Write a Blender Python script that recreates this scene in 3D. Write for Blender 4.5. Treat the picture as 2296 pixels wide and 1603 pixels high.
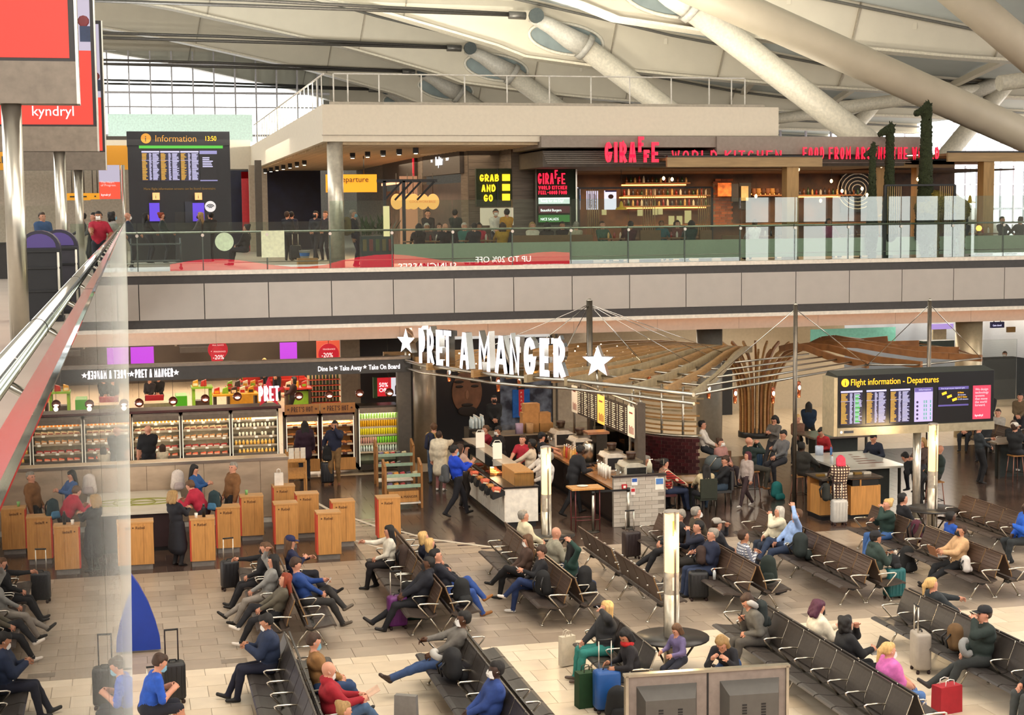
import bpy, bmesh, math, random
import numpy as np
from mathutils import Vector, Matrix
random.seed(7); RNG = np.random.default_rng(7)
for o in list(bpy.data.objects): bpy.data.objects.remove(o)
SC = bpy.context.scene; COL = SC.collection
# ------------------------------------------------------------------ camera (52 mm-equivalent, from the upper gallery)
IW, IH, FPX = 2296, 1603, 3510.6
CAMZ = 7.6
_yaw, _pit, _rol = math.radians(13.709), math.radians(5.2234), math.radians(.5854)
_F = Vector((math.sin(_yaw)*math.cos(_pit), math.cos(_yaw)*math.cos(_pit), -math.sin(_pit)))
_R0 = Vector((math.cos(_yaw), -math.sin(_yaw), 0)); _D0 = _F.cross(_R0)
_R = math.cos(_rol)*_R0 + math.sin(_rol)*_D0; _D = -math.sin(_rol)*_R0 + math.cos(_rol)*_D0
cd = bpy.data.cameras.new('camera'); cam = bpy.data.objects.new('camera', cd); COL.objects.link(cam)
cd.sensor_width = 36; cd.lens = FPX/IW*36; cd.clip_start = .05; cd.clip_end = 900
mw = Matrix((_R, -_D, -_F)).transposed().to_4x4(); mw.translation = (0, 0, CAMZ); cam.matrix_world = mw
SC.camera = cam
# ------------------------------------------------------------------ daylight and exposure
SC.view_settings.view_transform = 'Standard'; SC.view_settings.look = 'None'
SC.view_settings.gamma = 1; SC.view_settings.use_curve_mapping = False; SC.view_settings.exposure = 0.0
W = bpy.data.worlds.new('overcast_sky'); SC.world = W; W.use_nodes = True
_bg = W.node_tree.nodes['Background']; _bg.inputs['Color'].default_value = (.93, .97, 1, 1); _bg.inputs['Strength'].default_value = 1.25
def area(name, loc, sx, sy, power, col=(1, .8, .6), rot=(0, 0, 0)):
    l = bpy.data.lights.new(name, 'AREA'); l.shape = 'RECTANGLE'; l.size = sx; l.size_y = sy; l.energy = power; l.color = col
    o = bpy.data.objects.new(name, l); o.location = loc; o.rotation_euler = rot; COL.objects.link(o); return o
def point(name, loc, power, col=(1, .75, .5), r=.05):
    l = bpy.data.lights.new(name, 'POINT'); l.energy = power; l.color = col; l.shadow_soft_size = r
    o = bpy.data.objects.new(name, l); o.location = loc; COL.objects.link(o); return o
# ------------------------------------------------------------------ helpers
def ray(px, py): return _F + _R*((px-IW/2)/FPX) + _D*((py-IH/2)/FPX)
def G(px, py, z=0.):                       # where the sight line through a photo point meets height z
    v = ray(px, py); return Vector((0, 0, CAMZ)) + v*((z-CAMZ)/v.z)
def GY(px, py, Y):                         # ... meets the vertical plane at depth Y
    v = ray(px, py); return Vector((0, 0, CAMZ)) + v*(Y/v.y)
def hx(s):
    if not isinstance(s, str): return tuple(s)
    c = [int(s[i:i+2], 16)/255 for i in (0, 2, 4)]
    return tuple(x/12.92 if x <= .04045 else ((x+.055)/1.055)**2.4 for x in c)
_MC = {}
def mt(c, r=.6, m=0., e=0., n=.12, s=9., tr=0., al=1., b=0., nm=None, ec=None, st=(1, 1, 1)):
    """procedural principled material: colour c with noise variation n at scale s, bump b"""
    k = (c, r, m, e, n, s, tr, al, b, ec, st)
    if k in _MC: return _MC[k]
    M = bpy.data.materials.new(nm or 'surface_%d' % len(_MC)); M.use_nodes = True; nt = M.node_tree
    P = nt.nodes['Principled BSDF']; col = hx(c)
    P.inputs['Base Color'].default_value = (*col, 1); P.inputs['Roughness'].default_value = r; P.inputs['Metallic'].default_value = m
    if e: P.inputs['Emission Color'].default_value = (*(hx(ec) if ec else col), 1); P.inputs['Emission Strength'].default_value = e
    if tr: P.inputs['Transmission Weight'].default_value = tr
    if al < 1: P.inputs['Alpha'].default_value = al
    if n or b:
        tc = nt.nodes.new('ShaderNodeTexCoord'); mp = nt.nodes.new('ShaderNodeMapping'); mp.inputs['Scale'].default_value = st
        nz = nt.nodes.new('ShaderNodeTexNoise'); nz.inputs['Scale'].default_value = s; nz.inputs['Detail'].default_value = 3
        nt.links.new(tc.outputs['Object'], mp.inputs[0]); nt.links.new(mp.outputs[0], nz.inputs['Vector'])
        if n:
            mr = nt.nodes.new('ShaderNodeMapRange'); mr.inputs['From Min'].default_value = .3; mr.inputs['From Max'].default_value = .7
            mr.inputs['To Min'].default_value = 1-n; mr.inputs['To Max'].default_value = 1+n
            mx = nt.nodes.new('ShaderNodeVectorMath'); mx.operation = 'SCALE'; mx.inputs[0].default_value = col
            nt.links.new(nz.outputs['Fac'], mr.inputs['Value']); nt.links.new(mr.outputs[0], mx.inputs['Scale'])
            nt.links.new(mx.outputs[0], P.inputs['Base Color'])
        if b:
            bp = nt.nodes.new('ShaderNodeBump'); bp.inputs['Strength'].default_value = b; bp.inputs['Distance'].default_value = .02
            nt.links.new(nz.outputs['Fac'], bp.inputs['Height']); nt.links.new(bp.outputs[0], P.inputs['Normal'])
    _MC[k] = M; return M
def nodes_mat(name):
    M = bpy.data.materials.new(name); M.use_nodes = True; return M, M.node_tree, M.node_tree.nodes['Principled BSDF']
def glass(name, tint=(.85, .95, .92), refl=1.45, rough=0.):
    """thin sheet glass: mixes clear transmission with Fresnel reflection"""
    M = bpy.data.materials.new(name); M.use_nodes = True; nt = M.node_tree; nt.nodes.clear()
    o = nt.nodes.new('ShaderNodeOutputMaterial'); mx = nt.nodes.new('ShaderNodeMixShader'); t = nt.nodes.new('ShaderNodeBsdfTransparent')
    g = nt.nodes.new('ShaderNodeBsdfGlossy'); fr = nt.nodes.new('ShaderNodeFresnel'); fr.inputs['IOR'].default_value = refl
    t.inputs['Color'].default_value = (*tint, 1); g.inputs['Roughness'].default_value = rough
    nt.links.new(fr.outputs[0], mx.inputs[0]); nt.links.new(t.outputs[0], mx.inputs[1]); nt.links.new(g.outputs[0], mx.inputs[2])
    nt.links.new(mx.outputs[0], o.inputs[0]); return M
def dusty(M, amt=.75, pw=38):
    """film of dust on glass, which covers more the flatter one looks along the sheet"""
    nt = M.node_tree; out = nt.nodes['Material Output']; src = out.inputs[0].links[0].from_socket; lw = nt.nodes.new('ShaderNodeLayerWeight'); pn = nt.nodes.new('ShaderNodeMath'); pn.operation = 'POWER'; pn.inputs[1].default_value = pw
    ml = nt.nodes.new('ShaderNodeMath'); ml.operation = 'MULTIPLY'; ml.inputs[1].default_value = amt; df = nt.nodes.new('ShaderNodeBsdfDiffuse'); df.inputs[0].default_value = (.75, .78, .72, 1); mx = nt.nodes.new('ShaderNodeMixShader')
    nt.links.new(lw.outputs['Facing'], pn.inputs[0]); nt.links.new(pn.outputs[0], ml.inputs[0]); nt.links.new(ml.outputs[0], mx.inputs[0]); nt.links.new(src, mx.inputs[1]); nt.links.new(df.outputs[0], mx.inputs[2]); nt.links.new(mx.outputs[0], out.inputs[0]); return M
def tag(o, label=None, cat=None, group=None, kind=None):
    if label: o['label'] = label
    if cat: o['category'] = cat
    if group: o['group'] = group
    if kind: o['kind'] = kind
    return o
def link(o, parent=None):
    COL.objects.link(o)
    if parent is not None: o.parent = parent
    return o
def thing(name, label, cat, loc=(0, 0, 0), rz=0., group=None, kind=None):
    o = bpy.data.objects.new(name, None); o.location = loc; o.rotation_euler = (0, 0, rz); o.empty_display_size = .1
    COL.objects.link(o); return tag(o, label, cat, group, kind)
def inst(name, mesh, parent, loc=(0, 0, 0), rot=None, sc=None):
    o = bpy.data.objects.new(name, mesh); o.location = loc
    if rot: o.rotation_euler = rot
    if sc: o.scale = sc
    return link(o, parent)
def copy_tree(o, parent=None):
    c = o.copy(); COL.objects.link(c)
    if parent is not None: c.parent = parent
    for ch in o.children: copy_tree(ch, c)
    return c
class MB:
    """collects shapes for ONE mesh"""
    def __init__(s): s.v = []; s.f = []; s.m = []; s.s = []; s.mi = 0
    def add(s, vs, fs, sm=False):
        b = len(s.v); s.v += [tuple(v) for v in vs]; s.f += [tuple(b+i for i in f) for f in fs]; s.m += [s.mi]*len(fs); s.s += [sm]*len(fs); return s
    def box(s, x0, x1, y0, y1, z0, z1, M=None):
        vs = [Vector((x, y, z)) for x in (x0, x1) for y in (y0, y1) for z in (z0, z1)]
        if M is not None: vs = [M @ v for v in vs]
        return s.add(vs, [(0, 1, 3, 2), (4, 6, 7, 5), (0, 4, 5, 1), (2, 3, 7, 6), (0, 2, 6, 4), (1, 5, 7, 3)])
    def bar(s, a, b, w, h, up=(0, 0, 1)):   # rectangular bar from a to b
        a = Vector(a); b = Vector(b); d = (b-a); L = d.length; d.normalize(); u = Vector(up); l = u.cross(d)
        if l.length < 1e-4: l = Vector((1, 0, 0))
        l.normalize(); u = d.cross(l)
        M = Matrix((d, l, u)).transposed().to_4x4(); M.translation = a
        return s.box(0, L, -w/2, w/2, -h/2, h/2, M)
    def tube(s, pts, r, n=8, cap=True, closed=False):
        pts = [Vector(p) for p in pts]; k = len(pts); rs = r if isinstance(r, (list, tuple)) else [r]*k; b = len(s.v); pu = None; V = []
        for i, p in enumerate(pts):
            if closed: d = pts[(i+1) % k]-pts[i-1]
            else: d = pts[min(i+1, k-1)]-pts[max(i-1, 0)]
            if d.length < 1e-9: d = Vector((0, 0, 1))
            d.normalize()
            u = pu - d*pu.dot(d) if pu is not None else (Vector((0, 0, 1)) if abs(d.z) < .9 else Vector((1, 0, 0)))
            u = u - d*u.dot(d)
            if u.length < 1e-6: u = d.orthogonal()
            u.normalize(); pu = u; l = d.cross(u)
            for j in range(n): a = 2*math.pi*j/n; V.append(p + (u*math.cos(a)+l*math.sin(a))*rs[i])
        fs = []; kk = k if closed else k-1
        for i in range(kk):
            for j in range(n):
                i2 = (i+1) % k; fs.append((i*n+j, i*n+(j+1) % n, i2*n+(j+1) % n, i2*n+j))
        s.add(V, fs, True)
        if cap and not closed:
            for q, rev in ((0, True), (k-1, False)):
                f = [b+q*n+j for j in range(n)]; s.f.append(tuple(f[::-1] if rev else f)); s.m.append(s.mi); s.s.append(False)
        return s
    def lathe(s, prof, n=16, c=(0, 0, 0), sm=True, cap=True, sx=1., sy=1.):
        V = []; c = Vector(c)
        for r, z in prof:
            for j in range(n): a = 2*math.pi*j/n; V.append(c+Vector((r*math.cos(a)*sx, r*math.sin(a)*sy, z)))
        fs = [(i*n+j, i*n+(j+1) % n, (i+1)*n+(j+1) % n, (i+1)*n+j) for i in range(len(prof)-1) for j in range(n)]
        b = len(s.v); s.add(V, fs, sm)
        if cap:
            for q, rev in ((0, True), (len(prof)-1, False)):
                f = [b+q*n+j for j in range(n)]; s.f.append(tuple(f[::-1] if rev else f)); s.m.append(s.mi); s.s.append(False)
        return s
    def ball(s, c, r, n=10, sc=(1, 1, 1)):
        k = max(5, n//2+1); V = []; c = Vector(c)
        for i in range(k+1):
            t = math.pi*i/k
            for j in range(n): a = 2*math.pi*j/n; V.append(c+Vector((r*sc[0]*math.sin(t)*math.cos(a), r*sc[1]*math.sin(t)*math.sin(a), r*sc[2]*math.cos(t))))
        return s.add(V, [(i*n+j, (i+1)*n+j, (i+1)*n+(j+1) % n, i*n+(j+1) % n) for i in range(k) for j in range(n)], True)
    def prism(s, poly, t, M=None, sm=False):  # polygon in local XZ, extruded along +Y by t
        n = len(poly); V = [Vector((x, 0, z)) for x, z in poly]+[Vector((x, t, z)) for x, z in poly]
        if M is not None: V = [M @ v for v in V]
        b = len(s.v); s.add(V, [(i, (i+1) % n, n+(i+1) % n, n+i) for i in range(n)], sm)
        s.f += [tuple(b+i for i in range(n))[::-1], tuple(b+n+i for i in range(n))]; s.m += [s.mi]*2; s.s += [False]*2; return s
    def quad(s, a, b, c, d): return s.add([a, b, c, d], [(0, 1, 2, 3)])
    def mesh(s, name, mats):
        me = bpy.data.meshes.new(name); me.from_pydata(s.v, [], s.f)
        for m in (mats if isinstance(mats, (list, tuple)) else [mats]): me.materials.append(m)
        me.polygons.foreach_set('material_index', s.m); me.polygons.foreach_set('use_smooth', s.s); me.update(); return me
    def build(s, name, mats, parent=None, loc=None, rz=0.):
        o = bpy.data.objects.new(name, s.mesh(name, mats))
        if loc is not None: o.location = loc
        if rz: o.rotation_euler = (0, 0, rz)
        return link(o, parent)
def solo(name, mb, mats, label, cat, group=None, kind=None, loc=None, rz=0.):
    return tag(mb.build(name, mats, None, loc, rz), label, cat, group, kind)
def bx(*a): return MB().box(*a)
def struct(name, mb, mats, parent=None, label=None):
    o = mb.build(name, mats, parent)
    if parent is None: o['kind'] = 'structure'
    if label: o['label'] = label
    return o
_TC = {}
def text(s, size, M, mat, parent, name='lettering', depth=.01, sx=1., al='LEFT', bold=0., sp=1., ah='BOTTOM_BASELINE'):
    """lettering as mesh; local X right, local Z up, faces local -Y; M places it"""
    cu = bpy.data.curves.new('t', 'FONT'); cu.body = s; cu.size = size; cu.align_x = al; cu.extrude = depth/2; cu.offset = bold
    cu.resolution_u = 3; cu.space_character = sp; cu.space_line = .95
    ob = bpy.data.objects.new('t', cu)
    me = bpy.data.meshes.new_from_object(ob); bpy.data.objects.remove(ob); bpy.data.curves.remove(cu)
    T = Matrix.Diagonal((sx, 1, 1, 1)); Rm = Matrix.Rotation(math.pi/2, 4, 'X')
    me.transform(M @ Rm @ T); me.materials.clear(); me.materials.append(mat)
    return link(bpy.data.objects.new(name, me), parent)
def T(x, y, z, rz=0.): return Matrix.Translation((x, y, z)) @ Matrix.Rotation(rz, 4, 'Z')
# common materials
STEEL = mt('b9b4a8', .28, 1, n=.05); DKSTEEL = mt('4a4640', .35, .9, n=.08); CHROME = mt('d8d6d0', .12, 1, n=.03)
WHITE = mt('e8e2d6', .5); BLACK = mt('121214', .5); OAK = mt('c08a4c', .45, n=.16, s=4, st=(6, 6, .6)); DKGREY = mt('33333a', .5)
# ------------------------------------------------------------------ stroke lettering
def _arc(cx, cy, rx, ry, a0, a1, n=7): return [(cx+rx*math.cos(math.radians(a0+(a1-a0)*i/n)), cy+ry*math.sin(math.radians(a0+(a1-a0)*i/n))) for i in range(n+1)]
GL = {'A': [[(0, 0), (.42, 1), (.58, 1), (1, 0)], [(.2, .28), (.8, .28)]], 'B': [[(0, 0), (0, 1)], [(0, 1), (.5, 1)]+_arc(.5, .77, .42, .23, 90, -90)+[(0, .54)], [(0, .54), (.5, .54)]+_arc(.5, .27, .5, .27, 90, -90)+[(0, 0)]],
      'C': [_arc(.5, .5, .5, .5, 50, 310, 12)], 'D': [[(0, 0), (0, 1), (.35, 1)]+_arc(.35, .5, .65, .5, 90, -90, 8)+[(0, 0)]], 'E': [[(1, 1), (0, 1), (0, 0), (1, 0)], [(0, .42), (.8, .42)]],
      'F': [[(1, 1), (0, 1), (0, 0)], [(0, .5), (.75, .5)]], 'G': [_arc(.5, .5, .5, .5, 40, 350, 14)+[(1, .42), (.55, .42)]], 'H': [[(0, 0), (0, 1)], [(1, 0), (1, 1)], [(0, .5), (1, .5)]], 'I': [[(.5, 0), (.5, 1)]],
      'K': [[(0, 0), (0, 1)], [(1, 1), (0, .45)], [(.25, .6), (1, 0)]], 'L': [[(0, 1), (0, 0), (1, 0)]], 'M': [[(0, 0), (0, 1), (.5, .4), (1, 1), (1, 0)]], 'N': [[(0, 0), (0, 1), (1, 0), (1, 1)]],
      'O': [_arc(.5, .5, .5, .5, 90, 450, 14)], 'P': [[(0, 0), (0, 1), (.3, 1)]+_arc(.3, .68, .7, .32, 90, -90, 8)+[(0, .36)]], 'R': [[(0, 0), (0, 1), (.3, 1)]+_arc(.3, .7, .7, .3, 90, -90, 8)+[(0, .4)], [(.35, .4), (1, 0)]],
      'S': [_arc(.5, .74, .48, .26, 20, 270, 8)+_arc(.5, .25, .5, .25, 90, -160, 8)], 'T': [[(0, 1), (1, 1)], [(.5, 1), (.5, 0)]], 'U': [[(0, 1), (0, .4)]+_arc(.5, .4, .5, .4, 180, 360, 8)+[(1, 1)]], 'W': [[(0, 1), (.25, 0), (.5, .8), (.75, 0), (1, 1)]],
      'Y': [[(0, 1), (.5, .5), (1, 1)], [(.5, .5), (.5, 0)]], "'": [[(.5, 1), (.4, .75)]], '-': [[(0, .5), (1, .5)]]}
def ribbon(m, pts, t, d):
    """flat stroke of width t through pts (x,z), thick d along +Y"""
    P = [Vector((x, z)) for x, z in pts]; n = len(P); L = []; Rr = []
    for i in range(n):
        a = (P[i]-P[i-1]).normalized() if i else None; b = (P[i+1]-P[i]).normalized() if i < n-1 else None
        if a is None: a = b
        if b is None: b = a
        q = a+b; q = q.normalized() if q.length > 1e-4 else a; nn = Vector((-q.y, q.x)); k = 1/max(.45, nn.dot(Vector((-a.y, a.x))))
        e = Vector((0, 0)); e = -a*t*.5*(i == 0)+a*t*.5*(i == n-1)
        if (P[0]-P[-1]).length < 1e-4: e = Vector((0, 0))
        L.append(P[i]+nn*t/2*k+e); Rr.append(P[i]-nn*t/2*k+e)
    V = [Vector((p.x, 0, p.y)) for p in L]+[Vector((p.x, 0, p.y)) for p in Rr]; V += [v+Vector((0, d, 0)) for v in V]
    b0 = m.mi; F = []
    for i in range(n-1): F.append((i, n+i, n+i+1, i+1))
    k = 2*n; G2 = []
    for i in range(n-1): G2 += [(k+i, k+i+1, k+n+i+1, k+n+i), (i, i+1, k+i+1, k+i), (n+i+1, n+i, k+n+i, k+n+i+1)]
    G2 += [(0, k, k+n, n), (n-1, 2*n-1, k+2*n-1, k+n-1)]
    b = len(m.v); m.v += V; m.f += [tuple(b+j for j in f) for f in F]; m.m += [0]*len(F); m.s += [False]*len(F)
    m.f += [tuple(b+j for j in f) for f in G2]; m.m += [1]*len(G2); m.s += [False]*len(G2)
def glyph(ch, w, h, t, d):
    m = MB()
    for st in GL[ch]: ribbon(m, [(t/2+x*(w-t), t/2+z*(h-t)) for x, z in st], t, d)
    return m
def word(s, w, h, t, d, M, mats, parent, gap=.3, name='letter', space=.6):
    """one object per letter"""
    x = 0
    for ch in s:
        if ch == ' ': x += w*space; continue
        ww = t*1.05 if ch in "I'" else w*1.25 if ch in 'MW' else w
        m = glyph(ch, ww, h, t, d); m.v = [tuple(M @ (Vector(v)+Vector((x, 0, 0)))) for v in m.v]; m.build(name, mats, parent); x += ww+w*gap
    return x
def word_w(s, w, t, gap=.3, space=.6):
    x = 0
    for ch in s: x += w*space if ch == ' ' else (t*1.05 if ch in "I'" else w*1.25 if ch in 'MW' else w)+w*gap
    return x-w*gap
def star_poly(r, k=.42, a0=90): return [((r if i % 2 == 0 else r*k)*math.cos(math.radians(a0+36*i)), (r if i % 2 == 0 else r*k)*math.sin(math.radians(a0+36*i))) for i in range(10)]
def star(r, d, M):
    m = MB(); p = star_poly(r); m.prism(p, d, M); m.m[-1] = m.m[-2] = 0
    for i in range(len(m.m)-2): m.m[i] = 1
    return m
def slot(px0, py0, px1, py1, Y):
    """x0,x1,z0,z1 of a rectangle that stands in the plane Y and fills the given outline in the photo"""
    mx, my = (px0+px1)/2, (py0+py1)/2
    return GY(px0, my, Y).x, GY(px1, my, Y).x, GY(mx, py1, Y).z, GY(mx, py0, Y).z
def lit(c, e):
    k = tuple(.12*v for v in hx(c)); return mt(k, .5, e=e, n=0, ec=c)
# light: bright overcast sky outside, added fill lights below the roof, behind the viewer and east
_bg.inputs['Strength'].default_value = 4.5; _bg.inputs['Color'].default_value = (1, .985, .95, 1)
for _x, _y, _p in ((6, 8, 1850), (6, 26, 1850), (24, 26, 1950), (24, 8, 1600)): area('added_hall_fill', (_x, _y, 15.5), 14, 10, _p, (1, .89, .76))  # added fill lights over the hall, below a closed roof without openings
area('south_fill', (18, -7.5, 15), 70, 9, 9000, (1, .96, .9), (math.radians(95), 0, 0))  # added fill light before the solid south wall, brightening girders and fascia
area('added_east_fill', (88, 70, 9), 60, 8, 5000, (1, .98, .94), (math.radians(90), 0, math.radians(90)))  # added fill light on the unseen east side, brightening the right
_c = SC.cycles; _c.max_bounces = 5; _c.diffuse_bounces = 2; _c.glossy_bounces = 2; _c.transmission_bounces = 2; _c.transparent_max_bounces = 14; _c.caustics_reflective = False; _c.caustics_refractive = False; _c.sample_clamp_indirect = 4; _c.use_adaptive_sampling = True; _c.adaptive_threshold = .1; _c.adaptive_min_samples = 16
# ------------------------------------------------------------------ lower floor
def tile_zone(fl, name, x0, x1, y0, y1, tx, ty, mats, top, keep, prob=None, h=.02, gap=.008, flt=None):
    """tiles in running bond, one object each for the nearest ones, the rest joined"""
    cells = []; r = 0; y = y0
    while y < y1-.01:
        x = x0-(tx/2 if r % 2 else 0)
        while x < x1-.01:
            a, b = max(x, x0), min(x+tx, x1)
            if b-a > .03 and (flt is None or flt((a+b)/2, y+ty/2)): cells.append((a, b, y, min(y+ty, y1)))
            x += tx
        y += ty; r += 1
    def seen(c):
        X, Y = (c[0]+c[1])/2, (c[2]+c[3])/2; v = Vector((X, Y, -CAMZ)); d = v.dot(_F)
        px, py = IW/2+FPX*v.dot(_R)/d, IH/2+FPX*v.dot(_D)/d
        return -20 < px < IW+40 and py < IH+30, d
    vis = sorted([(seen(c)[1], c) for c in cells if seen(c)[0]], key=lambda t: t[0]); ind = set(c for _, c in vis[:keep])
    proto = {}
    rest = [MB() for _ in mats]
    for c in cells:
        mi = random.randrange(len(mats)) if prob is None else prob()
        w, d = round(c[1]-c[0]-gap, 3), round(c[3]-c[2]-gap, 3)
        if c in ind:
            k = (w, d, mi)
            if k not in proto: proto[k] = bx(-w/2, w/2, -d/2, d/2, -h, 0).mesh(name, mats[mi])
            inst(name, proto[k], fl, ((c[0]+c[1])/2, (c[2]+c[3])/2, top+random.uniform(-.001, .001)))
        else:
            rest[mi].box(c[0]+gap/2, c[1]-gap/2, c[2]+gap/2, c[3]-gap/2, top-h, top)
    R = MB(); R.v = []
    for i, m in enumerate(rest):
        R.mi = i; R.add(m.v, m.f)
    if R.f: tag(R.build(name+'_field', mats, fl), kind='stuff')
GROUT = mt('8d7f70', .8); floor = struct('floor', bx(-4, 60, -2, 120, -.3, -.012), GROUT)
LT = [mt(c, .32, n=.07, s=2.5) for c in ('dccbb2', 'd6c4aa', 'e0d0b8')]
GT = [mt(c, .34, n=.08, s=2.5) for c in ('a69684', '9c8c7b', 'ad9d8b', 'a1917f')]
DT = [mt(c, .2, n=.12, s=3) for c in ('4b3c33', '443630', '503f35')]
tile_zone(floor, 'floor_tile', -3, 24, 17, 26.4, .62, .6, LT, 0, 190)
tile_zone(floor, 'border_tile', -3, 24, 26.4, 27.0, 1.1, .6, GT[:2], 0, 20)
tile_zone(floor, 'grey_tile', -3, 24, 27.0, 34.0, .62, .44, GT, 0, 110)
LINE = [(4.62, 41.4), (4.7, 41.0), (4.88, 40.04), (5.35, 38.65), (5.67, 37.7), (6.18, 36.82), (6.64, 35.8), (7.88, 34.49), (9.75, 33.29)]
def wedge(x, y): return x > 4.9 and y > 34 and x < np.interp(-y, [-p[1] for p in LINE], [p[0] for p in LINE])
tile_zone(floor, 'brown_tile', -3, 30, 34.0, 45.4, .6, .6, DT, 0, 0)
tile_zone(floor, 'plank_tile', 4.92, 9, 34.0, 41.4, .9, .16, [mt('b3a089', .4, n=.1), mt('a18e78', .4, n=.1)], .004, 0, flt=wedge)
tile_zone(floor, 'cream_tile', -3, 60, 45.4, 100, 1.2, 1.2, [mt('c9b79d', .3, n=.08)], 0, 0)
def strip(pts, w, z=.004):
    m = MB()
    for a, b in zip(pts, pts[1:]): m.bar((*a, z-.004), (*b, z-.004), w, .008)
    return m
strip(LINE, .1, .012).build('inlay_strip', mt('ded3c0', .4), floor); strip([(4.97, 36.1), (5.5, 34.9), (6.0, 34.3)], .09, .012).build('inlay_strip', mt('ded3c0', .4), floor)
for X, Y in ((1.55, 26.75), (5.3, 26.8), (9.9, 29.0), (12.4, 26.9), (15.2, 26.6)): bx(X-.22, X+.22, Y-.13, Y+.13, -.005, .002).build('access_cover', mt('8a7d6f', .4, .3), floor)
# ------------------------------------------------------------------ airport benches on beams
def curved_panel(pts, w, t, rib=0.):
    """panel whose side profile is pts (u,z), width w along Y, thickness t"""
    n = len(pts); m = MB(); P = [Vector((u, 0, z)) for u, z in pts]; N = []
    for i in range(n):
        d = P[min(i+1, n-1)]-P[max(i-1, 0)]; N.append(Vector((d.z, 0, -d.x)).normalized())
    V = []
    for y in (-w/2, w/2):
        V += [Vector((p.x, y, p.z)) for p in P]+[Vector((p.x+q.x*t, y, p.z+q.z*t)) for p, q in zip(P, N)]
    k = 2*n; F = []
    for i in range(n-1):
        F += [(i, i+1, k+i+1, k+i), (n+i+1, n+i, k+n+i, k+n+i+1), (i+1, i, n+i, n+i+1), (k+i, k+i+1, k+n+i+1, k+n+i)]
    F += [(0, k, k+n, n), (n-1, n+n-1, k+n+n-1, k+n-1)]
    return m.add(V, F)
SEATP = [(.14, .455), (.2, .425), (.35, .415), (.5, .43), (.62, .455), (.68, .445), (.70, .42)]
BACKP = [(.17, .47), (.15, .56), (.11, .68), (.06, .8), (.03, .88), (.025, .92)]
BROWN_B = mt('4b392e', .45, n=.1, s=60, st=(1, .1, 2)); BROWN_S = mt('3d332d', .5, n=.12, s=12)
GREY_B = mt('37322f', .38, n=.08, s=10, b=.1); GREY_S = mt('3a3532', .4, n=.1, s=10, b=.1)
WELT = mt('8a6a40', .5); ALU = mt('cfc8ba', .22, 1, n=.04); RUB = mt('2a1714', .7)
PIT = .6
_bm = {}
def bench_meshes(kind):
    if kind in _bm: return _bm[kind]
    mb, ms = (BROWN_B, BROWN_S) if kind == 'brown' else (GREY_B, GREY_S)
    back = curved_panel(BACKP, PIT-.03, .028)
    rib = MB()
    for k in range(1, 9):
        t = k/9*(len(BACKP)-1); i = int(t); f = t-i; a, b = BACKP[i], BACKP[min(i+1, len(BACKP)-1)]
        u, z = a[0]+(b[0]-a[0])*f, a[1]+(b[1]-a[1])*f
        rib.box(u+.024, u+.034, -.24, .24, z-.006, z+.006)
    welt = MB(); welt.tube([(u+.014, 0, z) for u, z in BACKP], .009, 5)
    seat = curved_panel(SEATP, PIT-.03, .035)
    arm = MB().tube([(.1, 0, .63), (.3, 0, .645), (.44, 0, .645), (.475, 0, .63), (.46, 0, .6), (.28, 0, .4)], .016, 7)
    leg = MB().tube([(.28, 0, .41), (.53, 0, .03)], .018, 7).tube([(.28, 0, .41), (.02, 0, .03)], .018, 7)
    leg.lathe([(.035, 0), (.035, .02), (.015, .03)], 8, (.53, 0, 0)).lathe([(.035, 0), (.035, .02), (.015, .03)], 8, (.02, 0, 0))
    hub = MB().prism([(.2, .3), (.24, .42), (.33, .42), (.37, .3), (.28, .27)], .05, Matrix.Translation((0, -.025, 0)))
    badge = MB().lathe([(.03, 0), (.03, .01)], 10); 
    for i, v in enumerate(badge.v): badge.v[i] = (v[0]+.285, -.035+v[2], v[1]+.35)
    r = dict(back=back.mesh('backrest', mb), rib=rib.mesh('stitching', mb), welt=welt.mesh('piping', WELT if kind == 'brown' else ALU),
             seat=seat.mesh('seat', ms), arm=arm.mesh('armrest', ALU), leg=leg.mesh('leg_frame', ALU), hub=hub.mesh('hub', BLACK), badge=badge.mesh('badge', WHITE))
    _bm[kind] = r; return r
def bench(c, side, y0, n, kind, label, arms=None, legs=None):
    """beam bench: c = centre line X, side -1 faces -X / +1 faces +X, y0 = near end, n seats"""
    r = bench_meshes(kind); t = thing('beam_bench', label, 'bench', (c, y0, 0), group='airport beam benches')
    sx = (1, 1, 1) if side > 0 else (-1, 1, 1)
    bar = MB().box(.2*side if side > 0 else -.34, .34 if side > 0 else -.2, .05, n*PIT-.05, .36, .42); bar.build('beam', DKSTEEL, t)
    for k in range(n):
        y = (k+.5)*PIT
        b = inst('backrest', r['back'], t, (0, y, 0), None, sx)
        if kind == 'brown': inst('stitching', r['rib'], b)
        for q in (-.285, .285): inst('piping', r['welt'], b, (0, q, 0))
        inst('seat', r['seat'], t, (0, y, 0), None, sx)
    for k in (arms if arms is not None else range(n+1)): inst('armrest', r['arm'], t, (0, k*PIT, 0), None, sx)
    for y in (legs or (.32, n*PIT-.32)):
        l = inst('leg_frame', r['leg'], t, (0, y, 0), None, sx); inst('hub', r['hub'], l); inst('badge', r['badge'], l)
    return t
RA, RB, RCc, RD, RE, RF, RG = 2.67, 5.33, 7.76, 9.17, 11.38, 13.72, 16.33
FA, FB, FC, FD, FE, FF_ = 2.30, 5.06, 7.71, 10.38, 13.25, 15.95
bench(RA, -1, 27.0, 5, 'brown', 'brown bench of the left block facing the blue panel, nearer five seats')
bench(RA, -1, 30.2, 3, 'brown', 'brown bench behind the black trolley case, far left seats')
bench(RA, 1, 27.0, 6, 'brown', 'brown bench on which the person in the blue jumper sits')
bench(RB, -1, 27.2, 4, 'brown', 'brown bench next to the purple suitcase')
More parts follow.
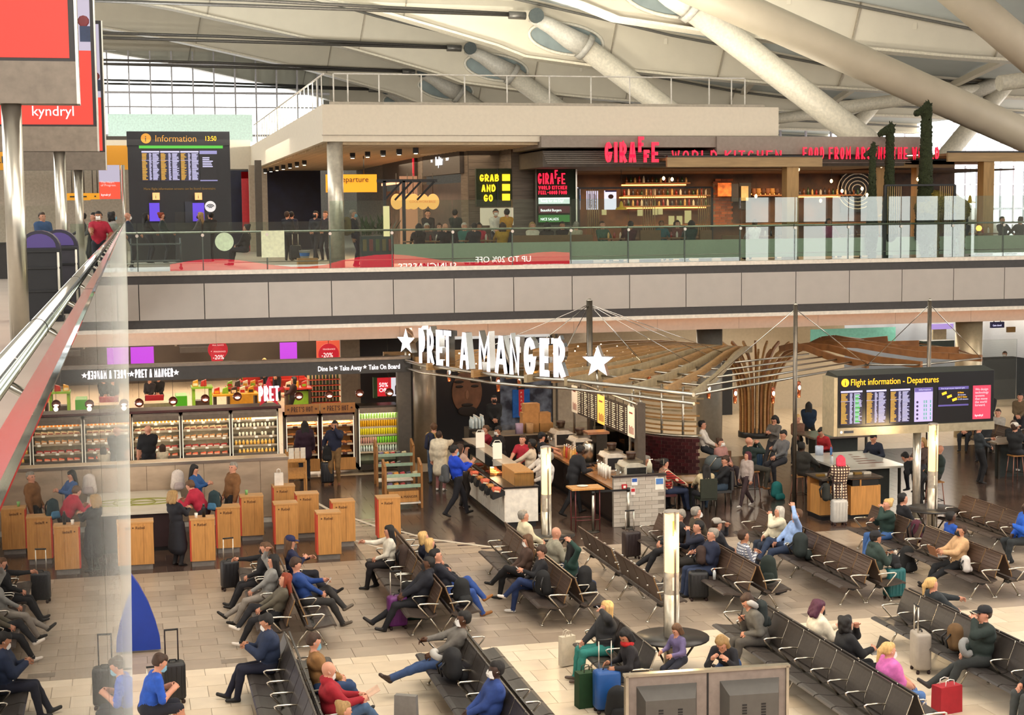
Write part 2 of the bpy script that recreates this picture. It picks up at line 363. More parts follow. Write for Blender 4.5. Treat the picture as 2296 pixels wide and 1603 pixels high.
bench(RB, -1, 29.7, 4, 'brown', 'brown bench on which the person in the white jumper sits')
bench(RB, 1, 27.2, 5, 'brown', 'brown bench of the person in blue jeans and tan shoes')
bench(RB, 1, 30.4, 4, 'brown', 'brown bench with two people in navy side by side')
bench(RCc, -1, 27.2, 4, 'brown', 'brown bench with the black rucksack and striped bag, before the first lamp')
bench(RCc, -1, 29.8, 4, 'brown', 'brown bench with an empty end seat, where the masked person reads')
bench(RCc, 1, 27.2, 4, 'brown', 'brown bench of the person with both hands on the head')
bench(RCc, 1, 29.8, 5, 'brown', 'brown bench of the person in the cream jacket by the food counter')
bench(RD, 1, 26.9, 4, 'brown', 'empty brown bench seen from behind, close behind the middle lamp column')
bench(RD, 1, 29.5, 4, 'brown', 'empty brown bench seen from behind, next to the bar table')
bench(RE, -1, 27.2, 4, 'brown', 'brown bench with the water bottle on a seat, beside the black trolley case')
bench(RE, -1, 29.8, 5, 'brown', 'brown bench of the person in a black suit and skullcap')
bench(RE, 1, 27.2, 4, 'brown', 'brown bench with the dark green rucksack standing against its end')
bench(RE, 1, 29.8, 5, 'brown', 'brown bench of the masked person in a brown coat')
bench(RF, -1, 27.1, 5, 'brown', 'brown bench with four empty seats beside the turquoise suitcase')
bench(RF, -1, 30.2, 4, 'brown', 'brown bench of the two people in cream and light blue')
bench(RF, 1, 27.1, 6, 'brown', 'brown bench of the person in the olive hood')
bench(RG, -1, 26.8, 5, 'brown', 'brown bench of the person in the beige jacket')
bench(RG, -1, 29.9, 4, 'brown', 'brown bench of the person eating in a green jacket')
bench(RG, 1, 26.8, 5, 'brown', 'brown bench seen from behind at the frame edge near the far lamp')
bench(18.9, -1, 30.4, 4, 'brown', 'brown bench by itself in front of the person in the bright blue jacket')
bench(18.9, 1, 30.4, 4, 'brown', 'brown bench of the person in the bright blue jacket')
bench(FA, -1, 19.6, 9, 'grey', 'dark leather bench of the masked person in navy', legs=(1.6, 3.2, 5.0))
bench(FA, 1, 19.6, 9, 'grey', 'dark leather bench of the person in the red hoodie', legs=(1.6, 3.2, 5.0))
bench(FB, -1, 19.4, 9, 'grey', 'dark leather bench of the person with outstretched legs', legs=(1.6, 3.2, 5.1))
bench(FB, 1, 19.4, 9, 'grey', 'empty dark leather bench behind the person in the blue shirt', legs=(1.6, 3.2, 5.1), arms=(3, 4, 9))
bench(FC, -1, 22.3, 4, 'grey', 'dark leather bench of the person in green trousers')
bench(FD, -1, 19.2, 10, 'grey', 'long dark leather bench of the person with the neck pillow', legs=(.9, 3.2, 5.6))
bench(FD, 1, 19.2, 10, 'grey', 'dark leather bench of the person in the white hoodie', legs=(.9, 3.2, 5.6))
bench(FE, -1, 18.9, 10, 'grey', 'dark leather bench of the person in the black cap, beige suitcase beside it', legs=(.9, 3.2, 5.6))
bench(FE, 1, 18.9, 10, 'grey', 'dark leather bench of the person with bare feet up')
# ------------------------------------------------------------------ people: one continuous surface per body
def sdf_mesh(prims, vox, k):
    """prims: (a, ra, b, rb, tag) round cones blended into one surface; returns verts, quads, tag per quad"""
    A = np.array([p[0] for p in prims]); B = np.array([p[2] for p in prims]); ra = np.array([p[1] for p in prims]); rb = np.array([p[3] for p in prims])
    lo = np.minimum(A-ra[:, None], B-rb[:, None]).min(0)-2*vox; hi = np.maximum(A+ra[:, None], B+rb[:, None]).max(0)+2*vox
    n = np.ceil((hi-lo)/vox).astype(int)+1; D = np.full(n, .3, np.float32)
    ax = [lo[i]+vox*np.arange(n[i]) for i in range(3)]
    def dist(P, i):
        ba = B[i]-A[i]; L = max(ba @ ba, 1e-9); h = np.clip(((P-A[i]) @ ba)/L, 0, 1)
        return np.linalg.norm(P-A[i]-h[..., None]*ba, axis=-1)-(ra[i]+(rb[i]-ra[i])*h)
    for i in range(len(prims)):
        R = max(ra[i], rb[i])+k+2*vox
        l = np.maximum(((np.minimum(A[i], B[i])-R-lo)/vox).astype(int), 0); h = np.minimum(((np.maximum(A[i], B[i])+R-lo)/vox).astype(int)+2, n)
        sl = tuple(slice(l[j], h[j]) for j in range(3))
        P = np.stack(np.meshgrid(ax[0][sl[0]], ax[1][sl[1]], ax[2][sl[2]], indexing='ij'), -1); d = dist(P, i); o = D[sl]
        hh = np.clip(.5+.5*(o-d)/k, 0, 1); D[sl] = o+(d-o)*hh-k*hh*(1-hh)
    S = D < 0
    c = np.zeros(n-1, np.int8)
    for dx in (0, 1):
        for dy in (0, 1):
            for dz in (0, 1): c += S[dx:n[0]-1+dx, dy:n[1]-1+dy, dz:n[2]-1+dz]
    act = (c > 0) & (c < 8); idx = np.full(n-1, -1, int); cells = np.argwhere(act); idx[act] = np.arange(len(cells))
    acc = np.zeros((len(cells), 3)); cnt = np.zeros(len(cells))
    cor = [(x, y, z) for x in (0, 1) for y in (0, 1) for z in (0, 1)]
    for p in cor:
        for a in range(3):
            if p[a]: continue
            q = list(p); q[a] = 1; i0 = cells+p; i1 = cells+q
            d0 = D[i0[:, 0], i0[:, 1], i0[:, 2]]; d1 = D[i1[:, 0], i1[:, 1], i1[:, 2]]; m = (d0 < 0) != (d1 < 0)
            t = np.where(m, d0/np.where(m, d0-d1, 1), 0); e = np.tile(np.array(p, float), (len(cells), 1)); e[:, a] += t
            acc += e*m[:, None]; cnt += m
    V = lo+(cells+acc/cnt[:, None])*vox; Q = []
    for a in range(3):
        b, c2 = (a+1) % 3, (a+2) % 3; s0 = [slice(None)]*3; s1 = [slice(None)]*3; s0[a] = slice(0, -1); s1[a] = slice(1, None)
        ch = np.argwhere(S[tuple(s0)] != S[tuple(s1)])
        ch = ch[(ch[:, b] > 0) & (ch[:, c2] > 0) & (ch[:, b] < n[b]-1) & (ch[:, c2] < n[c2]-1)]
        f = S[ch[:, 0], ch[:, 1], ch[:, 2]]; eb = np.eye(3, dtype=int)[b]; ec = np.eye(3, dtype=int)[c2]
        g = lambda z: idx[z[:, 0], z[:, 1], z[:, 2]]
        q = np.stack([g(ch), g(ch-eb), g(ch-eb-ec), g(ch-ec)], 1); q[~f] = q[~f][:, ::-1]; Q.append(q)
    Q = np.concatenate(Q); Q = Q[(Q >= 0).all(1)]
    tg = np.array([p[4] for p in prims]); best = np.stack([dist(V, i) for i in range(len(prims))]).argmin(0)
    return V, Q[:, ::-1], tg[best][Q[:, 0]]
def np_obj(name, V, Q, tags, mats, parent=None, extra=None):
    m = MB(); m.v = [tuple(v) for v in V]; m.f = [tuple(int(i) for i in q) for q in Q]; m.m = [int(t) for t in tags]; m.s = [True]*len(m.f)
    if extra:
        b = len(m.v); m.v += extra.v; m.f += [tuple(b+i for i in f) for f in extra.f]; m.m += extra.m; m.s += extra.s
    return m.build(name, mats, parent)
def ik(a, t, l1, l2, pole):
    d = t-a; L = d.length; mx = (l1+l2)*.995
    if L > mx: t = a+d*(mx/L); d = t-a; L = mx
    L = max(L, abs(l1-l2)+.02); u = d.normalized(); x = (l1*l1-l2*l2+L*L)/(2*L); h = math.sqrt(max(l1*l1-x*x, 0)); p = pole-u*pole.dot(u)
    p = p.normalized() if p.length > 1e-5 else u.orthogonal().normalized()
    return a+u*x+p*h, t
ARM = dict(lap=(.28, .05, .1), thigh=(.36, .12, .08), phone=(.33, .05, .32), face=(.17, .06, .6), head=(-.02, .12, .84), side=(.04, .27, -.13), cross=(.24, -.09, .26),
           out=(.5, .2, .42), rest=(.22, .3, .18), book=(.36, .1, .26), desk=(.4, .18, .16), reach=(.55, .12, .22), pocket=(.1, .2, -.02), handle=(-.1, .34, -.02), ear=(.1, .12, .66), chest=(.2, .02, .32))
LEG = dict(sit=(.5, .1, .08), out=(.92, .09, .1), mid=(.62, .1, .08), back=(.28, .1, .08), over=(.66, -.06, .36), stand=(0, .1, .08), fwd=(.28, .08, .08), rear=(-.34, .08, .14), knee=(.5, -.02, .5), high=(.36, .1, .2), perch=(.3, .12, .26), hang=(.35, .12, .3), wide=(.45, .2, .08))
SKIN = dict(l='c98f74', m='b07a5c', t='94603f', d='54341f', x='3a2417')
EYE = mt('17110f', .3); LIP = mt('8c463c', .6)
HAIRC = dict(k='15110f', b='3a2618', n='5b3e26', g='8a8378', w='b9b2a6', y='c9a368', r='7c2f12', s='9a7a4c', p='4a1d33')
def person(label, x, y, head=0., pose='sit', z=0., H=1.72, top='23283a', bot='1d1f28', shoe='1a1716', skin='l', hair='b', hs='short', mask=None, arms=('lap', 'lap'), legs=None,
           lean=8, yaw=0, nod=0, sleeve=1, bulk=0., coat=0., cap=None, hood=None, seat=.43, vox=None, tmat=None, twist=0, scarf=None, shorts=0, tilt=0):
    s = H/1.72; sit = pose == 'sit'; hz = (seat+.1) if sit else .93*s
    if legs is None: legs = ('sit', 'sit') if sit else (('fwd', 'rear') if pose == 'walk' else ('stand', 'stand'))
    dist = math.hypot(x, y); vox = vox or (.017 if dist < 25 else .02 if dist < 34 else .024 if dist < 46 else .03)
    an = math.radians(lean); t = Vector((-math.sin(an), 0, math.cos(an))); pv = Vector((0, 0, hz)); Y = Vector((0, 1, 0))
    if tilt: t = Matrix.Rotation(math.radians(tilt), 3, 'X') @ t
    wa, ch, nk = pv+t*.17*s, pv+t*.36*s, pv+t*.51*s
    hd = nk+(t*.5+Vector((0, 0, .5))+Vector((.12 if lean > -15 else .2, 0, 0))).normalized()*.155*s
    P = []
    def cap_(a, ra, b, rb, tg): P.append((tuple(a), ra*s, tuple(b), rb*s, tg))
    u = bulk+.014
    cap_(pv-Y*.07*s, .112, pv+Y*.07*s, .112, 1); cap_(wa-Y*.05*s, .105+u, wa+Y*.05*s, .105+u, 0); cap_(ch-Y*.085*s, .108+u, ch+Y*.085*s, .108+u, 0)
    cap_(pv+t*.06, .115+u*.6, wa, .11+u, 0); cap_(wa, .12+u, ch, .125+u, 0); cap_(nk-t*.045-Y*.11*s, .062+u*.6, nk-t*.045+Y*.11*s, .062+u*.6, 0)
    cap_(nk-t*.02, .058, hd-Vector((0, 0, .03)), .052, 2)
    Rm = Matrix.Rotation(math.radians(yaw), 3, 'Z') @ Matrix.Rotation(math.radians(nod+max(-8, -lean*.3)), 3, 'Y')
    hp = lambda a, b, c: hd+Rm @ Vector((a, b, c))*s
    cap_(hp(-.022, 0, .025), .088, hp(.012, 0, .01), .082, 2); cap_(hp(.03, 0, -.03), .066, hp(.05, 0, -.075), .042, 2); cap_(hp(0, 0, -.03), .07, hp(.03, 0, -.06), .055, 2)
    ex = MB(); ex.mi = 2
    ex.add([hp(.088, 0, .02), hp(.082, .017, -.03), hp(.112, 0, -.028), hp(.082, -.017, -.03), hp(.085, 0, -.042)], [(0, 1, 2), (0, 2, 3), (1, 4, 2), (2, 4, 3)])
    for q in (-1, 1): ex.ball(hp(-.01, q*.085, -.012), .024*s, 6, (.7, .5, 1.1))
    ex.mi = 4
    for q in (-1, 1): ex.ball(hp(.084, q*.032, .012), .0125*s, 6)
    ex.mi = 5; M5 = Rm.to_4x4(); M5.translation = hp(.083, 0, -.062); ex.box(-.012, .008, -.022*s, .022*s, -.006, .006, M5)
    hands = []
    for i, (sg, spec) in enumerate(((1, arms[0]), (-1, arms[1]))):
        o = Vector(ARM[spec] if isinstance(spec, str) else spec); tw = math.radians(twist)
        sh = nk-t*.055*s+Y*sg*.165*s; tg = pv+Vector((o.x*math.cos(tw), sg*o.y+o.x*math.sin(tw), o.z))*s
        if pose != 'sit' and not isinstance(spec, str): pass
        el, wr = ik(sh, tg, .285*s, .25*s, Vector((-.45, sg*.55, -.75)) if o.z < .7 else Vector((.5, sg*.9, .1)))
        cap_(sh, .058+u*.7, el, .045+u*.6, 0); cap_(el, .045+u*.6, el.lerp(wr, .9), .033+u*.4, 0 if sleeve else 2); cap_(el.lerp(wr, .85), .029, wr, .027, 2)
        d = (wr-el).normalized(); nrm = Vector((-.2, -sg*.75, -.6)); nrm = (nrm-d*nrm.dot(d)).normalized(); la = d.cross(nrm)
        cap_(wr+d*.02-la*.018*s, .026, wr+d*.075*s-la*.02*s, .022, 2); cap_(wr+d*.02+la*.018*s, .026, wr+d*.075*s+la*.022*s, .022, 2)
        ex.mi = 2
        for j, (of, ln) in enumerate(((-.036, .058), (-.013, .07), (.011, .074), (.034, .066))):
            a = wr+d*.075*s+la*of*s; b = a+(d*.85+nrm*.4).normalized()*ln*.6*s; c = b+(d*.4+nrm*.9).normalized()*ln*.5*s
            ex.tube([a-d*.015, b, c], [.0105*s, .0095*s, .007*s], 5)
        a = wr+d*.03*s+la*.035*s; b = a+(d*.6+la*.8).normalized()*.04*s; ex.tube([a-la*.01, b, b+(d*.9+nrm*.45).normalized()*.035*s], [.013*s, .0115*s, .008*s], 5)
        hands.append(wr+d*.09*s+nrm*.03)
    for sg, spec in ((1, legs[0]), (-1, legs[1])):
        o = Vector(LEG[spec] if isinstance(spec, str) else spec); hip = pv+Y*sg*.085*s-Vector((0, 0, .02)); tgt = Vector((o.x*s, sg*o.y*s, o.z*(s if not sit else 1)))
        kn, ak = ik(hip, tgt, .43*s, .43*s, Vector((.8, sg*.12, .6)) if sit else Vector((1, sg*.05, .1)))
        cap_(hip, .1, kn, .067, 1); cap_(kn, .067, kn.lerp(ak, .35), .063, 2 if shorts else 1); cap_(kn.lerp(ak, .35), .063, ak, .048, 2 if shorts else 1)
        sd = (ak-kn).normalized(); fd = Vector((1, sg*.2, 0)); fd = (fd-sd*fd.dot(sd)*.75).normalized()
        cap_(ak+fd*-.03*s+sd*.045*s, .036, ak+fd*.15*s+sd*.05*s, .03, 3)
    if coat:
        for q in (-1, 1):
            if sit: cap_(pv+Y*q*.07, .13, pv+Vector((coat*.5, q*.1, -.02)), .11, 0)
            else: cap_(pv+Y*q*.05, .135, pv+Vector((0, q*.06, -coat)), .14+coat*.06, 0)
    if hood: 
        for q in (-1, 1): cap_(nk+Vector((-.06, q*.05, .03)), .06, nk+Vector((.02, q*.085, .02)), .045, 0)
    V, Q, tg = sdf_mesh(P, vox, .03)
    tm = tmat or mt(top, .85, n=.14, s=14, b=.25)
    sk = mt(SKIN[skin], .55, n=.06, s=12)
    o = np_obj('person', V, Q, tg, [tm, mt(bot, .85, n=.14, s=14, b=.2), sk, mt(shoe, .6), EYE, LIP], None, ex)
    o.location = (x, y, z); o.rotation_euler = (0, 0, math.radians(head)); tag(o, label, 'person')
    hm = mt(HAIRC.get(hair, hair), .7, n=.25, s=40, st=(1, 1, .25), b=.3); Hp = []
    def hc(a, ra, b, rb): Hp.append((tuple(a), ra*s, tuple(b), rb*s, 0))
    if hs != 'bald':
        hc(hp(-.04, 0, .05), .084, hp(.015, 0, .07), .066); hc(hp(-.055, 0, -.005), .072, hp(-.05, 0, .04), .08)
        for q in (-1, 1): hc(hp(-.03, q*.055, .035), .045, hp(-.03, q*.055, -.02), .035)
        if hs == 'long':
            for q in (-1, 0, 1): hc(hp(-.06, q*.06, 0), .05, nk+Vector((-.1, q*.08, -.12)), .035)
            for q in (-1, 1): hc(hp(0, q*.08, .03), .03, hp(.0, q*.09, -.14), .025)
        if hs == 'bob':
            for q in (-1, 0, 1): hc(hp(-.055, q*.065, .02), .055, hp(-.06, q*.075, -.13), .045)
            for q in (-1, 1): hc(hp(.01, q*.075, .04), .03, hp(0, q*.09, -.12), .028)
        if hs == 'curly':
            for j in range(26):
                a = j*2.4; hc(hp(-.05+.03*math.cos(a), .1*math.sin(a), .08-.24*j/26), .042, hp(-.06+.03*math.cos(a), .11*math.sin(a), .07-.24*j/26), .042)
        if hs == 'afro':
            for j in range(20):
                a = j*2.4; hc(hp(-.03+.06*math.cos(a), .075*math.sin(a), .1-.012*j), .05, hp(-.03+.06*math.cos(a), .075*math.sin(a), .1-.012*j), .05)
        if hs == 'pony': hc(hp(-.1, 0, .06), .045, hp(-.15, .01, -.02), .04); hc(hp(-.15, .01, -.02), .038, hp(-.16, .02, -.2), .018)
        if hs == 'bun': hc(hp(-.1, 0, .1), .05, hp(-.11, 0, .1), .05)
        V, Q, tg = sdf_mesh(Hp, min(vox, .02), .025); np_obj('hair', V, Q, tg, [hm], o)
    if mask:
        m = MB(); M5 = Rm.to_4x4(); M5.translation = hp(.062, 0, -.048)
        pr = [(-.02, .06), (.03, .05), (.055, .0), (.04, -.045), (-.02, -.06)]
        m.prism([(a*s, b*s) for a, b in pr], .11*s, M5 @ Matrix.Translation((0, -.055*s, 0))); m.tube([hp(.05, .06, -.03), hp(-.0, .09, -.005)], .004, 4).tube([hp(.05, -.06, -.03), hp(0, -.09, -.005)], .004, 4)
        m.build('face_mask', mt(dict(w='e6e4de', b='7fb0c4', k='17171a')[mask], .8), o)
    if cap:
        m = MB(); M5 = Rm.to_4x4(); M5.translation = hp(-.015, 0, .05)
        m.lathe([(.108*s, -.02), (.11*s, .01), (.1*s, .05), (.07*s, .08), (.02*s, .092)], 14)
        m.prism([(.06, 0), (.19, -.01), (.19, -.018), (.06, -.012)], .15*s, Matrix.Translation((0, -.075*s, 0)))
        for i, v in enumerate(m.v): m.v[i] = tuple(M5 @ Vector(v))
        m.build('cap', mt(cap, .8), o)
    if scarf: MB().tube([nk+Vector((.07*math.cos(a), .085*math.sin(a), .02)) for a in np.linspace(0, 6.28, 12)[:-1]], .04, 7, closed=True).build('scarf', mt(scarf, .9, n=.3, s=30), o)
    o['_hands'] = [tuple(h) for h in hands]; o['_head'] = tuple(hd)
    return o
def hand_world(o, i):
    h = Vector(o['_hands'][i]); return Matrix.Translation(o.location) @ Matrix.Rotation(o.rotation_euler.z, 4, 'Z') @ h
def sitp(label, c, side, y, **k):
    return person(label, c+side*.33, y, 0 if side > 0 else 180, 'sit', **k)
def checks(name, c1, c2, c3, sc):
    M, nt, P = nodes_mat(name); P.inputs['Roughness'].default_value = .85
    tc = nt.nodes.new('ShaderNodeTexCoord'); a = nt.nodes.new('ShaderNodeTexWave'); b = nt.nodes.new('ShaderNodeTexWave')
    a.inputs['Scale'].default_value = sc; b.inputs['Scale'].default_value = sc; a.bands_direction = 'Z'; b.bands_direction = 'Y'
    m1 = nt.nodes.new('ShaderNodeMix'); m1.data_type = 'RGBA'; m2 = nt.nodes.new('ShaderNodeMix'); m2.data_type = 'RGBA'
    def st(w):
        r = nt.nodes.new('ShaderNodeMath'); r.operation = 'GREATER_THAN'; r.inputs[1].default_value = .6; nt.links.new(w.outputs['Fac'], r.inputs[0]); return r
    for w in (a, b): nt.links.new(tc.outputs['Object'], w.inputs['Vector'])
    m1.inputs['A'].default_value = (*hx(c1), 1); m1.inputs['B'].default_value = (*hx(c2), 1); m2.inputs['B'].default_value = (*hx(c3), 1)
    nt.links.new(st(a).outputs[0], m1.inputs['Factor']); nt.links.new(m1.outputs['Result'], m2.inputs['A']); nt.links.new(st(b).outputs[0], m2.inputs['Factor'])
    nt.links.new(m2.outputs['Result'], P.inputs['Base Color']); return M
RED_PLAID = checks('red_plaid', 'b03328', '5b1a1a', 'd8c8a8', 5); GREY_PLAID = checks('grey_plaid', 'd8d6d4', '4a4c58', '7c8090', 6); COAT_CHECK = checks('coat_check', 'd6c6a8', '4a2a26', '3a2422', 4.5)
S = sitp
# left block
p_A1 = S('person in black with a black face mask pointing, by the black trolley case', RA, -1, 30.4, H=1.64, top='18171b', bot='16151a', hair='n', hs='pony', mask='k', arms=('lap', 'out'), legs=('mid', 'mid'), nod=8)
p_A2 = S('person in a grey top with one arm over the head and black boots', RA, -1, 29.2, H=1.68, top='8f8e8a', bot='8d857c', shoe='17130f', hair='k', hs='long', arms=('lap', 'head'), legs=('mid', 'out'), lean=14, nod=10)
p_A3 = S('person in an olive jacket with white trainers, legs crossed', RA, -1, 27.7, H=1.68, top='5b5548', bot='15151a', shoe='d8cfc4', hair='r', hs='long', arms=('lap', 'thigh'), legs=('mid', 'over'), lean=22, nod=-5)
p_a1 = S('person in navy with a white face mask looking at the phone', FA, -1, 24.5, H=1.8, top='1f2c47', bot='171a2e', shoe='141416', skin='m', hair='k', mask='w', arms=('phone', 'phone'), legs=('sit', 'mid'), bulk=.035, lean=-2, nod=25)
p_A4 = S('person in a navy cap and navy jacket holding a pale phone', RA, 1, 30.7, H=1.72, top='1c2140', bot='1d1d26', hair='n', hs='long', cap='1a1f4a', arms=('phone', 'chest'), legs=('sit', 'out'), nod=10)
p_A5 = S('person in a royal blue jumper with crossed legs, reading the phone', RA, 1, 28.6, H=1.8, top='1f4080', bot='2d2b2a', shoe='5a5044', hair='b', arms=('phone', 'lap'), legs=('over', 'mid'), lean=18, nod=32)
p_a2 = S('person in a brown jacket with a blue mask under the chin', FA, 1, 23.2, H=1.78, top='8a6338', bot='2a3f63', hair='b', mask='b', arms=('lap', 'lap'), legs=('mid', 'sit'), lean=10, nod=20)
p_a3 = S('person in a red hoodie with a white mask reading a book', FA, 1, 21.6, H=1.8, top='981826', bot='4a6484', hs='bald', mask='w', arms=('book', 'book'), legs=('mid', 'over'), lean=8, nod=28, hood=1, bulk=.02)
p_a4 = S('person cut by the bottom edge, seated before the red hoodie', FA, 1, 20.0, H=1.6, top='2b2b33', bot='1d1f28', hair='s', hs='bun', nod=10)
p_B1 = S('person in a white jumper reaching out at the far end of a row', RB, -1, 31.3, H=1.66, top='e3dccb', bot='191417', hair='k', hs='long', arms=('lap', 'out'), legs=('sit', 'back'), lean=2, nod=12)
p_B2 = S('person in a dark hooded jacket with a black mask behind the purple suitcase', RB, -1, 28.0, H=1.8, top='1a1c26', bot='15161c', skin='d', hair='k', mask='k', arms=('thigh', 'lap'), legs=('mid', 'out'), lean=20, hood=1, bulk=.02)
p_b1 = S('person in a grey jacket and white mask with legs in jeans stretched far out', FB, -1, 24.0, H=1.84, top='6c6862', bot='39507a', shoe='3a2a22', skin='d', hair='k', mask='w', arms=('lap', 'phone'), legs=((1.0, .02, .3), (1.02, .06, .22)), lean=28, nod=5)
p_b2 = S('person in a bright blue shirt and white mask at the bottom of the frame', FB, -1, 21.0, H=1.8, top='2b4484', bot='1c2133', skin='x', hair='k', mask='w', arms=('lap', 'lap'), legs=('mid', 'mid'), lean=12, bulk=.02, yaw=10)
p_B3 = S('person in navy, the farther one of two side by side', RB, 1, 30.6, H=1.62, top='1b1f33', bot='16181f', hair='y', hs='bob', legs=('sit', 'sit'))
p_B4 = S('person in navy with a black mask, the nearer one of two', RB, 1, 29.9, H=1.62, top='1a1e30', bot='16181f', hair='y', hs='bob', mask='k')
p_B5 = S('person in blue jeans and tan leather shoes, legs crossed', RB, 1, 28.6, H=1.82, top='191c28', bot='2c4a8c', shoe='8f5c28', hair='k', arms=('thigh', 'lap'), legs=('over', 'mid'), lean=20, yaw=-15)
p_B6 = S('small person in a blue top leaning beside the person in jeans', RB, 1, 29.2, H=1.25, top='2a3f74', bot='243258', hair='n', legs=((.35, .1, .2), (.35, .1, .2)))
p_C1 = S('person in a cream jacket looking at the counter', RCc, 1, 31.9, H=1.76, top='d3c6a6', bot='4a443a', hair='g', lean=10, bulk=.03)
p_C2 = S('person in a grey jacket bent over a tablet behind the first lamp', RCc, 1, 29.9, H=1.78, top='8f8a78', bot='2c3950', hs='bald', arms=('phone', 'phone'), lean=-6, nod=30, bulk=.03)
p_C3 = S('person in a brown jacket with a beige mask reading a paper', RCc, -1, 29.6, H=1.66, top='4a362c', bot='151416', shoe='141210', hair='n', hs='long', mask='w', arms=('lap', 'lap'), legs=('over', 'sit'), nod=18)
p_C4 = S('person in a black coat and blue trousers with one white trainer crossed up', RCc, -1, 28.5, H=1.66, top='17171c', bot='22345e', shoe='e0dad2', hair='b', arms=('phone', 'lap'), legs=('over', 'sit'), nod=28)
p_C5 = S('person in a dark green jacket with both hands on the head', RCc, 1, 28.6, H=1.66, top='1f3b33', bot='26324e', hair='k', hs='long', arms=('head', 'head'), legs=('sit', 'sit'), lean=-4)
p_c1 = S('person on the phone in a black jacket and turquoise trousers', FC, -1, 24.0, H=1.68, top='2a2a2c', bot='2e7d74', shoe='5a4a40', hair='y', hs='bob', arms=('ear', 'thigh'), legs=('sit', 'sit'), lean=4, bulk=.03, tilt=4)
p_c2 = S('person in a red scarf at the table round the lamp', FC, -1, 22.5, H=1.6, top='1d1a1e', bot='1a1c24', skin='m', hair='k', hs='bob', arms=('desk', 'desk'), lean=-14, nod=30, scarf='b3201f', yaw=30)
p_c3 = person('small person in lilac leaning on the table round the lamp', 8.35, 23.1, 200, 'sit', H=1.25, top='6a5f86', bot='2a2c38', hair='n', hs='bob', nod=30, arms=('desk', 'desk'), lean=-10)
p_c4 = person('person in black slumped forward beside the round table', 9.0, 22.6, 230, 'sit', H=1.62, top='1c1c22', bot='24406a', hair='s', hs='long', lean=-48, nod=40, arms=('reach', 'reach'))
# middle block
p_E1 = S('person in a black suit and skullcap sleeping beside the trolley case', RE, -1, 31.0, H=1.78, top='17161a', bot='131216', hair='g', arms=('lap', 'lap'), legs=('mid', 'out'), lean=16, nod=22, bulk=.02)
MB().lathe([(.075, 0), (.07, .02), (.045, .038), (.01, .045)], 12, Vector(p_E1['_head'])+Vector((-.04, 0, .075))).build('skullcap', BLACK, p_E1)
p_E2 = S('person in a dark coat eating, farther of two with sandwiches', RE, -1, 29.7, H=1.78, top='161a2c', bot='2a2622', hair='k', arms=('face', 'phone'), legs=('sit', 'mid'))
p_E3 = S('person in a navy coat eating, nearer of two with sandwiches', RE, -1, 28.9, H=1.78, top='182038', bot='25304a', hair='g', arms=('chest', 'phone'), legs=('sit', 'sit'), bulk=.02)
p_E4 = S('masked person in a brown coat looking away towards the tables', RE, 1, 31.2, H=1.76, top='463c2e', bot='2b2824', hair='g', mask='w', bulk=.03)
p_E5 = S('person in a grey flat cap behind the two people who eat', RE, 1, 30.0, H=1.7, top='26262c', bot='1f2024', hair='b', cap='9a948a', arms=('face', 'lap'))
p_E6 = S('person in a grey plaid shirt holding the hands together', RE, 1, 28.6, H=1.76, tmat=GREY_PLAID, bot='20242e', skin='m', hair='b', arms=('chest', 'chest'), legs=('sit', 'mid'), lean=6)
p_d1 = S('person with a grey neck pillow and rucksack bent over the phone', FD, -1, 23.85, H=1.78, top='5f5c56', bot='4b4742', shoe='1f1a20', hair='b', arms=('lap', 'phone'), legs=('sit', 'mid'), lean=-22, nod=38, bulk=.015)
p_F1 = S('person in a cream fleece eating', RF, -1, 31.0, H=1.64, top='d9cfb4', bot='29303f', hair='w', hs='bob', arms=('face', 'lap'), bulk=.035)
p_F2 = S('person in a light blue shirt with the hand behind the head', RF, -1, 30.3, H=1.82, top='8fa9d4', bot='27344c', hair='n', arms=('head', 'lap'), legs=('mid', 'over'), lean=16)
p_F4 = S('person in a black cap and olive hood eating, bare knees', RF, 1, 27.7, H=1.78, top='2a3a34', bot='cdb79c', skin='m', hair='k', cap='16161a', arms=('chest', 'phone'), lean=0, hood=1, bulk=.02)
p_G0 = S('person in a dark green jacket and jeans eating', RG, -1, 31.0, H=1.68, top='20362f', bot='3c5f94', hair='y', hs='bun', arms=('face', 'phone'), legs=('mid', 'sit'), lean=2, bulk=.02)
p_G1 = S('person in a beige jacket with a black mask using a laptop', RG, -1, 28.0, H=1.68, top='c39c72', bot='15171a', skin='m', hair='b', mask='k', arms=('book', 'book'), legs=('out', 'mid'), lean=10, bulk=.025)
p_G2 = S('person in a blue jacket behind the person in beige', RG, 1, 29.3, H=1.7, top='1d4aa0', bot='1c2030', skin='d', hair='k')
p_G3 = S('person in black seen from behind, beyond the bench', RG, 1, 31.4, H=1.76, top='17181d', bot='17181d', hair='k')
p_H1 = person('person in a bright blue jacket, looking down at the papers', 18.55, 29.6, 180, 'sit', H=1.8, top='1f57b8', bot='262a2c', skin='x', hs='bald', arms=('phone', 'lap'), legs=('sit', 'back'), lean=2, bulk=.035, nod=14)
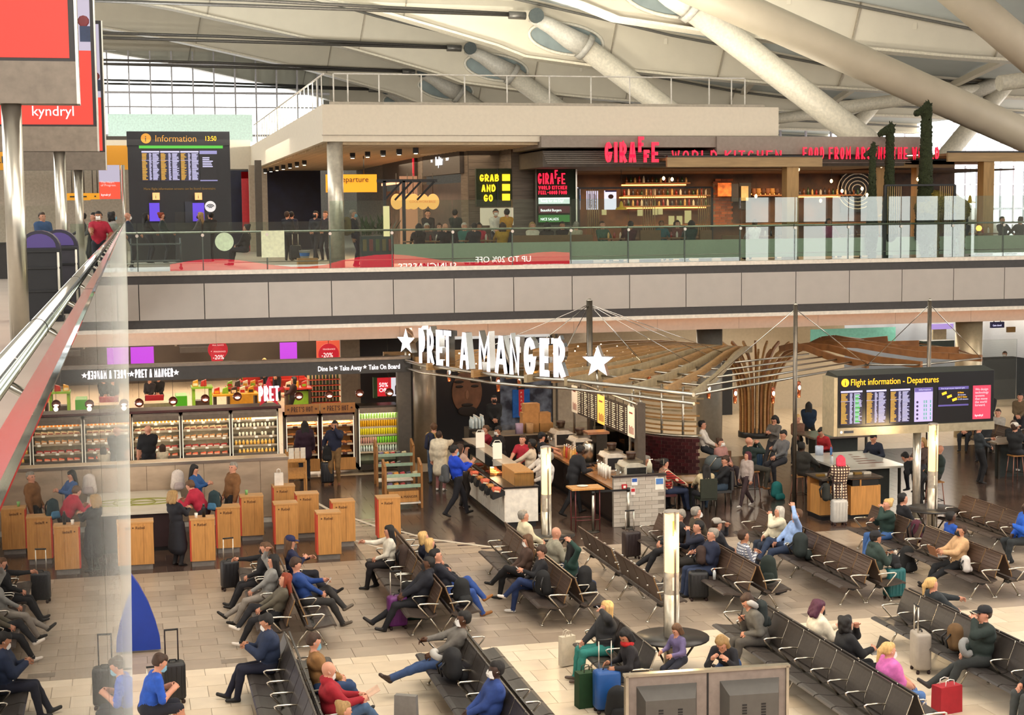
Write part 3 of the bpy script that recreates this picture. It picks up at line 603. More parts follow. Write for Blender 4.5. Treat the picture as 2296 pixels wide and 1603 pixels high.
# right front
p_d2 = S('person in a cream hoodie and dark mask looking down', FD, 1, 23.05, H=1.72, top='ded2bb', bot='22232a', hair='p', hs='curly', mask='k', arms=('phone', 'book'), lean=2, nod=26, hood=1, bulk=.035)
p_d3 = S('person in black with a laptop on the knees', FD, 1, 22.0, H=1.72, top='141417', bot='17181c', hair='k', hs='afro', arms=('face', 'book'), lean=4, bulk=.025)
p_d4 = S('person in a bright pink top and jeans with a white mask', FD, 1, 20.55, H=1.66, top='c866a8', bot='4b6ea2', hair='y', hs='pony', mask='w', arms=('thigh', 'lap'), sleeve=0, lean=6, bulk=.045, nod=12)
p_e1 = S('person in a dark jacket leaning back with bare feet up', FE, 1, 24.2, H=1.68, top='22282c', bot='1d2229', shoe='c98f74', hair='y', hs='pony', arms=('phone', 'lap'), legs=('mid', 'out'), lean=24, nod=10, bulk=.02)
p_f1 = S('person in a black cap and dark green shirt, hand to the chin', FE, -1, 21.8, H=1.84, top='1e2a26', bot='2a2d2c', shoe='2a2422', hair='b', cap='14151a', arms=('face', 'lap'), legs=('mid', 'out'), lean=4, bulk=.02)
p_f2 = S('person with a pale blue mask bent forward in black', FE, -1, 20.0, H=1.7, top='1a1c1d', bot='3a3d3c', hair='s', hs='bob', mask='b', arms=('lap', 'thigh'), legs=('sit', 'sit'), lean=-22, nod=14, bulk=.02)
p_L1 = person('person in a blue T-shirt and blue mask crouched over the case', .05, 22.75, 10, 'sit', H=1.78, top='2352b4', bot='1a1c28', skin='l', hair='b', mask='b', arms=('book', 'book'), sleeve=0, lean=-18, nod=25, shorts=1)
# ------------------------------------------------------------------ standing people downstairs
P_ = person
P_('person in a long black coat holding a phone by the oak boxes', .85, 34.6, 40, 'stand', H=1.68, top='191a22', bot='16161b', hair='s', hs='curly', arms=('phone', 'phone'), coat=.5, nod=18)
P_('person in a red hoodie bending over the marble table', 1.5, 35.9, 150, 'stand', H=1.72, top='a81f38', bot='231c22', hair='n', arms=('reach', 'reach'), lean=-32, nod=25, hood=1, bulk=.02)
P_('person in a brown sheepskin jacket looking aside', 2.2, 37.4, 200, 'stand', H=1.8, top='7a5330', bot='1c1a1c', hair='g', arms=('side', 'pocket'), yaw=30, bulk=.03)
P_('person in a blue top reading the phone at the stone counter', 1.45, 38.3, 330, 'stand', H=1.64, top='264f84', bot='2a2a34', hair='k', hs='long', arms=('phone', 'phone'), nod=25)
P_('person in a black T-shirt choosing food at the chillers', .38, 44.6, 90, 'stand', H=1.86, top='101014', bot='1a1a20', hs='bald', arms=('side', 'reach'), sleeve=0, bulk=.03)
P_('small person in beige beside the person in the black T-shirt', .75, 44.6, 100, 'stand', H=1.3, top='c8b89c', bot='2a2a34', hair='b', hs='bob')
P_('person in a dark purple coat and hat at the heated cabinet', 4.78, 45.0, 95, 'stand', H=1.74, top='2c1526', bot='191620', hair='k', hs='long', bulk=.04, arms=('side', 'side'), coat=.2)
P_('person in tan trousers and a dark jacket holding a black suitcase', 5.52, 44.0, 250, 'stand', H=1.82, top='1c2138', bot='7a5c38', shoe='7a4a32', hair='k', mask='k', skin='m', arms=('face', 'handle'), bulk=.02)
P_('person with a rucksack in a tan top queuing at the counter', 8.25, 43.3, 85, 'stand', H=1.76, top='a8844c', bot='4a5a72', hair='n', arms=('reach', 'side'))
P_('person in a long white puffer coat pointing at the counter', 8.2, 42.1, 60, 'stand', H=1.68, top='d6c8ae', bot='8a5a58', shoe='e0dad2', hair='b', arms=('side', 'out'), bulk=.05, coat=.35, hood=1)
P_('person in a bright blue sports jacket walking past the counter', 7.9, 38.35, 10, 'walk', H=1.82, top='1540c0', bot='12121a', hair='k', mask='b', arms=('phone', 'phone'), nod=20, bulk=.02)
P_('customer in a pale pink coat behind the person in blue', 8.3, 39.6, 20, 'stand', H=1.66, top='b89888', bot='2a2420', hair='b', hs='long', arms=('face', 'phone'), bulk=.02, nod=20)
# staff
P_('shop worker in a red shirt reaching over the far counter', 9.8, 43.0, 190, 'stand', H=1.66, top='8a1826', bot='1a1718', hair='n', mask='w', arms=('reach', 'side'), sleeve=0, lean=-10)
P_('shop worker in black with a white mask at the till', 10.0, 42.4, 200, 'stand', H=1.7, top='1b1718', bot='1a1718', skin='m', hair='k', mask='w', arms=('desk', 'desk'), lean=-8, nod=15)
P_('shop worker in a red T-shirt and lanyard behind the counter', 10.1, 40.4, 235, 'stand', H=1.7, top='a01c2c', bot='1d1a1a', hair='b', hs='bun', arms=('lap', 'desk'), sleeve=0)
P_('shop worker in a cream shirt, back turned', 10.05, 39.4, 150, 'stand', H=1.74, top='cdbba4', bot='1f1c1c', skin='d', hair='k', arms=('desk', 'side'))
P_('shop worker in a white shirt with a mask and blue gloves', 10.0, 38.1, 190, 'stand', H=1.68, top='d8cabb', bot='201d1d', skin='d', hair='k', mask='w', arms=('desk', 'desk'), nod=22)
P_('person in a white shirt standing at the near end', 9.85, 36.95, 170, 'stand', H=1.76, top='dedad2', bot='3a2f2a', skin='t', hair='g', arms=('lap', 'side'), bulk=.015)
P_('shop worker in black leaning over the barista ledge', 10.7, 37.6, 15, 'stand', H=1.82, top='15151a', bot='16161a', skin='x', hair='k', arms=('reach', 'desk'), lean=-22, nod=20, legs=('fwd', 'rear'), bulk=.02)
P_('shop worker in a black cap at the coffee machines', 10.85, 40.9, 10, 'stand', H=1.68, top='17171b', bot='17171b', hair='k', cap='14141a', arms=('reach', 'desk'), sleeve=0, nod=20)
# ------------------------------------------------------------------ sandwich shop: chillers, sign beam, plinths
MAROON = mt('3a1416', .5); STONE = mt('a8937c', .5, n=.18, s=1.5, b=.05, st=(1, 1, 3)); WARM = lit('ffd9a0', 5); LEDW = lit('fff0d0', 14)
STEELB = mt('8f867a', .3, .8, n=.1); OAKD = mt('9a6a38', .5, n=.2, s=5, st=(8, 8, .7)); GLS = glass('shop_glass', (.96, .97, .95)); TAG = mt('f4eeda', .6, e=.25, n=0)
YF = 45.7
def open_case(name, label, x0, x1, z0, z1, shelves, body, dep=.75, Y=YF, led=LEDW, glow=14, lightcol=(1, .82, .55), glassfront=True, cat='chiller', backm=None):
    t = thing(name, label, cat, (0, 0, 0)); w = .05
    m = MB(); m.box(x0, x0+w, Y, Y+dep, z0, z1).box(x1-w, x1, Y, Y+dep, z0, z1); m.box(x0, x1, Y, Y+dep, z1-.1, z1).box(x0, x1, Y, Y+dep, z0, z0+.16); m.build('cabinet_body', body, t)
    bx(x0+w, x1-w, Y+dep-.04, Y+dep, z0+.16, z1-.1).build('back_panel', backm or mt('d8c8a8', .6), t)
    bx(x0+.02, x1-.02, Y-.03, Y+.02, z1-.22, z1-.06).build('light_canopy', STEELB, t)
    for k, z in enumerate(shelves):
        s = bx(x0+w, x1-w, Y+.08+.05*0, Y+dep-.04, z-.015, z).build('shelf', STEELB, t)
        bx(x0+w, x1-w, Y+.06, Y+.08, z-.04, z+.015).build('shelf_edge', mt('c9b79a', .4, .3), s)
        if k: bx(x0+w+.03, x1-w-.03, Y+.1, Y+.13, z-.03, z-.016).build('strip_light', led, s)
    bx(x0+w, x1-w, Y+.05, Y+.09, z1-.13, z1-.1).build('strip_light', led, t)
    if glassfront:
        for sx in (x0+.03, x1-.05): bx(sx, sx+.02, Y-.03, Y, z0+.1, z1-.1).build('edge_light', lit('fff0d0', 1.2), t)
    return t
def row_of(mesh, label, cat, group, x0, x1, n, y, z, jit=.01, skip=0., name='bottle'):
    for i in range(n):
        if skip and random.random() < skip: continue
        o = inst(name, mesh, None, (x0+(x1-x0)*(i+.5)/n+random.uniform(-jit, jit), y+random.uniform(-jit, jit), z+.001)); tag(o, label, cat, group)
def bottle_mesh(h, r, body, capc, nm='bottle'):
    m = MB(); m.lathe([(r*.9, 0), (r, .01), (r, h*.6), (r*.45, h*.8), (r*.4, h*.9)], 9); m.mi = 1; m.lathe([(r*.45, h*.9), (r*.45, h)], 9); return m.mesh(nm, [body, capc])
def can_mesh(h, r, body): m = MB().lathe([(r*.8, 0), (r, .01), (r, h-.012), (r*.8, h)], 9); return m.mesh('drink_can', body)
def pack_mesh(w, d, h, c, c2):
    m = MB().prism([(-w/2, 0), (w/2, 0), (w/2*.9, h), (-w/2*.7, h*.75)], d, Matrix.Translation((0, -d/2, 0))); m.mi = 1; m.box(-w*.35, w*.35, -d/2-.004, -d/2, h*.1, h*.5); return m.mesh('food_pack', [c, c2])
xs = [slot(150, 0, 292, 1, YF)[0], GY(294, 960, YF).x, GY(402, 960, YF).x, GY(406, 960, YF).x, GY(513, 960, YF).x, GY(518, 960, YF).x, GY(625, 960, YF).x]
xs[2] = xs[3]-.004; xs[4] = xs[5]-.004; zt, zb = 2.02, .6; sh = [.72, .98, 1.24, 1.5, 1.72]
JUICE = bottle_mesh(.2, .035, mt('ff9a30', .3, e=.15), mt('d8352a', .4)); YOG = bottle_mesh(.13, .035, mt('f0e4c8', .5), mt('3a2a20', .5), 'yoghurt_pot'); GRAN = bottle_mesh(.14, .04, mt('e0a848', .5), mt('f2e8d0', .5), 'granola_pot')
SAND = pack_mesh(.17, .08, .1, mt('c98f5a', .6), mt('f3ead8', .6)); SALAD = pack_mesh(.2, .16, .07, mt('b8433a', .5), mt('e8dccb', .6)); WRAP = pack_mesh(.19, .1, .09, mt('d8b98a', .6), mt('8a4a3a', .6)); SANDR = pack_mesh(.18, .1, .1, mt('d86a4a', .6), mt('f6e6c8', .6))
c1 = open_case('chiller', 'open chiller of red juice and sandwiches behind the person in black', xs[1], xs[2], zb, zt, sh, STEELB)
c2 = open_case('chiller', 'open chiller of juice and salads in the middle of the row', xs[3], xs[4], zb, zt, sh, STEELB)
c3 = open_case('chiller', 'open chiller of yoghurt and granola pots, nearest the hot cabinets', xs[5], xs[6], zb, zt, sh, STEELB)
c0 = open_case('chiller', 'open chiller at the glass screen, left end of the row', -1.6, xs[1]-.03, zb, zt, sh, STEELB)
for nm, (a, b) in (('man in black', (xs[1], xs[2])), ('salad', (xs[3], xs[4])), ('screen', (-1.6, xs[1]-.05))):
    A, B = a+.08, b-.08; lb = {'man in black': 'the chiller behind the T-shirt person', 'salad': 'the middle chiller', 'screen': 'the chiller by the glass screen'}[nm]
    row_of(JUICE, 'red-capped juice bottle on the top shelf of '+lb, 'bottle', 'juice bottles', A, B, 12, YF+.25, sh[4], .004)
    row_of(WRAP, 'pale wrapped roll on the second shelf of '+lb, 'food pack', 'wrapped rolls', A, B, 7, YF+.25, sh[3], name='food_pack')
    row_of(SAND, 'sandwich pack on the third shelf of '+lb, 'food pack', 'sandwich packs', A, B, 7, YF+.22, sh[2], name='food_pack')
    row_of(SALAD, 'red salad box on the fourth shelf of '+lb, 'food pack', 'salad boxes', A, B, 6, YF+.25, sh[1], .02, name='food_pack')
    row_of(SANDR, 'red sandwich pack on the bottom shelf of '+lb, 'food pack', 'sandwich packs', A, B, 6, YF+.25, sh[0], .02, name='food_pack')
A, B = xs[5]+.09, xs[6]-.09
row_of(JUICE, 'yellow bottle on the top shelf of the pot chiller', 'bottle', 'juice bottles', A, A+(B-A)*.45, 6, YF+.22, sh[4], .004)
for k, (ms, lb) in enumerate(((YOG, 'white yoghurt pot'), (YOG, 'pale yoghurt pot'), (GRAN, 'granola pot'), (GRAN, 'golden granola pot'))):
    row_of(ms, lb+' on shelf %s of the pot chiller' % ('two', 'three', 'four', 'five')[k], 'pot', 'breakfast pots', A, B, 11, YF+.22, sh[3-k], .006, skip=.12, name='breakfast_pot')
for c, (a, b) in ((c1, (xs[1], xs[2])), (c2, (xs[3], xs[4])), (c3, (xs[5], xs[6]))):
    for k, z in enumerate(sh):
        for q in range(3):
            if random.random() < .85: bx(-.045, .045, -.004, .004, -.03, .03).build('price_card', TAG, c, (a+(b-a)*(.2+.3*q+random.uniform(-.06, .06)), YF+.05, z-.02))
for c, (a, b) in ((c0, (-1.6, xs[1])), (c1, (xs[1], xs[2])), (c2, (xs[3], xs[4])), (c3, (xs[5], xs[6]))):
    area('chiller_light', ((a+b)/2, YF+.35, zt-.12), b-a-.2, .3, 100, (1, .8, .5))
solo('chiller_hood', MB().prism([(-1.7, 0), (xs[6]+.08, 0), (xs[6]+.08, .07), (-1.7, .07)], .9, T(0, YF-.06, zt+.02)), MAROON, 'long dark maroon ledge on top of the chillers', 'ledge')
solo('chiller_plinth', bx(-1.7, xs[6]+.05, YF-.02, YF+.75, 0, zb), MAROON, 'dark plinth under the row of open chillers', 'plinth')
# hot cabinets
for k, (a, b, lab) in enumerate(((640, 716, 'heated cabinet in front of the person in purple'), (720, 796, 'heated cabinet behind the person with the suitcase'))):
    x0, x1 = GY(a, 980, YF).x, GY(b, 980, YF).x; sh2 = [.62, .9, 1.18, 1.46]
    t = open_case('hot_cabinet', lab, x0, x1, .12, 1.83, sh2, MAROON, led=lit('ffc890', 9), cat='cabinet', backm=mt('b98a5a', .6))
    bx(x0, x1, YF-.05, YF-.02, .14, .5).build('oak_kick_panel', OAK, t)
    s = bx(x0-.01, x1+.01, YF-.08, YF-.03, 1.84, 2.13).build('sign_board', mt('8a5a2a', .6, n=.15), t)
    w0 = word_w("PRET'S HOT", .055, .018, .3, .7); word("PRET'S HOT", .055, .15, .018, .006, T((x0+x1)/2-w0/2, YF-.088, 1.91), [mt('3a1a14', .7)]*2, s, .3, space=.7)
    for q in (-1, 1): star(.045, .006, T((x0+x1)/2+q*(w0/2+.09), YF-.088, 1.985)).build('printed_star', mt('3a1a14', .7), s)
    for j, z in enumerate(sh2):
        row_of(pack_mesh(.2, .12, .06, mt('d8924a', .6), mt('7a4020', .6)), 'hot baguette on shelf %s of the %s heated cabinet' % (('one', 'two', 'three', 'four')[j], ('first', 'second')[k]), 'food pack', 'hot food packs', x0+.08, x1-.08, 5, YF+.3, z, .02, name='food_pack')
        for q in (.3, .7): bx(-.07, .07, -.004, .004, -.03, .03).build('price_card', MAROON, t, (x0+(x1-x0)*q, YF+.04, z-.01))
    area('hot_cabinet_light', ((x0+x1)/2, YF+.35, 1.68), x1-x0-.2, .3, 110, (1, .62, .3))
# drinks fridge
x0, x1 = GY(803, 980, YF).x, GY(899, 980, YF).x; shd = [.62, .86, 1.12, 1.36, 1.6, 1.74]
fr = open_case('drinks_fridge', 'drinks fridge full of yellow and green cans', x0, x1, .1, 2.0, shd[:5], DKSTEEL, led=lit('f6ffd0', 6), cat='fridge', backm=mt('e8f0c0', .6))
row_of(can_mesh(.15, .033, mt('b8e070', .35, e=.2)), 'pale green can on the top shelf of the drinks fridge', 'can', 'drinks cans', x0+.08, x1-.08, 14, YF+.2, shd[4], .002, name='drink_can')
row_of(can_mesh(.2, .03, mt('e8a41c', .35, e=.1)), 'amber can on the second shelf of the drinks fridge', 'can', 'drinks cans', x0+.08, x1-.08, 16, YF+.2, shd[3], .002, name='drink_can')
row_of(can_mesh(.2, .03, mt('ead02a', .35, e=.1)), 'yellow can on the third shelf of the drinks fridge', 'can', 'drinks cans', x0+.08, x1-.08, 16, YF+.2, shd[2], .002, name='drink_can')
row_of(can_mesh(.18, .03, mt('e0a090', .35)), 'pink can on the fourth shelf of the drinks fridge', 'can', 'drinks cans', x0+.08, (x0+x1)/2-.05, 7, YF+.2, shd[1], .002, name='drink_can')
row_of(can_mesh(.18, .03, mt('8ad03a', .35, e=.1)), 'bright green can on the fourth shelf of the drinks fridge', 'can', 'drinks cans', (x0+x1)/2-.05, x1-.08, 8, YF+.2, shd[1], .002, name='drink_can')
row_of(bottle_mesh(.2, .03, mt('d8dcd8', .2), mt('e8e8e8', .4)), 'clear water bottle on the bottom shelf of the drinks fridge', 'bottle', 'water bottles', x0+.08, x1-.08, 14, YF+.2, shd[0], .004)
area('fridge_light', ((x0+x1)/2, YF+.35, 1.86), x1-x0-.2, .3, 30, (.95, 1, .6))
XR = x1
# stone counter in front
sw = thing('stone_counter', 'long stone-clad counter wall in front of the chillers', 'counter'); Yw = 38.95; ztop = GY(600, 1026, Yw).z; xr = GY(646, 1060, Yw).x
for k in range(8):
    xa = -1.8+(xr+1.8)*k/8; bx(xa+.004, -1.8+(xr+1.8)*(k+1)/8-.004, Yw, Yw+.08, .14, ztop-.06).build('stone_panel', STONE, sw)
bx(-1.8, xr, Yw+.02, Yw+.7, ztop-.06, ztop-.02).build('counter_top', mt('b89a70', .35, n=.15), sw); bx(-1.8, xr+.02, Yw-.02, Yw+.05, ztop-.07, ztop).build('steel_edge', STEEL, sw); bx(-1.8, xr, Yw+.02, Yw+.06, 0, .14).build('skirting', WHITE, sw)
bx(-1.8, xr, Yw+.08, Yw+.65, .0, ztop-.06).build('carcass', MAROON, sw)
# sign beam on posts
Yb = 45.3; bm = thing('sign_beam', 'dark grey fascia beam with white lit shop lettering', 'sign')
zb0, zb1 = GY(500, 848, Yb).z, GY(500, 818, Yb).z; xe = GY(921, 830, Yb).x
bx(-2.2, xe, Yb, Yb+.35, zb0, zb1).build('beam_box', mt('3b3835', .5), bm); bx(-2.2, xe, Yb-.03, Yb+.38, zb1, zb1+.08).build('beam_cap', STEELB, bm)
bx(xe-.4, xe, Yb+.02, Yb+.3, 0, zb0).build('end_post', mt('4a443c', .45), bm)
LW = lit('fff4f4', 2.6); q0 = GY(303, 840, Yb); q1 = GY(388, 833, Yb); hh = .2
w1 = word_w('PRET A MANGER', .085, .03, .28, .7); k = (q1.x-q0.x)/w1
word('PRET A MANGER', .085*k, .23, .032, .02, T(q0.x, Yb-.025, zb0+.1), [LW, LW], bm, .28, space=.7)
for px in (295, 395): star(.085, .02, T(GY(px, 836, Yb).x, Yb-.025, zb0+.21)).build('lit_star', LW, bm)
zz = zb0+.11
for s, a, b in (('Dine In', 712, 746), ('Take Away', 761, 811), ('Take On Board', 826, 896)):
    o = text(s, .2, Matrix.Identity(4), LW, bm, depth=.015, bold=0); xsv = [v.co.x for v in o.data.vertices]; xa, xb = GY(a, 820, Yb).x, GY(b, 818, Yb).x
    o.data.transform(T(xa, Yb-.02, zz) @ Matrix.Diagonal(((xb-xa)/max(xsv), 1, 1, 1)))
for px in (753, 818): star(.06, .015, T(GY(px, 822, Yb).x, Yb-.02, zz+.08)).build('lit_star', LW, bm)
# hanging lettering "PRET" with red star
t = thing('hanging_sign', 'white lit letters on a red star hanging over the chillers', 'sign'); Yh = 45.4; x0, x1, z0, z1 = slot(580, 866, 626, 899, Yh)
star(.46, .03, T((x0+x1)/2, Yh+.06, (z0+z1)/2+.02)).build('red_star', lit('d01030', .7), t)
k = (x1-x0)/word_w('PRET', .13, .05, .2); word('PRET', .13*k, z1-z0, .055, .04, T(x0, Yh, z0), [LW, LW], t, .2)
for q in (.25, .75): MB().tube([(x0+(x1-x0)*q, Yh+.05, z1-.02), (x0+(x1-x0)*q, Yh+.05, zb0)], .006, 5).build('hanger', DKSTEEL, t)
# globe pendants
GLOBE = mt('5a2a1c', .12, .3, n=0); gl = MB(); gl.ball((0, 0, 0), .13, 14); gm = gl.mesh('globe', GLOBE); bulb = MB().ball((0, 0, -.02), .06, 10, (1.2, 1, .6)).mesh('bulb', lit('ffe8c8', 6))
for i, (px, py) in enumerate(((312, 903), (388, 899), (460, 894), (532, 889), (670, 888), (738, 886), (806, 882), (873, 880))):
    c = GY(px, py, 45.47); t = thing('globe_pendant', 'smoked brown glass globe lamp, number %s of the row counted from the glass screen' % ('one', 'two', 'three', 'four', 'five', 'six', 'seven', 'eight')[i], 'lamp', c, group='globe lamps over the chillers')
    inst('globe', gm, t); b_ = inst('bulb', bulb, t, (0, -.1, 0)); MB().tube([(0, 0, .12), (0, 0, zb0-c.z)], .006, 5).build('cable', DKSTEEL, t)
    point('globe_light', c+Vector((0, -.3, -.1)), 5, (1, .75, .45), .06)
# oak plinth tables; red glow on one side painted as a faintly glowing panel
REDS = mt('b8402c', .5, e=.25, n=0); KICK = mt('77706a', .5); PRN = mt('4a2c16', .7)
plinths = [(427, 481, 1169, 1270, 'under the flask and paper cup'), (297, 335, 1172, 1278, 'at the edge of the glass screen'), (486, 537, 1137, 1240, 'behind the person in the long black coat'), (537, 592, 1110, 1212, 'beside the person in the sheepskin jacket'),
           (611, 662, 1085, 1186, 'under the white paper bag'), (614, 668, 1128, 1231, 'behind the person in the navy cap'), (662, 716, 1102, 1206, 'behind the empty plinth pair, near the book rack'), (709, 765, 1148, 1255, 'standing nearest the pale floor'), (743, 796, 1121, 1226, 'beside the white floor line'), (844, 899, 1139, 1216, 'behind the person in the white jumper')]
PLX = []
for i, (a, b, tp, bt, lb) in enumerate(plinths):
    c = G((a+b)/2+2, bt); w = .54; d = .42; hgt = 1.06; t = thing('oak_plinth', 'oak box table %s' % lb, 'table', (c.x, c.y, 0), group='oak box tables'); PLX.append(c)
    bx(-w/2+.03, w/2-.03, .03, d-.03, 0, .12).build('kick', KICK, t); bx(-w/2+.03, w/2, 0, d, .12, hgt-.03).build('box_body', OAK, t); bx(-w/2, w/2+.01, -.01, d+.01, hgt-.03, hgt).build('table_top', mt('c4935a', .4, n=.14, s=3, st=(.6, 6, 1)), t)
    bx(-w/2, -w/2+.03, .02, d-.02, .12, hgt-.03).build('red_glow_side', REDS, t)
    bx(w*.1, w*.1+.006, -.004, .0, .13, hgt-.04).build('panel_joint', OAKD, t)
    text('Rebel', .09, T(-w/2+.16, -.004, hgt-.16), PRN, t, depth=.004); star(.025, .004, T(-w/2+.11, -.004, hgt-.13)).build('printed_star', PRN, t)
# things on the plinths
def cup(label, loc, col='efe6d8', h=.11, lid=None):
    t = thing('paper_cup', label, 'cup', loc); MB().lathe([(.028, 0), (.038, h)], 12).build('cup_body', mt(col, .6), t)
    if lid: MB().lathe([(.04, h), (.04, h+.012), (.03, h+.016)], 12).build('lid', mt(lid, .5), t)
    return t
c = PLX[0]; cup('white paper cup on the oak box by the flask', (c.x-.12, c.y+.12, 1.06))
t = thing('flask', 'black drinking flask on the oak box', 'flask', (c.x+.05, c.y+.2, 1.06)); MB().lathe([(.035, 0), (.037, .2), (.03, .24)], 12).build('flask_body', BLACK, t); MB().lathe([(.024, .24), (.024, .29)], 10).build('cap', DKSTEEL, t)
def paper_bag(label, loc, w, d, h, col, rz=0., handle=None, name='paper_bag'):
    t = thing(name, label, 'bag', loc, rz); MB().prism([(-w/2, 0), (w/2, 0), (w/2*.96, h), (-w/2*.96, h)], d, T(0, -d/2, 0)).build('bag_body', mt(col, .75, n=.1), t)
    for q in (-1, 1): MB().tube([(-w*.2, q*d*.3, h-.01), (-w*.18, q*d*.3, h+.08), (0, q*d*.3, h+.1), (w*.18, q*d*.3, h+.08), (w*.2, q*d*.3, h-.01)], .008, 5).build('handle', mt(handle or col, .7), t)
    return t
c = PLX[4]; paper_bag('white paper bag with printed front on the far oak box', (c.x-.1, c.y+.2, 1.06), .22, .12, .3, 'e6ddd0')
cup('green cup on the oak box beside the sheepskin jacket', (PLX[3].x-.1, PLX[3].y+.25, 1.06), '7fb06a')
# ------------------------------------------------------------------ food counter island
def GXp(px, py, X): v = ray(px, py); return Vector((0, 0, CAMZ))+v*(X/v.x)
CX0, CX1, CY0, CY1 = 8.68, 9.52, 36.5, 44.4
t = thing('service_counter', 'white-fronted food counter with black top and glass display', 'counter')
for k in range(5):
    a = CY0+(CY1-CY0)*k/5; bx(CX0, CX0+.03, a+.004, CY0+(CY1-CY0)*(k+1)/5-.004, .14, .97).build('side_panel', mt('e4dccd', .45), t)
bx(CX0+.03, CX1, CY0, CY0+.03, .14, .97).build('end_panel', mt('e8e2d6', .4), t); bx(CX0+.03, CX1, CY0+.03, CY1, .14, .97).build('carcass', MAROON, t)
bx(CX0+.06, CX1-.04, CY0+.06, CY1, 0, .14).build('kick', BLACK, t); bx(CX0-.03, CX1+.03, CY0-.03, CY1, .97, 1.01).build('counter_top', mt('1d1a1a', .25), t)
bx(CX1-.42, CX1, CY0+1.75, CY1-1, 1.22, 1.25).build('service_ledge', mt('c9b49a', .25), t)
bx(CX0+.03, CX0+.045, CY0+1.75, CY1-2.2, 1.01, 1.25).build('display_glass', GLS, t); bx(CX0+.03, CX1-.4, CY0+1.75, CY1-2.2, 1.24, 1.255).build('glass_top', GLS, t)
bx(CX0+.1, CX0+.16, CY0+1.8, CY1-2.3, 1.2, 1.215).build('strip_light', lit('ffce90', 8), t)
m = MB(); bx(CX0-.005, CX0-.001, 38.2, 38.7, .35, .95); star(.26, .004, Matrix.Translation((CX0-.006, 38.6, .62)) @ Matrix.Rotation(math.pi/2, 4, 'Z')).build('printed_star', mt('6a5a4c', .7), t)
solo('bread_box', MB().prism([(0, 0), (1.3, 0), (1.3, .34), (0, .34)], .48, Matrix.Translation((CX0+.28, CY0+.12, 1.012)) @ Matrix.Rotation(math.pi/2, 4, 'Z') @ Matrix.Translation((0, -.48, 0))), OAK, 'oak bread box on the near end of the food counter', 'box')
solo('cake_case', bx(CX0+.27, CX0+.75, CY0+.02, CY0+.11, 1.012, 1.33), GLS, 'small glass case front at the end of the bread box', 'case')
area('counter_light', (CX0+.25, 40.2, 1.2), .2, 4, 26, (1, .62, .3))
PASTRY = [pack_mesh(.14, .11, .07, mt(c, .6), mt('6a3a1c', .6)) for c in ('b87838', 'c98a44', '8a4a26')]
for i in range(42):
    o = inst('pastry', PASTRY[i % 3], None, (CX0+.14+.11*(i % 3), 38.35+.27*(i//3), 1.012+.0), (0, 0, random.uniform(0, 3))); tag(o, 'golden pastry in the glass display of the food counter', 'pastry', 'pastries in the display')
CHUTE = MB().prism([(0, 0), (.3, .1), (.3, .2), (.02, .22), (-.02, .1)], .3, T(0, -.15, 0)); chm = CHUTE.mesh('chute', BLACK)
for i in range(7):
    y = 36.62+.62*i; c = thing('snack_chute', 'black snack bin on the side of the counter, number %s from the near end' % ('one', 'two', 'three', 'four', 'five', 'six', 'seven')[i], 'bin', (CX0-.29, y, .72), group='snack bins on the counter'); inst('bin_shell', chm, c)
    for q in range(4):
        p = inst('snack_pack', PASTRY[(i+q) % 3] if i % 2 else SANDR, None, (CX0-.2+.05*(q % 2), y-.1+.06*q, .915), (.3, .2, q)); tag(p, 'small snack pack in snack bin number %s from the near end' % ('one', 'two', 'three', 'four', 'five', 'six', 'seven')[i], 'snack', 'snacks in the bins')
for y, lb in ((39.35, 'in front of the staff in red'), (41.4, 'between the customers and the till')):
    c = thing('menu_holder', 'white standing price sign on the counter '+lb, 'sign', (CX0+.5, y, 1.26 if y < 42 else 1.02)); bx(-.12, .12, -.02, .02, 0, .42).build('sign_panel', mt('efe6d4', .5, e=.15, n=0), c); MB().tube([(-.1, 0, .42), (-.06, 0, .48), (.06, 0, .48), (.1, 0, .42)], .012, 6).build('grip', WHITE, c)
c = thing('spray_bottle', 'clear spray bottle on the counter ledge', 'bottle', (CX0+.65, 40.4, 1.26)); MB().lathe([(.04, 0), (.04, .14), (.015, .18)], 10).build('bottle_body', mt('d8d8d0', .2), c); bx(-.05, .02, -.01, .01, .18, .22).build('nozzle', WHITE, c)
# back block with boxes
t = thing('back_counter', 'black tiled counter at the back with card boxes on it', 'counter'); bx(9.75, 13.2, 43.9, 44.8, 0, 1.18).build('counter_body', mt('1f1a18', .3, n=.2, s=6), t); bx(9.7, 13.25, 43.86, 44.85, 1.18, 1.22).build('counter_top', mt('8c7c68', .3), t); bx(9.75, 13.2, 43.95, 43.97, 1.22, 1.5).build('glass_screen', GLS, t); bx(13.1, 13.15, 39.5, 44, 1.0, 1.55).build('glass_side', GLS, t)
CARD = mt('b98650', .75, n=.12)
for i, (px, py, w, h, lb) in enumerate(((1187, 950, .5, .3, 'lower stack'), (1187, 930, .5, .28, 'upper layer by the wall'), (1190, 915, .46, .26, 'topmost of the pile'), (1222, 948, .4, .26, 'right of the pile'), (1218, 922, .36, .3, 'open lid at the top'))):
    c = GY(px, py, 44.3); bz = thing('card_box', 'brown cardboard box, '+lb, 'box', (c.x, 44.3, 1.225+(0, .3, .58, 0, .26)[i])); bx(-w/2, w/2, -.18, .18, 0, h).build('box_body', CARD, bz); bx(-w/2, w/2, -.025, .025, h, h+.002).build('tape', mt('d8b070', .4), bz)
for i, (px, lb, col) in enumerate(((1165, 'lilac', 'a890a8'), (1188, 'brown', 'b08a60'))): solo('paper_roll', MB().lathe([(.12, 0), (.12, .3), (.03, .3)], 14), mt(col, .8), lb+' stack of paper cups on the back counter', 'cup stack', loc=(GY(px, 950, 43.95).x, 44.0, 1.222))
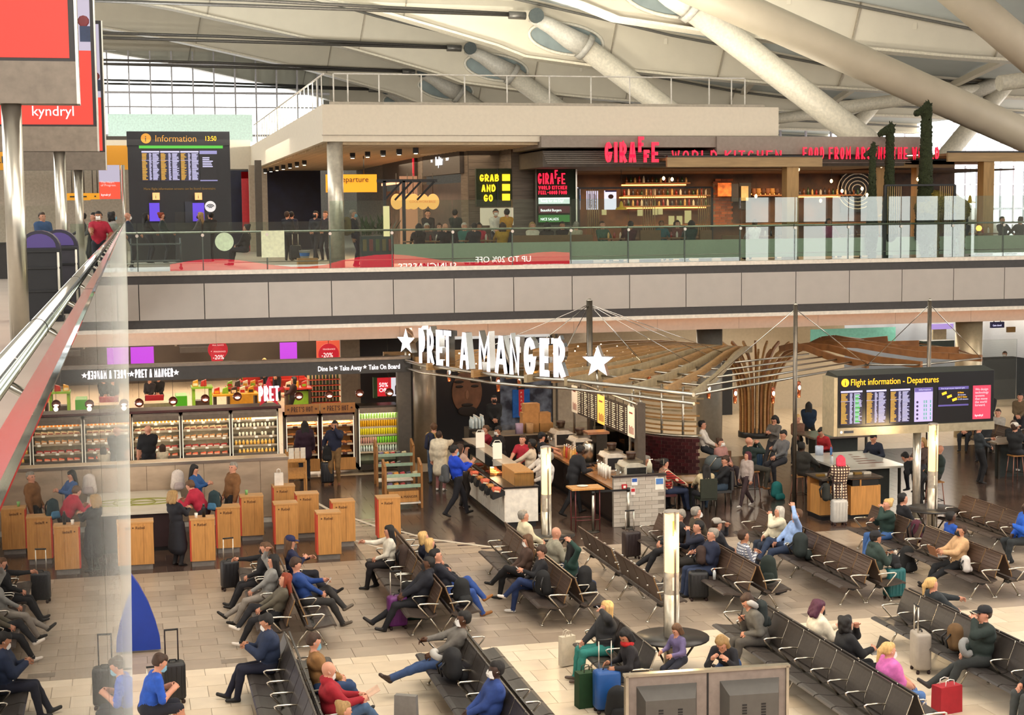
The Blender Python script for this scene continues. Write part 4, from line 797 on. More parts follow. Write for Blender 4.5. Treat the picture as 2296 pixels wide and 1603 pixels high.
# barista counter
BX0, BX1 = 11.25, 12.35
t = thing('barista_counter', 'dark barista counter with a long wooden ledge', 'counter'); bx(BX0+.08, BX1, 36.0, 43.8, .1, .9).build('counter_body', mt('2a211d', .4, n=.15), t); bx(BX0, BX1, 35.95, 43.8, .9, .95).build('counter_top', mt('9a6a40', .25, n=.15, s=3), t); bx(BX0+.12, BX1, 36.1, 43.8, 0, .1).build('kick', BLACK, t)
for y in range(5): bx(BX0+.06, BX0+.085, 36.1+1.5*y, 37.5+1.5*y, .16, .84).build('fridge_door', mt('3a302b', .3, .4), t)
BR = [mt(c, .4, n=.06) for c in ('b7aea2', 'afa69a', 'beb6aa')]
t = thing('tiled_end_wall', 'pale grey brick-tiled end wall of the barista counter', 'wall'); bx(BX0, 12.58, 35.87, 35.97, 0, 1.22).build('wall_core', mt('8f877c', .7), t); bx(BX0-.02, 12.6, 35.82, 36.0, 1.22, 1.26).build('wall_cap', mt('2c2422', .4), t)
brk = [bx(-.158, .158, -.006, .006, -.047, .047).mesh('brick', b) for b in BR]
for r in range(12):
    for k in range(5):
        x = BX0+.16+.325*k-(.16 if r % 2 else 0); w = 1.
        if x-.16 < BX0-.01: x += .08; w = .5
        if x+.16*w > 12.6: continue
        inst('brick', brk[random.randrange(3)], t, (x, 35.866, .055+.101*r), None, (w, 1, 1))
def notice(label, x, z, w, h, cols, txt=None, Y=35.85):
    n = thing('wall_notice', label, 'sign'); bx(x-w/2, x+w/2, Y, Y+.008, z-h/2, z+h/2).build('plate', mt(cols[0], .5), n); bx(x-w*.42, x+w*.42, Y-.003, Y, z-h*.05, z+h*.42).build('printed_field', mt(cols[1], .5), n)
    if txt: text(txt, h*.2, T(x-w*.4, Y-.006, z-h*.35), mt(cols[2], .5), n, depth=.003)
notice('blue and white notice on the grey brick end wall', 11.78, 1.1, .15, .18, ('e8e8e8', '2a56a8', '2a56a8')); notice('red fire notice under the blue one', 11.74, .86, .11, .17, ('e8e0dc', 'c02028', 'c02028')); notice('white paper notice on the grey brick end wall', 12.42, 1.02, .22, .3, ('eeeadd', '4f7fc0', '8a8a80'))
t = thing('fire_call_point', 'small red fire call point on the grey bricks', 'alarm'); bx(11.45, 11.58, 35.82, 35.86, .93, 1.05).build('box_body', mt('b0242c', .4), t); bx(11.485, 11.545, 35.812, 35.822, .96, 1.02).build('plate', WHITE, t)
def coffee(label, x, y, z=.95):
    t = thing('coffee_machine', label, 'coffee machine', (x, y, z)); m = MB().prism([(-.28, .05), (.28, .05), (.28, .42), (.1, .5), (-.22, .5), (-.3, .36)], .72, T(0, -.36, 0)); m.build('machine_body', mt('d2cabd', .3, .1), t)
    bx(-.24, .26, -.365, -.36, .1, .4).build('black_end', BLACK, t); bx(-.34, -.28, -.3, .3, .3, .42).build('front_panel', STEEL, t); bx(-.36, -.02, -.34, .34, 0, .06).build('drip_tray', STEEL, t)
    for q in (-.18, .18): MB().tube([(-.33, q, .3), (-.36, q, .2)], .03, 8).build('group_head', CHROME, t)
    bx(-.15, .2, -.3, .25, .5, .56).build('cup_tray', STEEL, t)
    MB().lathe([(.1, .56), (.13, .7), (.13, .74)], 12, (.0, .05, 0)).build('bean_hopper', mt('3a2418', .3), t)
coffee('espresso machine nearest the grey brick wall', 12.0, 36.75); coffee('espresso machine second from the grey brick wall', 12.0, 38.35); coffee('espresso machine in front of the menu boards', 12.0, 41.3); coffee('espresso machine farthest back by the boxes', 11.9, 42.9)
t = thing('coffee_brewer', 'tall steel coffee brewer with round tank', 'coffee machine', (11.8, 39.8, .95)); MB().lathe([(.17, .05), (.17, .5), (.12, .58), (.03, .6)], 16).build('tank', STEEL, t); bx(.15, .45, -.2, .2, 0, .8).build('tower', DKSTEEL, t); bx(-.2, .45, -.22, .22, 0, .05).build('base', BLACK, t); bx(-.1, .5, -.25, .25, .8, .86).build('hood', mt('a8785a', .3, .5), t)
SY = [bottle_mesh(.34, .04, mt(c, .3), WHITE, 'syrup_bottle') for c in ('d8a04a', 'c84a3a', 'b8763a', 'e0b878')]
for i in range(14): tag(inst('syrup_bottle', SY[i % 4], None, (11.48+.12*(i % 3), 39.3+.22*(i//3)+.9, .951)), 'pump syrup bottle on the wooden barista ledge', 'bottle', 'syrup bottles')
for i in range(8): tag(inst('paper_cup', MB().lathe([(.03, 0), (.04, .3)], 10).mesh('cup_stack', WHITE), None, (11.5+.1*(i % 2), 37.3+.2*(i//2), .951)), 'white cup stack on the near barista ledge', 'cup stack', 'cup stacks')
area('barista_lamp', (11.8, 40, 2.9), 1, 6, 60, (1, .7, .42))
solo('glass_screen', bx(11.3, 12.55, 35.9, 35.92, 1.265, 1.62), GLS, 'low glass screen on top of the grey brick wall', 'screen'); c = thing('white_jug', 'white plastic jug behind the glass screen', 'jug', (12.25, 36.1, 1.265)); MB().lathe([(.06, 0), (.065, .2), (.03, .27), (.03, .3)], 12).build('jug_body', mt('efe6cc', .5), c)
# bar table and red stool frame, belt barrier
t = thing('bar_table', 'small high bar table with oak top on a red frame', 'table', (10.5, 35.75, 0)); bx(-.4, .4, -.28, .28, 1.02, 1.06).build('table_top', OAK, t)
for a in (-1, 1):
    for b in (-1, 1): MB().tube([(a*.3, b*.2, 0), (a*.3, b*.2, 1.02)], .015, 6).build('leg', mt('5a1f22', .4), t)
for b in (-1, 1): MB().tube([(-.3, b*.2, .28), (.3, b*.2, .28)], .012, 6).build('foot_rail', mt('5a1f22', .4), t)
solo('white_plate', MB().lathe([(.03, 0), (.1, .006), (.14, .02), (.135, .02)], 16), WHITE, 'white plate on the small bar table', 'plate', loc=(10.45, 35.8, 1.061))
def barrier(label, x, y):
    t = thing('belt_barrier', label, 'barrier', (x, y, 0)); MB().lathe([(.16, 0), (.16, .02), (.04, .04)], 16).build('base', DKSTEEL, t); MB().tube([(0, 0, .03), (0, 0, .98)], .035, 10).build('post', STEEL, t); MB().lathe([(.045, .9), (.045, .99)], 12).build('belt_head', BLACK, t); return t
barrier('steel belt barrier post under the small bar table', 10.62, 35.5); b2 = barrier('steel belt barrier post in front of the grey brick wall', 11.57, 35.7); bx(-.92, 0, -.004, .004, .91, .96).build('belt', BLACK, b2)
# menu boards
t = thing('menu_rack', 'row of hanging menu boards above the barista counter', 'menu board'); XM = 12.35; pe = [1281.8, 1295, 1309, 1324, 1339.5, 1355.7, 1371, 1388, 1407, 1423]
for k in range(9):
    y1, y0 = GXp(pe[k]+.4, 900, XM).y, GXp(pe[k+1]-.4, 900, XM).y; poster = k in (0, 4, 8); lo = 1.9
    f = bx(XM-.012, XM+.012, y0+.015, y1-.015, lo, 2.68).build('menu_panel', mt('ffc25a' if k == 4 else 'e8d8c0', .5, e=.55 if k == 4 else .25, n=0) if poster else mt('2a211c', .5), t)
    m = MB(); W_ = y1-y0-.06
    if poster:
        for j in range(4): m.box(XM-.016, XM-.0125, y0+.06+W_*.2*j, y0+.06+W_*.2*j+W_*.1, lo+.08, lo+.26+.03*(j % 2))
        m.box(XM-.016, XM-.0125, y0+W_*.25, y0+W_*.8, lo+.6, lo+.64); m.build('poster_print', mt('8a3a2a', .6), f)
    else:
        for j in range(13):
            z = lo+.06+.052*j; m.box(XM-.016, XM-.0125, y1-.05-W_*.55*random.uniform(.6, 1), y1-.05, z, z+.018); m.box(XM-.016, XM-.0125, y0+.05, y0+.05+W_*.15, z, z+.018)
        m.build('menu_lines', mt('e8dcc0', .5, e=.4, n=0), f)
    MB().tube([(XM, (y0+y1)/2, 2.68), (XM, (y0+y1)/2, 2.8)], .01, 5).build('hook', DKSTEEL, t)
MB().tube([(XM, 37.4, 2.8), (XM, 43.6, 2.8)], .03, 8).build('rail', STEEL, t)
bx(XM+.05, XM+.25, 37.45, 37.75, .95, 2.8).build('end_box', mt('5a5148', .4, .4), t)
for y in (38.2, 40.4, 43.4): MB().tube([(XM+.08, y, .95), (XM+.08, y, 2.9)], .035, 8).build('post', STEEL, t)
# display racks
def snack_rack(label, x, y, w=.95, box=True):
    t = thing('snack_rack', label, 'rack', (x, y, 0))
    for a in (0, w):
        for b in (0, .42): MB().box(a-.03, a+.03, b-.02, b+.02, 0, 1.1 if b == 0 else 1.25).build('post', OAKD, t)
        MB().bar((a, 0, 1.1), (a, .42, 1.25), .06, .04).build('side_rail', OAKD, t)
    for z, h in ((.86, .1), (.58, .1)):
        s = bx(.03, w-.03, .0, .42, z-.02, z).build('shelf', OAKD, t); bx(.03, w-.03, -.012, 0, z-.03, z+h*.6).build('glass_lip', mt('9fb8a0', .2), s)
    bx(.03, w-.03, 0, .42, .12, .16).build('base_shelf', WHITE, t)
    if box: bx(.08, w-.08, .02, .4, .17, .46).build('crate', OAK, t); text('PRET A MANGER', .09, T(.16, .014, .28), PRN, t, depth=.004)
    for k in range(9):
        z = .86 if k < 5 else .58; o = inst('snack_pack', pack_mesh(.13, .14, .08, mt(('6a5a8a', 'd8923a', 'b0323a', '3a3a4a', 'c8b890')[k % 5], .5), mt('e8dcc8', .6)), None, (x+.14+.165*(k % 5), y+.2, z+.001)); tag(o, 'snack packet on the '+label, 'snack', 'packets on '+label)
snack_rack('low snack rack with a printed crate', 6.29, 39.75); snack_rack('far snack rack in front of the drinks fridge', 6.62, 43.3, 1.05, False)
t = thing('book_rack', 'oak magazine rack beside the stone counter', 'rack', (4.05, 42.6, 0))
for a in (0, .5):
    for b in (0, .5): MB().box(a-.02, a+.02, b-.02, b+.02, 0, .95 if b == 0 else 1.2).build('post', OAK, t)
for z in (.45, .9): MB().bar((.25, 0, z), (.25, .5, z+.22), .5, .03).build('sloped_shelf', OAK, t)
for k in range(3): tag(bx(.0, .14, 0, .02, 0, .3).build('magazine', mt(('e8e0d0', 'd8c8b0', 'e6dccc')[k], .6), None, (4.1+.16*k, 42.75, .98)), ('white magazine at the left of the oak rack', 'cream magazine in the middle of the oak rack', 'pale magazine at the right of the oak rack')[k], 'magazine')
# stone table with green motif
t = thing('marble_table', 'pale marble table with a green line motif beside the oak boxes', 'table'); bx(-1.3, 1.05, 36.1, 39.0-.1, .9, .96).build('table_top', mt('cfc6b4', .3, n=.1, s=2), t); bx(-1.2, .95, 36.25, 38.7, .1, .9).build('table_base', mt('2a1518', .5), t); bx(-1.2, .95, 36.3, 38.7, 0, .1).build('kick', BLACK, t)
m = MB(); ring = [(.15+.78*math.cos(a), 37.35+.42*math.sin(a), .963) for a in np.linspace(0, 6.28, 24)[:-1]]; m.tube(ring, .02, 4, closed=True); m.tube([(-.6, 37.35, .963), (.92, 37.35, .963)], .016, 4); m.tube([(.15+.3*math.cos(a), 37.35+.36*math.sin(a), .963) for a in np.linspace(0, 6.28, 16)[:-1]], .016, 4, closed=True); m.build('motif', mt('8a8a3a', .5), t)
# ------------------------------------------------------------------ big letters on the rim, timber tree and pergola
CHR = mt('c8c4be', .1, 1, n=.02); LWH = lit('fff6fb', 1.6); TIM = mt('a8804e', .5, n=.2, s=5, st=(1, 1, 6)); TIMG = mt('9c8a68', .55, n=.2, s=5); TIMD = mt('8a5a30', .45, n=.22, s=4)
ZR = 3.4
t = thing('rim_sign', 'huge white lit letters standing on a curved steel rim', 'sign')
rim = [G(x, y, ZR-.06) for x, y in ((862, 796), (905, 808), (943, 818), (1004, 826), (1060, 834), (1100, 840), (1167, 846), (1268, 852), (1340, 860), (1420, 868), (1555, 885))]
MB().tube([p for p in rim], .05, 8).build('rim_tube', STEEL, t); MB().tube([p+Vector((.03, .05, -.22)) for p in rim], .04, 8).build('rim_tube', STEEL, t)
for i in range(0, len(rim)-1): MB().tube([rim[i], rim[i]+Vector((.03, .05, -.22))], .02, 6).build('rim_strut', STEEL, t)
by = lambda x: float(np.interp(x, [943, 973, 1004, 1045, 1100, 1140, 1167, 1200, 1232, 1268], [813.7, 818, 821, 828, 834, 839, 841, 843, 845, 846.5]))
for ch, a, b in (('P', 939.6, 953.5), ('R', 958, 973.7), ('E', 978, 991), ('T', 995, 1013), ('A', 1031, 1052), ('M', 1073, 1100), ('A', 1110, 1138), ('N', 1142, 1167), ('G', 1174.5, 1202), ('E', 1210, 1232.6), ('R', 1241, 1268)):
    A = G(a, by(a), ZR); B = G(b, by(b), ZR); d = B-A; w = max(d.length*.98, .3)
    if d.y > 0: d = Vector((d.x, -.4*d.x, 0))
    m = glyph(ch, w, 1.0, .15, .2); M = Matrix.Translation(A) @ Matrix.Rotation(math.atan2(d.y, d.x), 4, 'Z'); m.v = [tuple(M @ Vector(v)) for v in m.v]; m.build('letter', [LWH, CHR], t)
for px, py, pb, r, lab in ((910, 766, 806, .4, 0), (1340, 812, 858, .42, 1)):
    b = G(px, pb, ZR-.06); c = GY(px, py, b.y); ang = -1.0 if lab == 0 else -.55
    star(r, .24, Matrix.Translation(c) @ Matrix.Rotation(ang, 4, 'Z')).build('lit_star', [LWH, CHR], t); MB().tube([b, (c.x, c.y+.1, c.z-r*.5)], .03, 6).build('star_post', STEEL, t)
# timber tree: ribs that rise, flare out and run on as beams
TC = Vector((20.55, 49.3, 0)); tree = thing('timber_tree', 'tree-shaped column of bent timber ribs that flare into a pergola', 'column', TC)
MB().lathe([(.62, 0), (.62, .18), (.5, .2)], 24).build('base_ring', BLACK, tree)
for k in range(26):
    a = 2*math.pi*k/26; R0 = .53
    prof = [(R0, .15), (R0, 1.0), (R0+.04, 1.6), (R0+.16, 2.1), (R0+.42, 2.55), (R0+.8, 2.9), (R0+1.2, 3.08)]
    m = MB(); pp = [Vector((r*math.cos(a), r*math.sin(a), z)) for r, z in prof]
    for q in range(len(pp)-1): m.bar(pp[q], pp[q+1]+(pp[q+1]-pp[q])*.03, .07, .1, (math.cos(a), math.sin(a), .01))
    m.build('rib', TIMD if k % 2 else TIM, tree)
ends = [(862, 796, 3.35), (960, 822, 3.35), (1061, 838, 3.35), (1180, 849, 3.35), (1270, 856, 3.3), (1420, 872, 3.2), (1555, 885, 3.1)]
pg = thing('pergola', 'fan of long perforated timber beams hung from steel masts', 'pergola')
def beam(a, b, m=TIM, w=.09, h=.2):
    a = Vector(a); b = Vector(b); q = MB(); n = 6; pts = [a.lerp(b, i/n)+Vector((0, 0, .28*math.sin(math.pi*min(1, i/n*1.6))*(1-i/n))) for i in range(n+1)]
    for i in range(n): q.bar(pts[i], pts[i+1]+(pts[i+1]-pts[i])*.02, w, h)
    o = q.build('timber_beam', m, pg)
    d = MB()
    for i in range(1, 14):
        p = a.lerp(b, i/14)+Vector((0, 0, .28*math.sin(math.pi*min(1, i/14*1.6))*(1-i/14))); d.ball(p+Vector((-.02, -w*.55, .0)), .03, 6)
    if m is TIMG or m is TIM: tag(d.build('inset_light', lit('ffeccc', 2), o), kind='stuff')
BE = []
for i, (x, y, z) in enumerate(ends):
    e = G(x, y, z); d = (e-TC); d.z = 0; d.normalize(); s = TC+d*1.75+Vector((0, 0, 3.12)); beam(s, e, TIMG if i > 2 else TIM); BE.append((s, e))
for i in range(len(BE)-1):
    s = BE[i][0].lerp(BE[i+1][0], .5); e = BE[i][1].lerp(BE[i+1][1], .5); beam(s, s.lerp(e, .97), TIM)
for x, y, z in ((1945, 818, 3.1), (2065, 818, 3.1), (2200, 803, 3.1), (2150, 785, 3.2), (2060, 770, 3.3), (1990, 760, 3.4)):
    e = G(x, y, z); d = (e-TC); d.z = 0; d.normalize(); s = TC+d*1.75+Vector((0, 0, 3.12)); beam(s, e, TIMD); BE.append((s, e))
for f in (.35, .52, .68, .84): 
    for i in range(4, 7): MB().tube([BE[i][0].lerp(BE[i][1], f), BE[min(i+1, 7)][0].lerp(BE[min(i+1, 7)][1], f)], .03, 6).build('cross_tube', STEEL, pg)
for i in range(7, 11): MB().tube([BE[i][1], BE[i+1][1]], .03, 6).build('cross_tube', STEEL, pg)
MB().tube([BE[6][1], BE[7][1]], .035, 6).build('cross_tube', STEEL, pg)
def mast(label, x, y, ztop, tos, r=.06):
    t = thing('cable_mast', label, 'mast', (x, y, 0)); MB().tube([(0, 0, 0), (0, 0, ztop)], r, 10).build('pole', mt('6f675c', .3, .8), t); MB().lathe([(r*1.8, 0), (r*1.8, .03)], 12).build('base_plate', DKSTEEL, t); MB().lathe([(r*1.1, ztop), (r*.3, ztop+.06)], 10).build('top_cap', STEEL, t)
    for p in tos: MB().tube([(0, 0, ztop-.1), (p[0]-x, p[1]-y, p[2]-0)], .012, 5).build('cable', CHROME, t)
mid = lambda i, f: BE[i][0].lerp(BE[i][1], f)
mast('steel mast with many cables behind the big letters', 12.55, 42.2, 5.16, [mid(1, .95), mid(2, .9), mid(3, .9), mid(3, .5), mid(4, .6), mid(5, .5), mid(5, .3), mid(6, .25)], .09)
mast('steel mast in front of the oak waste unit', 16.3, 36.6, 5.25, [BE[6][1].lerp(BE[6][0], .2), BE[7][1]], .055)
mast('steel mast rising behind the departures board', 20.9, 38.2, 5.17, [BE[7][1], BE[9][1]], .055)
# pendant bottle lamps
pm = MB().lathe([(.03, .26), (.055, .24), (.06, .15), (.06, .0), (.05, -.16), (.045, -.2)], 12).mesh('shade', mt('8a4a2c', .12, .6, n=.1)); bm_ = MB().ball((0, -.045, .08), .04, 8, (1, .6, 2)).mesh('bulb', lit('fff0d8', 8))
for i, (px, py, Y, lb) in enumerate(((1589, 877, 40.5, 'in front of the grey column'), (1648, 888, 40.5, 'left of the tree trunk'), (1733, 888, 40.5, 'on the right of the tree trunk'), (1791, 875, 40.5, 'behind the middle mast'), (1455, 843, 42.5, 'at the curved slat screen'), (1117, 862, 43.5, 'under the big letters by the dark poster'), (1164, 853, 45.0, 'near the perfume poster'), (1007, 840, 45.5, 'under the letter T'))):
    c = GY(px, py, Y); t = thing('copper_pendant', 'copper glass pendant lamp '+lb, 'lamp', c); inst('shade', pm, t); inst('bulb', bm_, t); MB().tube([(0, 0, .25), (0, 0, 3.02-c.z if c.z < 2.8 else .5)], .006, 5).build('cable', DKSTEEL, t)
    point('pendant_light', c+Vector((0, -.15, -.25)), 9, (1, .72, .42), .05)
# curved slat screen on a maroon tiled wall
SCc = Vector((16.75, 44.6, 0)); SR = 2.05; sc = thing('slat_screen', 'curved screen of horizontal timber slats above a maroon tile wall', 'screen', SCc)
a0, a1 = math.radians(165), math.radians(248)
arc = lambda r, z, f0=0., f1=1., n=12: [(r*math.cos(a0+(a1-a0)*(f0+(f1-f0)*i/n)), r*math.sin(a0+(a1-a0)*(f0+(f1-f0)*i/n)), z) for i in range(n+1)]
for k in range(17):
    z = 1.15+.115*k; m = MB(); p = arc(SR+random.uniform(-.03, .03), z+random.uniform(-.03, .03), random.uniform(0, .04), random.uniform(.9, 1.08))
    for q in range(len(p)-1): m.bar(p[q], p[q+1], .03, .05)
    m.build('slat', TIM if k % 3 else TIMG, sc)
for f in (.02, .3, .62, .85): MB().tube([(SR*math.cos(a0+(a1-a0)*f), SR*math.sin(a0+(a1-a0)*f), 0), (SR*math.cos(a0+(a1-a0)*f), SR*math.sin(a0+(a1-a0)*f), 3.0)], .04, 8).build('post', STEEL, sc)
wl = MB(); p = arc(SR-.05, 0, 0, 1, 16); q_ = arc(SR+.03, 0, 0, 1, 16)
MAR = [mt(c, .3, n=.1) for c in ('3c1519', '471a1e', '341216')]
for i in range(16): wl.add([p[i], p[i+1], q_[i+1], q_[i]]+[(v[0], v[1], 1.06) for v in (p[i], p[i+1], q_[i+1], q_[i])], [(0, 1, 5, 4), (1, 2, 6, 5), (2, 3, 7, 6), (3, 0, 4, 7), (4, 5, 6, 7)])
wl.build('wall_core', mt('6a4a44', .8), sc); m = MB(); m.tube(arc(SR, 1.09, 0, 1, 16), .05, 6); m.build('wall_cap', STEEL, sc)
bkm = [bx(-.006, .006, -.098, .098, -.046, .046).mesh('brick', c) for c in MAR]
for r in range(10):
    for i in range(14):
        a = a0+(a1-a0)*(i+.5+(.25 if r % 2 else -.25))/14; inst('brick', bkm[random.randrange(3)], sc, ((SR+.033)*math.cos(a), (SR+.033)*math.sin(a), .055+.102*r), (0, 0, a))
# ------------------------------------------------------------------ boards, lamps, luggage and tables downstairs
def rows(m, x0, x1, z0, z1, n, y, segs):
    for k in range(n):
        z = z1-(z1-z0)*(k+.5)/n; h = (z1-z0)/n*.55
        for a, b in segs: m.box(x0+(x1-x0)*a, x0+(x1-x0)*(b-random.uniform(0, .4)*(b-a)), y-.004, y, z-h/2, z+h/2)
AMB = lit('ffb020', 2.2); BLK = mt('0b0c12', .25); SCRW = lit('c8c4e8', 1.3); SCRG = lit('40c040', 1.2); SCRR = lit('c04030', .9); SCRY = lit('e8b040', 1.1); PNK = lit('e0405c', 1.15); LIL = lit('c8b8ec', 1.1); PUR = lit('6a5aa8', .9)
def fids(parent, M, w, h, scale=1.):
    """flight rows on one screen, local XZ plane facing -Y"""
    def put(mb, mat, nm): mb.v = [tuple(M @ Vector(v)) for v in mb.v]; tag(mb.build(nm, mat, parent), kind='stuff')
    m = MB(); rows(m, .02*w, .36*w, .03*h, .92*h, 24, 0, [(0, .9)]); put(m, SCRY, 'flight_rows')
    m = MB(); rows(m, .42*w, .98*w, .03*h, .92*h, 24, 0, [(0, .25), (.35, 1)]); put(m, SCRW, 'flight_rows')
    m = MB().box(.0, w, -.004, 0, .94*h, .99*h).box(0, w, -.004, 0, .68*h, .69*h); put(m, SCRW, 'flight_header')
b0 = GY(1860, 905, 34.6); t = thing('departures_board', 'hanging departures board with flight screens on a steel pole', 'information board', (0, 0, 0))
x0, x1, zt_, zb_ = 16.42, 20.62, 3.62, 2.42; Yd = 34.45
m = MB(); m.prism([(0, 2.22), (.1, 2.2), (.62, 2.25), (.66, 3.6), (.5, 3.74), (-.02, 3.66), (0, 2.5)], x1-x0, Matrix.Translation((x0, Yd, 0)) @ Matrix.Rotation(math.pi/2, 4, 'Z') @ Matrix.Diagonal((1, -1, 1, 1))); m.build('board_case', mt('2d312d', .45), t)
bx(x0+.02, x1-.02, Yd-.03, Yd+.02, 2.42, 3.66).build('screen_field', BLK, t); bx(x0, x1, Yd-.06, Yd+.03, 2.2, 2.4).build('lower_panel', mt('9a927e', .35, .5), t); bx(x0-.09, x0, Yd-.05, Yd+.6, 2.2, 3.62).build('side_panel', mt('b8a888', .4, .3), t)
text('Flight information - Departures', .22, T(x0+.34, Yd-.035, 3.42), AMB, t, depth=.008, sx=.84); MB().lathe([(.1, 0), (.1, .01)], 16).build('info_disc', AMB, t, (x0+.2, Yd-.04, 3.49)).rotation_euler = (math.pi/2, 0, 0); text('i', .19, T(x0+.177, Yd-.056, 3.425), BLK, t, depth=.005)
cuts = [(.02, .155), (.18, .305), (.33, .455), (.485, .6), (.635, .83), (.86, .975)]
for i, (a, b) in enumerate(cuts):
    xa, xb = x0+(x1-x0)*a, x0+(x1-x0)*b; za, zb2 = 2.47, 3.3
    if i == 4: za = 2.82
    mat_ = (mt('17143a', .3, e=.05),)*3+(LIL, BLK, PNK); s = bx(xa, xb, Yd-.045, Yd-.03, za, zb2).build('screen', mat_[i] if i != 4 else mt('0e0c1a', .3), t)
    M = T(xa, Yd-.047, za)
    if i < 3: fids(s, M, xb-xa, zb2-za)
    if i == 0:
        m = MB(); rows(m, xa+.38, xb-.03, za+.05, zb2-.1, 16, Yd-.051, [(.0, .8)]); tag(m.build('status_rows', SCRG, s), kind='stuff')
    if i == 3:
        bx(xa, xb, Yd-.05, Yd-.046, zb2-.1, zb2).build('header', PUR, s); text('Information', .07, T(xa+.1, Yd-.053, zb2-.07), SCRW, s, depth=.003)
        for k in range(5):
            MB().lathe([(.03, 0), (.03, .004)], 10).build('dot', mt('2a2050', .5), s, (xa+.07, Yd-.05, za+.08+.1*k)).rotation_euler = (math.pi/2, 0, 0)
            for q in (.5, .62, .85): bx(xa+(xb-xa)*q, xa+(xb-xa)*(q+.06), Yd-.05, Yd-.046, za+.05+.1*k, za+.12+.1*k).build('bar_mark', mt('5a9aa0', .5), s)
    if i == 4:
        bx(xa, xb, Yd-.05, Yd-.046, zb2-.07, zb2).build('header', PUR, s); text('How to get to your departure gate', .05, T(xa+.07, Yd-.053, zb2-.055), SCRW, s, depth=.003, sx=.9); bx(xa, xb, Yd-.05, Yd-.046, za, za+.04).build('footer', PUR, s)
        for k in range(3): MB().bar((xa+.1+.14*k, Yd-.05, zb2-.18-.08*k), (xa+.22+.14*k, Yd-.05, zb2-.14-.08*k), .006, .06).build('map_mark', AMB, s)
        for k in range(4): text(('A Gates', '20 minutes', 'B & C Gates', '15-20 minutes')[k], .05, T(xa+.52, Yd-.053, zb2-.17-.055*k), AMB if k % 2 == 0 else SCRW, s, depth=.003)
    if i == 5: text('We design\ntechnology\nsystems\nthat move\nthe world\nforward.', .082, T(xa+.05, Yd-.053, zb2-.12), lit('f8d0d8', 1.2), s, depth=.003); text('kyndryl', .075, T(xa+.05, Yd-.053, za+.07), lit('ffffff', 1.3), s, depth=.003)
MB().lathe([(.035, 0), (.035, .005)], 12).build('badge', mt('e8e8f0', .4), t, (x0+.1, Yd-.062, 2.3)).rotation_euler = (math.pi/2, 0, 0); bx(x0+.17, x0+.42, Yd-.065, Yd-.06, 2.27, 2.33).build('plate', mt('202838', .4), t)
pc = G(2030, 1139); MB().tube([(18.72, Yd+.3, 0), (18.72, Yd+.3, 2.25)], .1, 14).build('pole', mt('c9c4b8', .25, .7), t); MB().lathe([(.16, 0), (.16, .03)], 16, (18.72, Yd+.3, 0)).build('base_plate', STEEL, t)
# light columns
def lamp_column(label, x, y, top=2.75, zl=1.62, zg=1.18, r=.1):
    t = thing('light_column', label, 'lamp', (x, y, 0)); MB().lathe([(r, 0), (r, zg)], 18).build('steel_drum', mt('b0a898', .3, .6), t); MB().lathe([(r*.98, zg), (r*.98, zl)], 18, cap=False).build('glass_drum', mt('b9b0a2', .15, .2, n=.2), t)
    MB().lathe([(r*.96, zl), (r*.96, top-.04)], 18).build('lamp_tube', mt('a08050', .4, e=3.2, n=0, ec='ffc078'), t); MB().lathe([(r, top-.04), (r, top), (r*.85, top+.01)], 18).build('top_cap', mt('8a8278', .4), t)
    for a in (.6, 2.7, 4.8): bx(-.018, .018, -.012, .012, .0, top).build('rail', ALU, t, (r*math.cos(a), r*math.sin(a), 0), a+1.57)
    bx(-.035, .035, -r-.004, -r+.002, zg+.08, zg+.3).build('label_plate', mt('e8e0d0', .6), t)
    bx(-.03, .03, -r-.004, -r+.002, top-.4, top-.15).build('symbol_strip', mt('e08a30', .5, e=1.5, n=0), t)
    point('column_light', (x, y-.35, 2.2), 60, (1, .72, .38), .2); point('column_light', (x, y+.35, 2.2), 40, (1, .72, .38), .2); return t
c = G(1495, 1500); lamp_column('glowing light column with a round table, in the middle front', c.x+.02, c.y-.2, 2.72, 1.7, 1.33, .125)
lamp_column('glowing light column in front of the white food counter', 8.72, 32.7, 2.55, 1.5, 1.12, .11)
lamp_column('glowing light column on the right beside the oak waste unit', 18.2, 33.0, 2.62, 1.5, 1.1, .115)
def ring_table(label, x, y):
    t = thing('ring_table', label, 'table', (x, y, 0)); MB().lathe([(.16, .58), (.62, .58), (.62, .61), (.16, .61)], 24).build('table_top', mt('1d1b1b', .35), t)
    for a in (0, 2.1, 4.2): MB().tube([(.14*math.cos(a), .14*math.sin(a), .1), (.5*math.cos(a), .5*math.sin(a), .58)], .02, 6).build('bracket', DKSTEEL, t)
ring_table('black round table fixed round the middle light column', c.x+.02, c.y-.2); ring_table('black round table fixed round the light column by the counter', 8.72, 32.7); ring_table('black round table fixed round the light column by the waste unit', 18.2, 33.0)
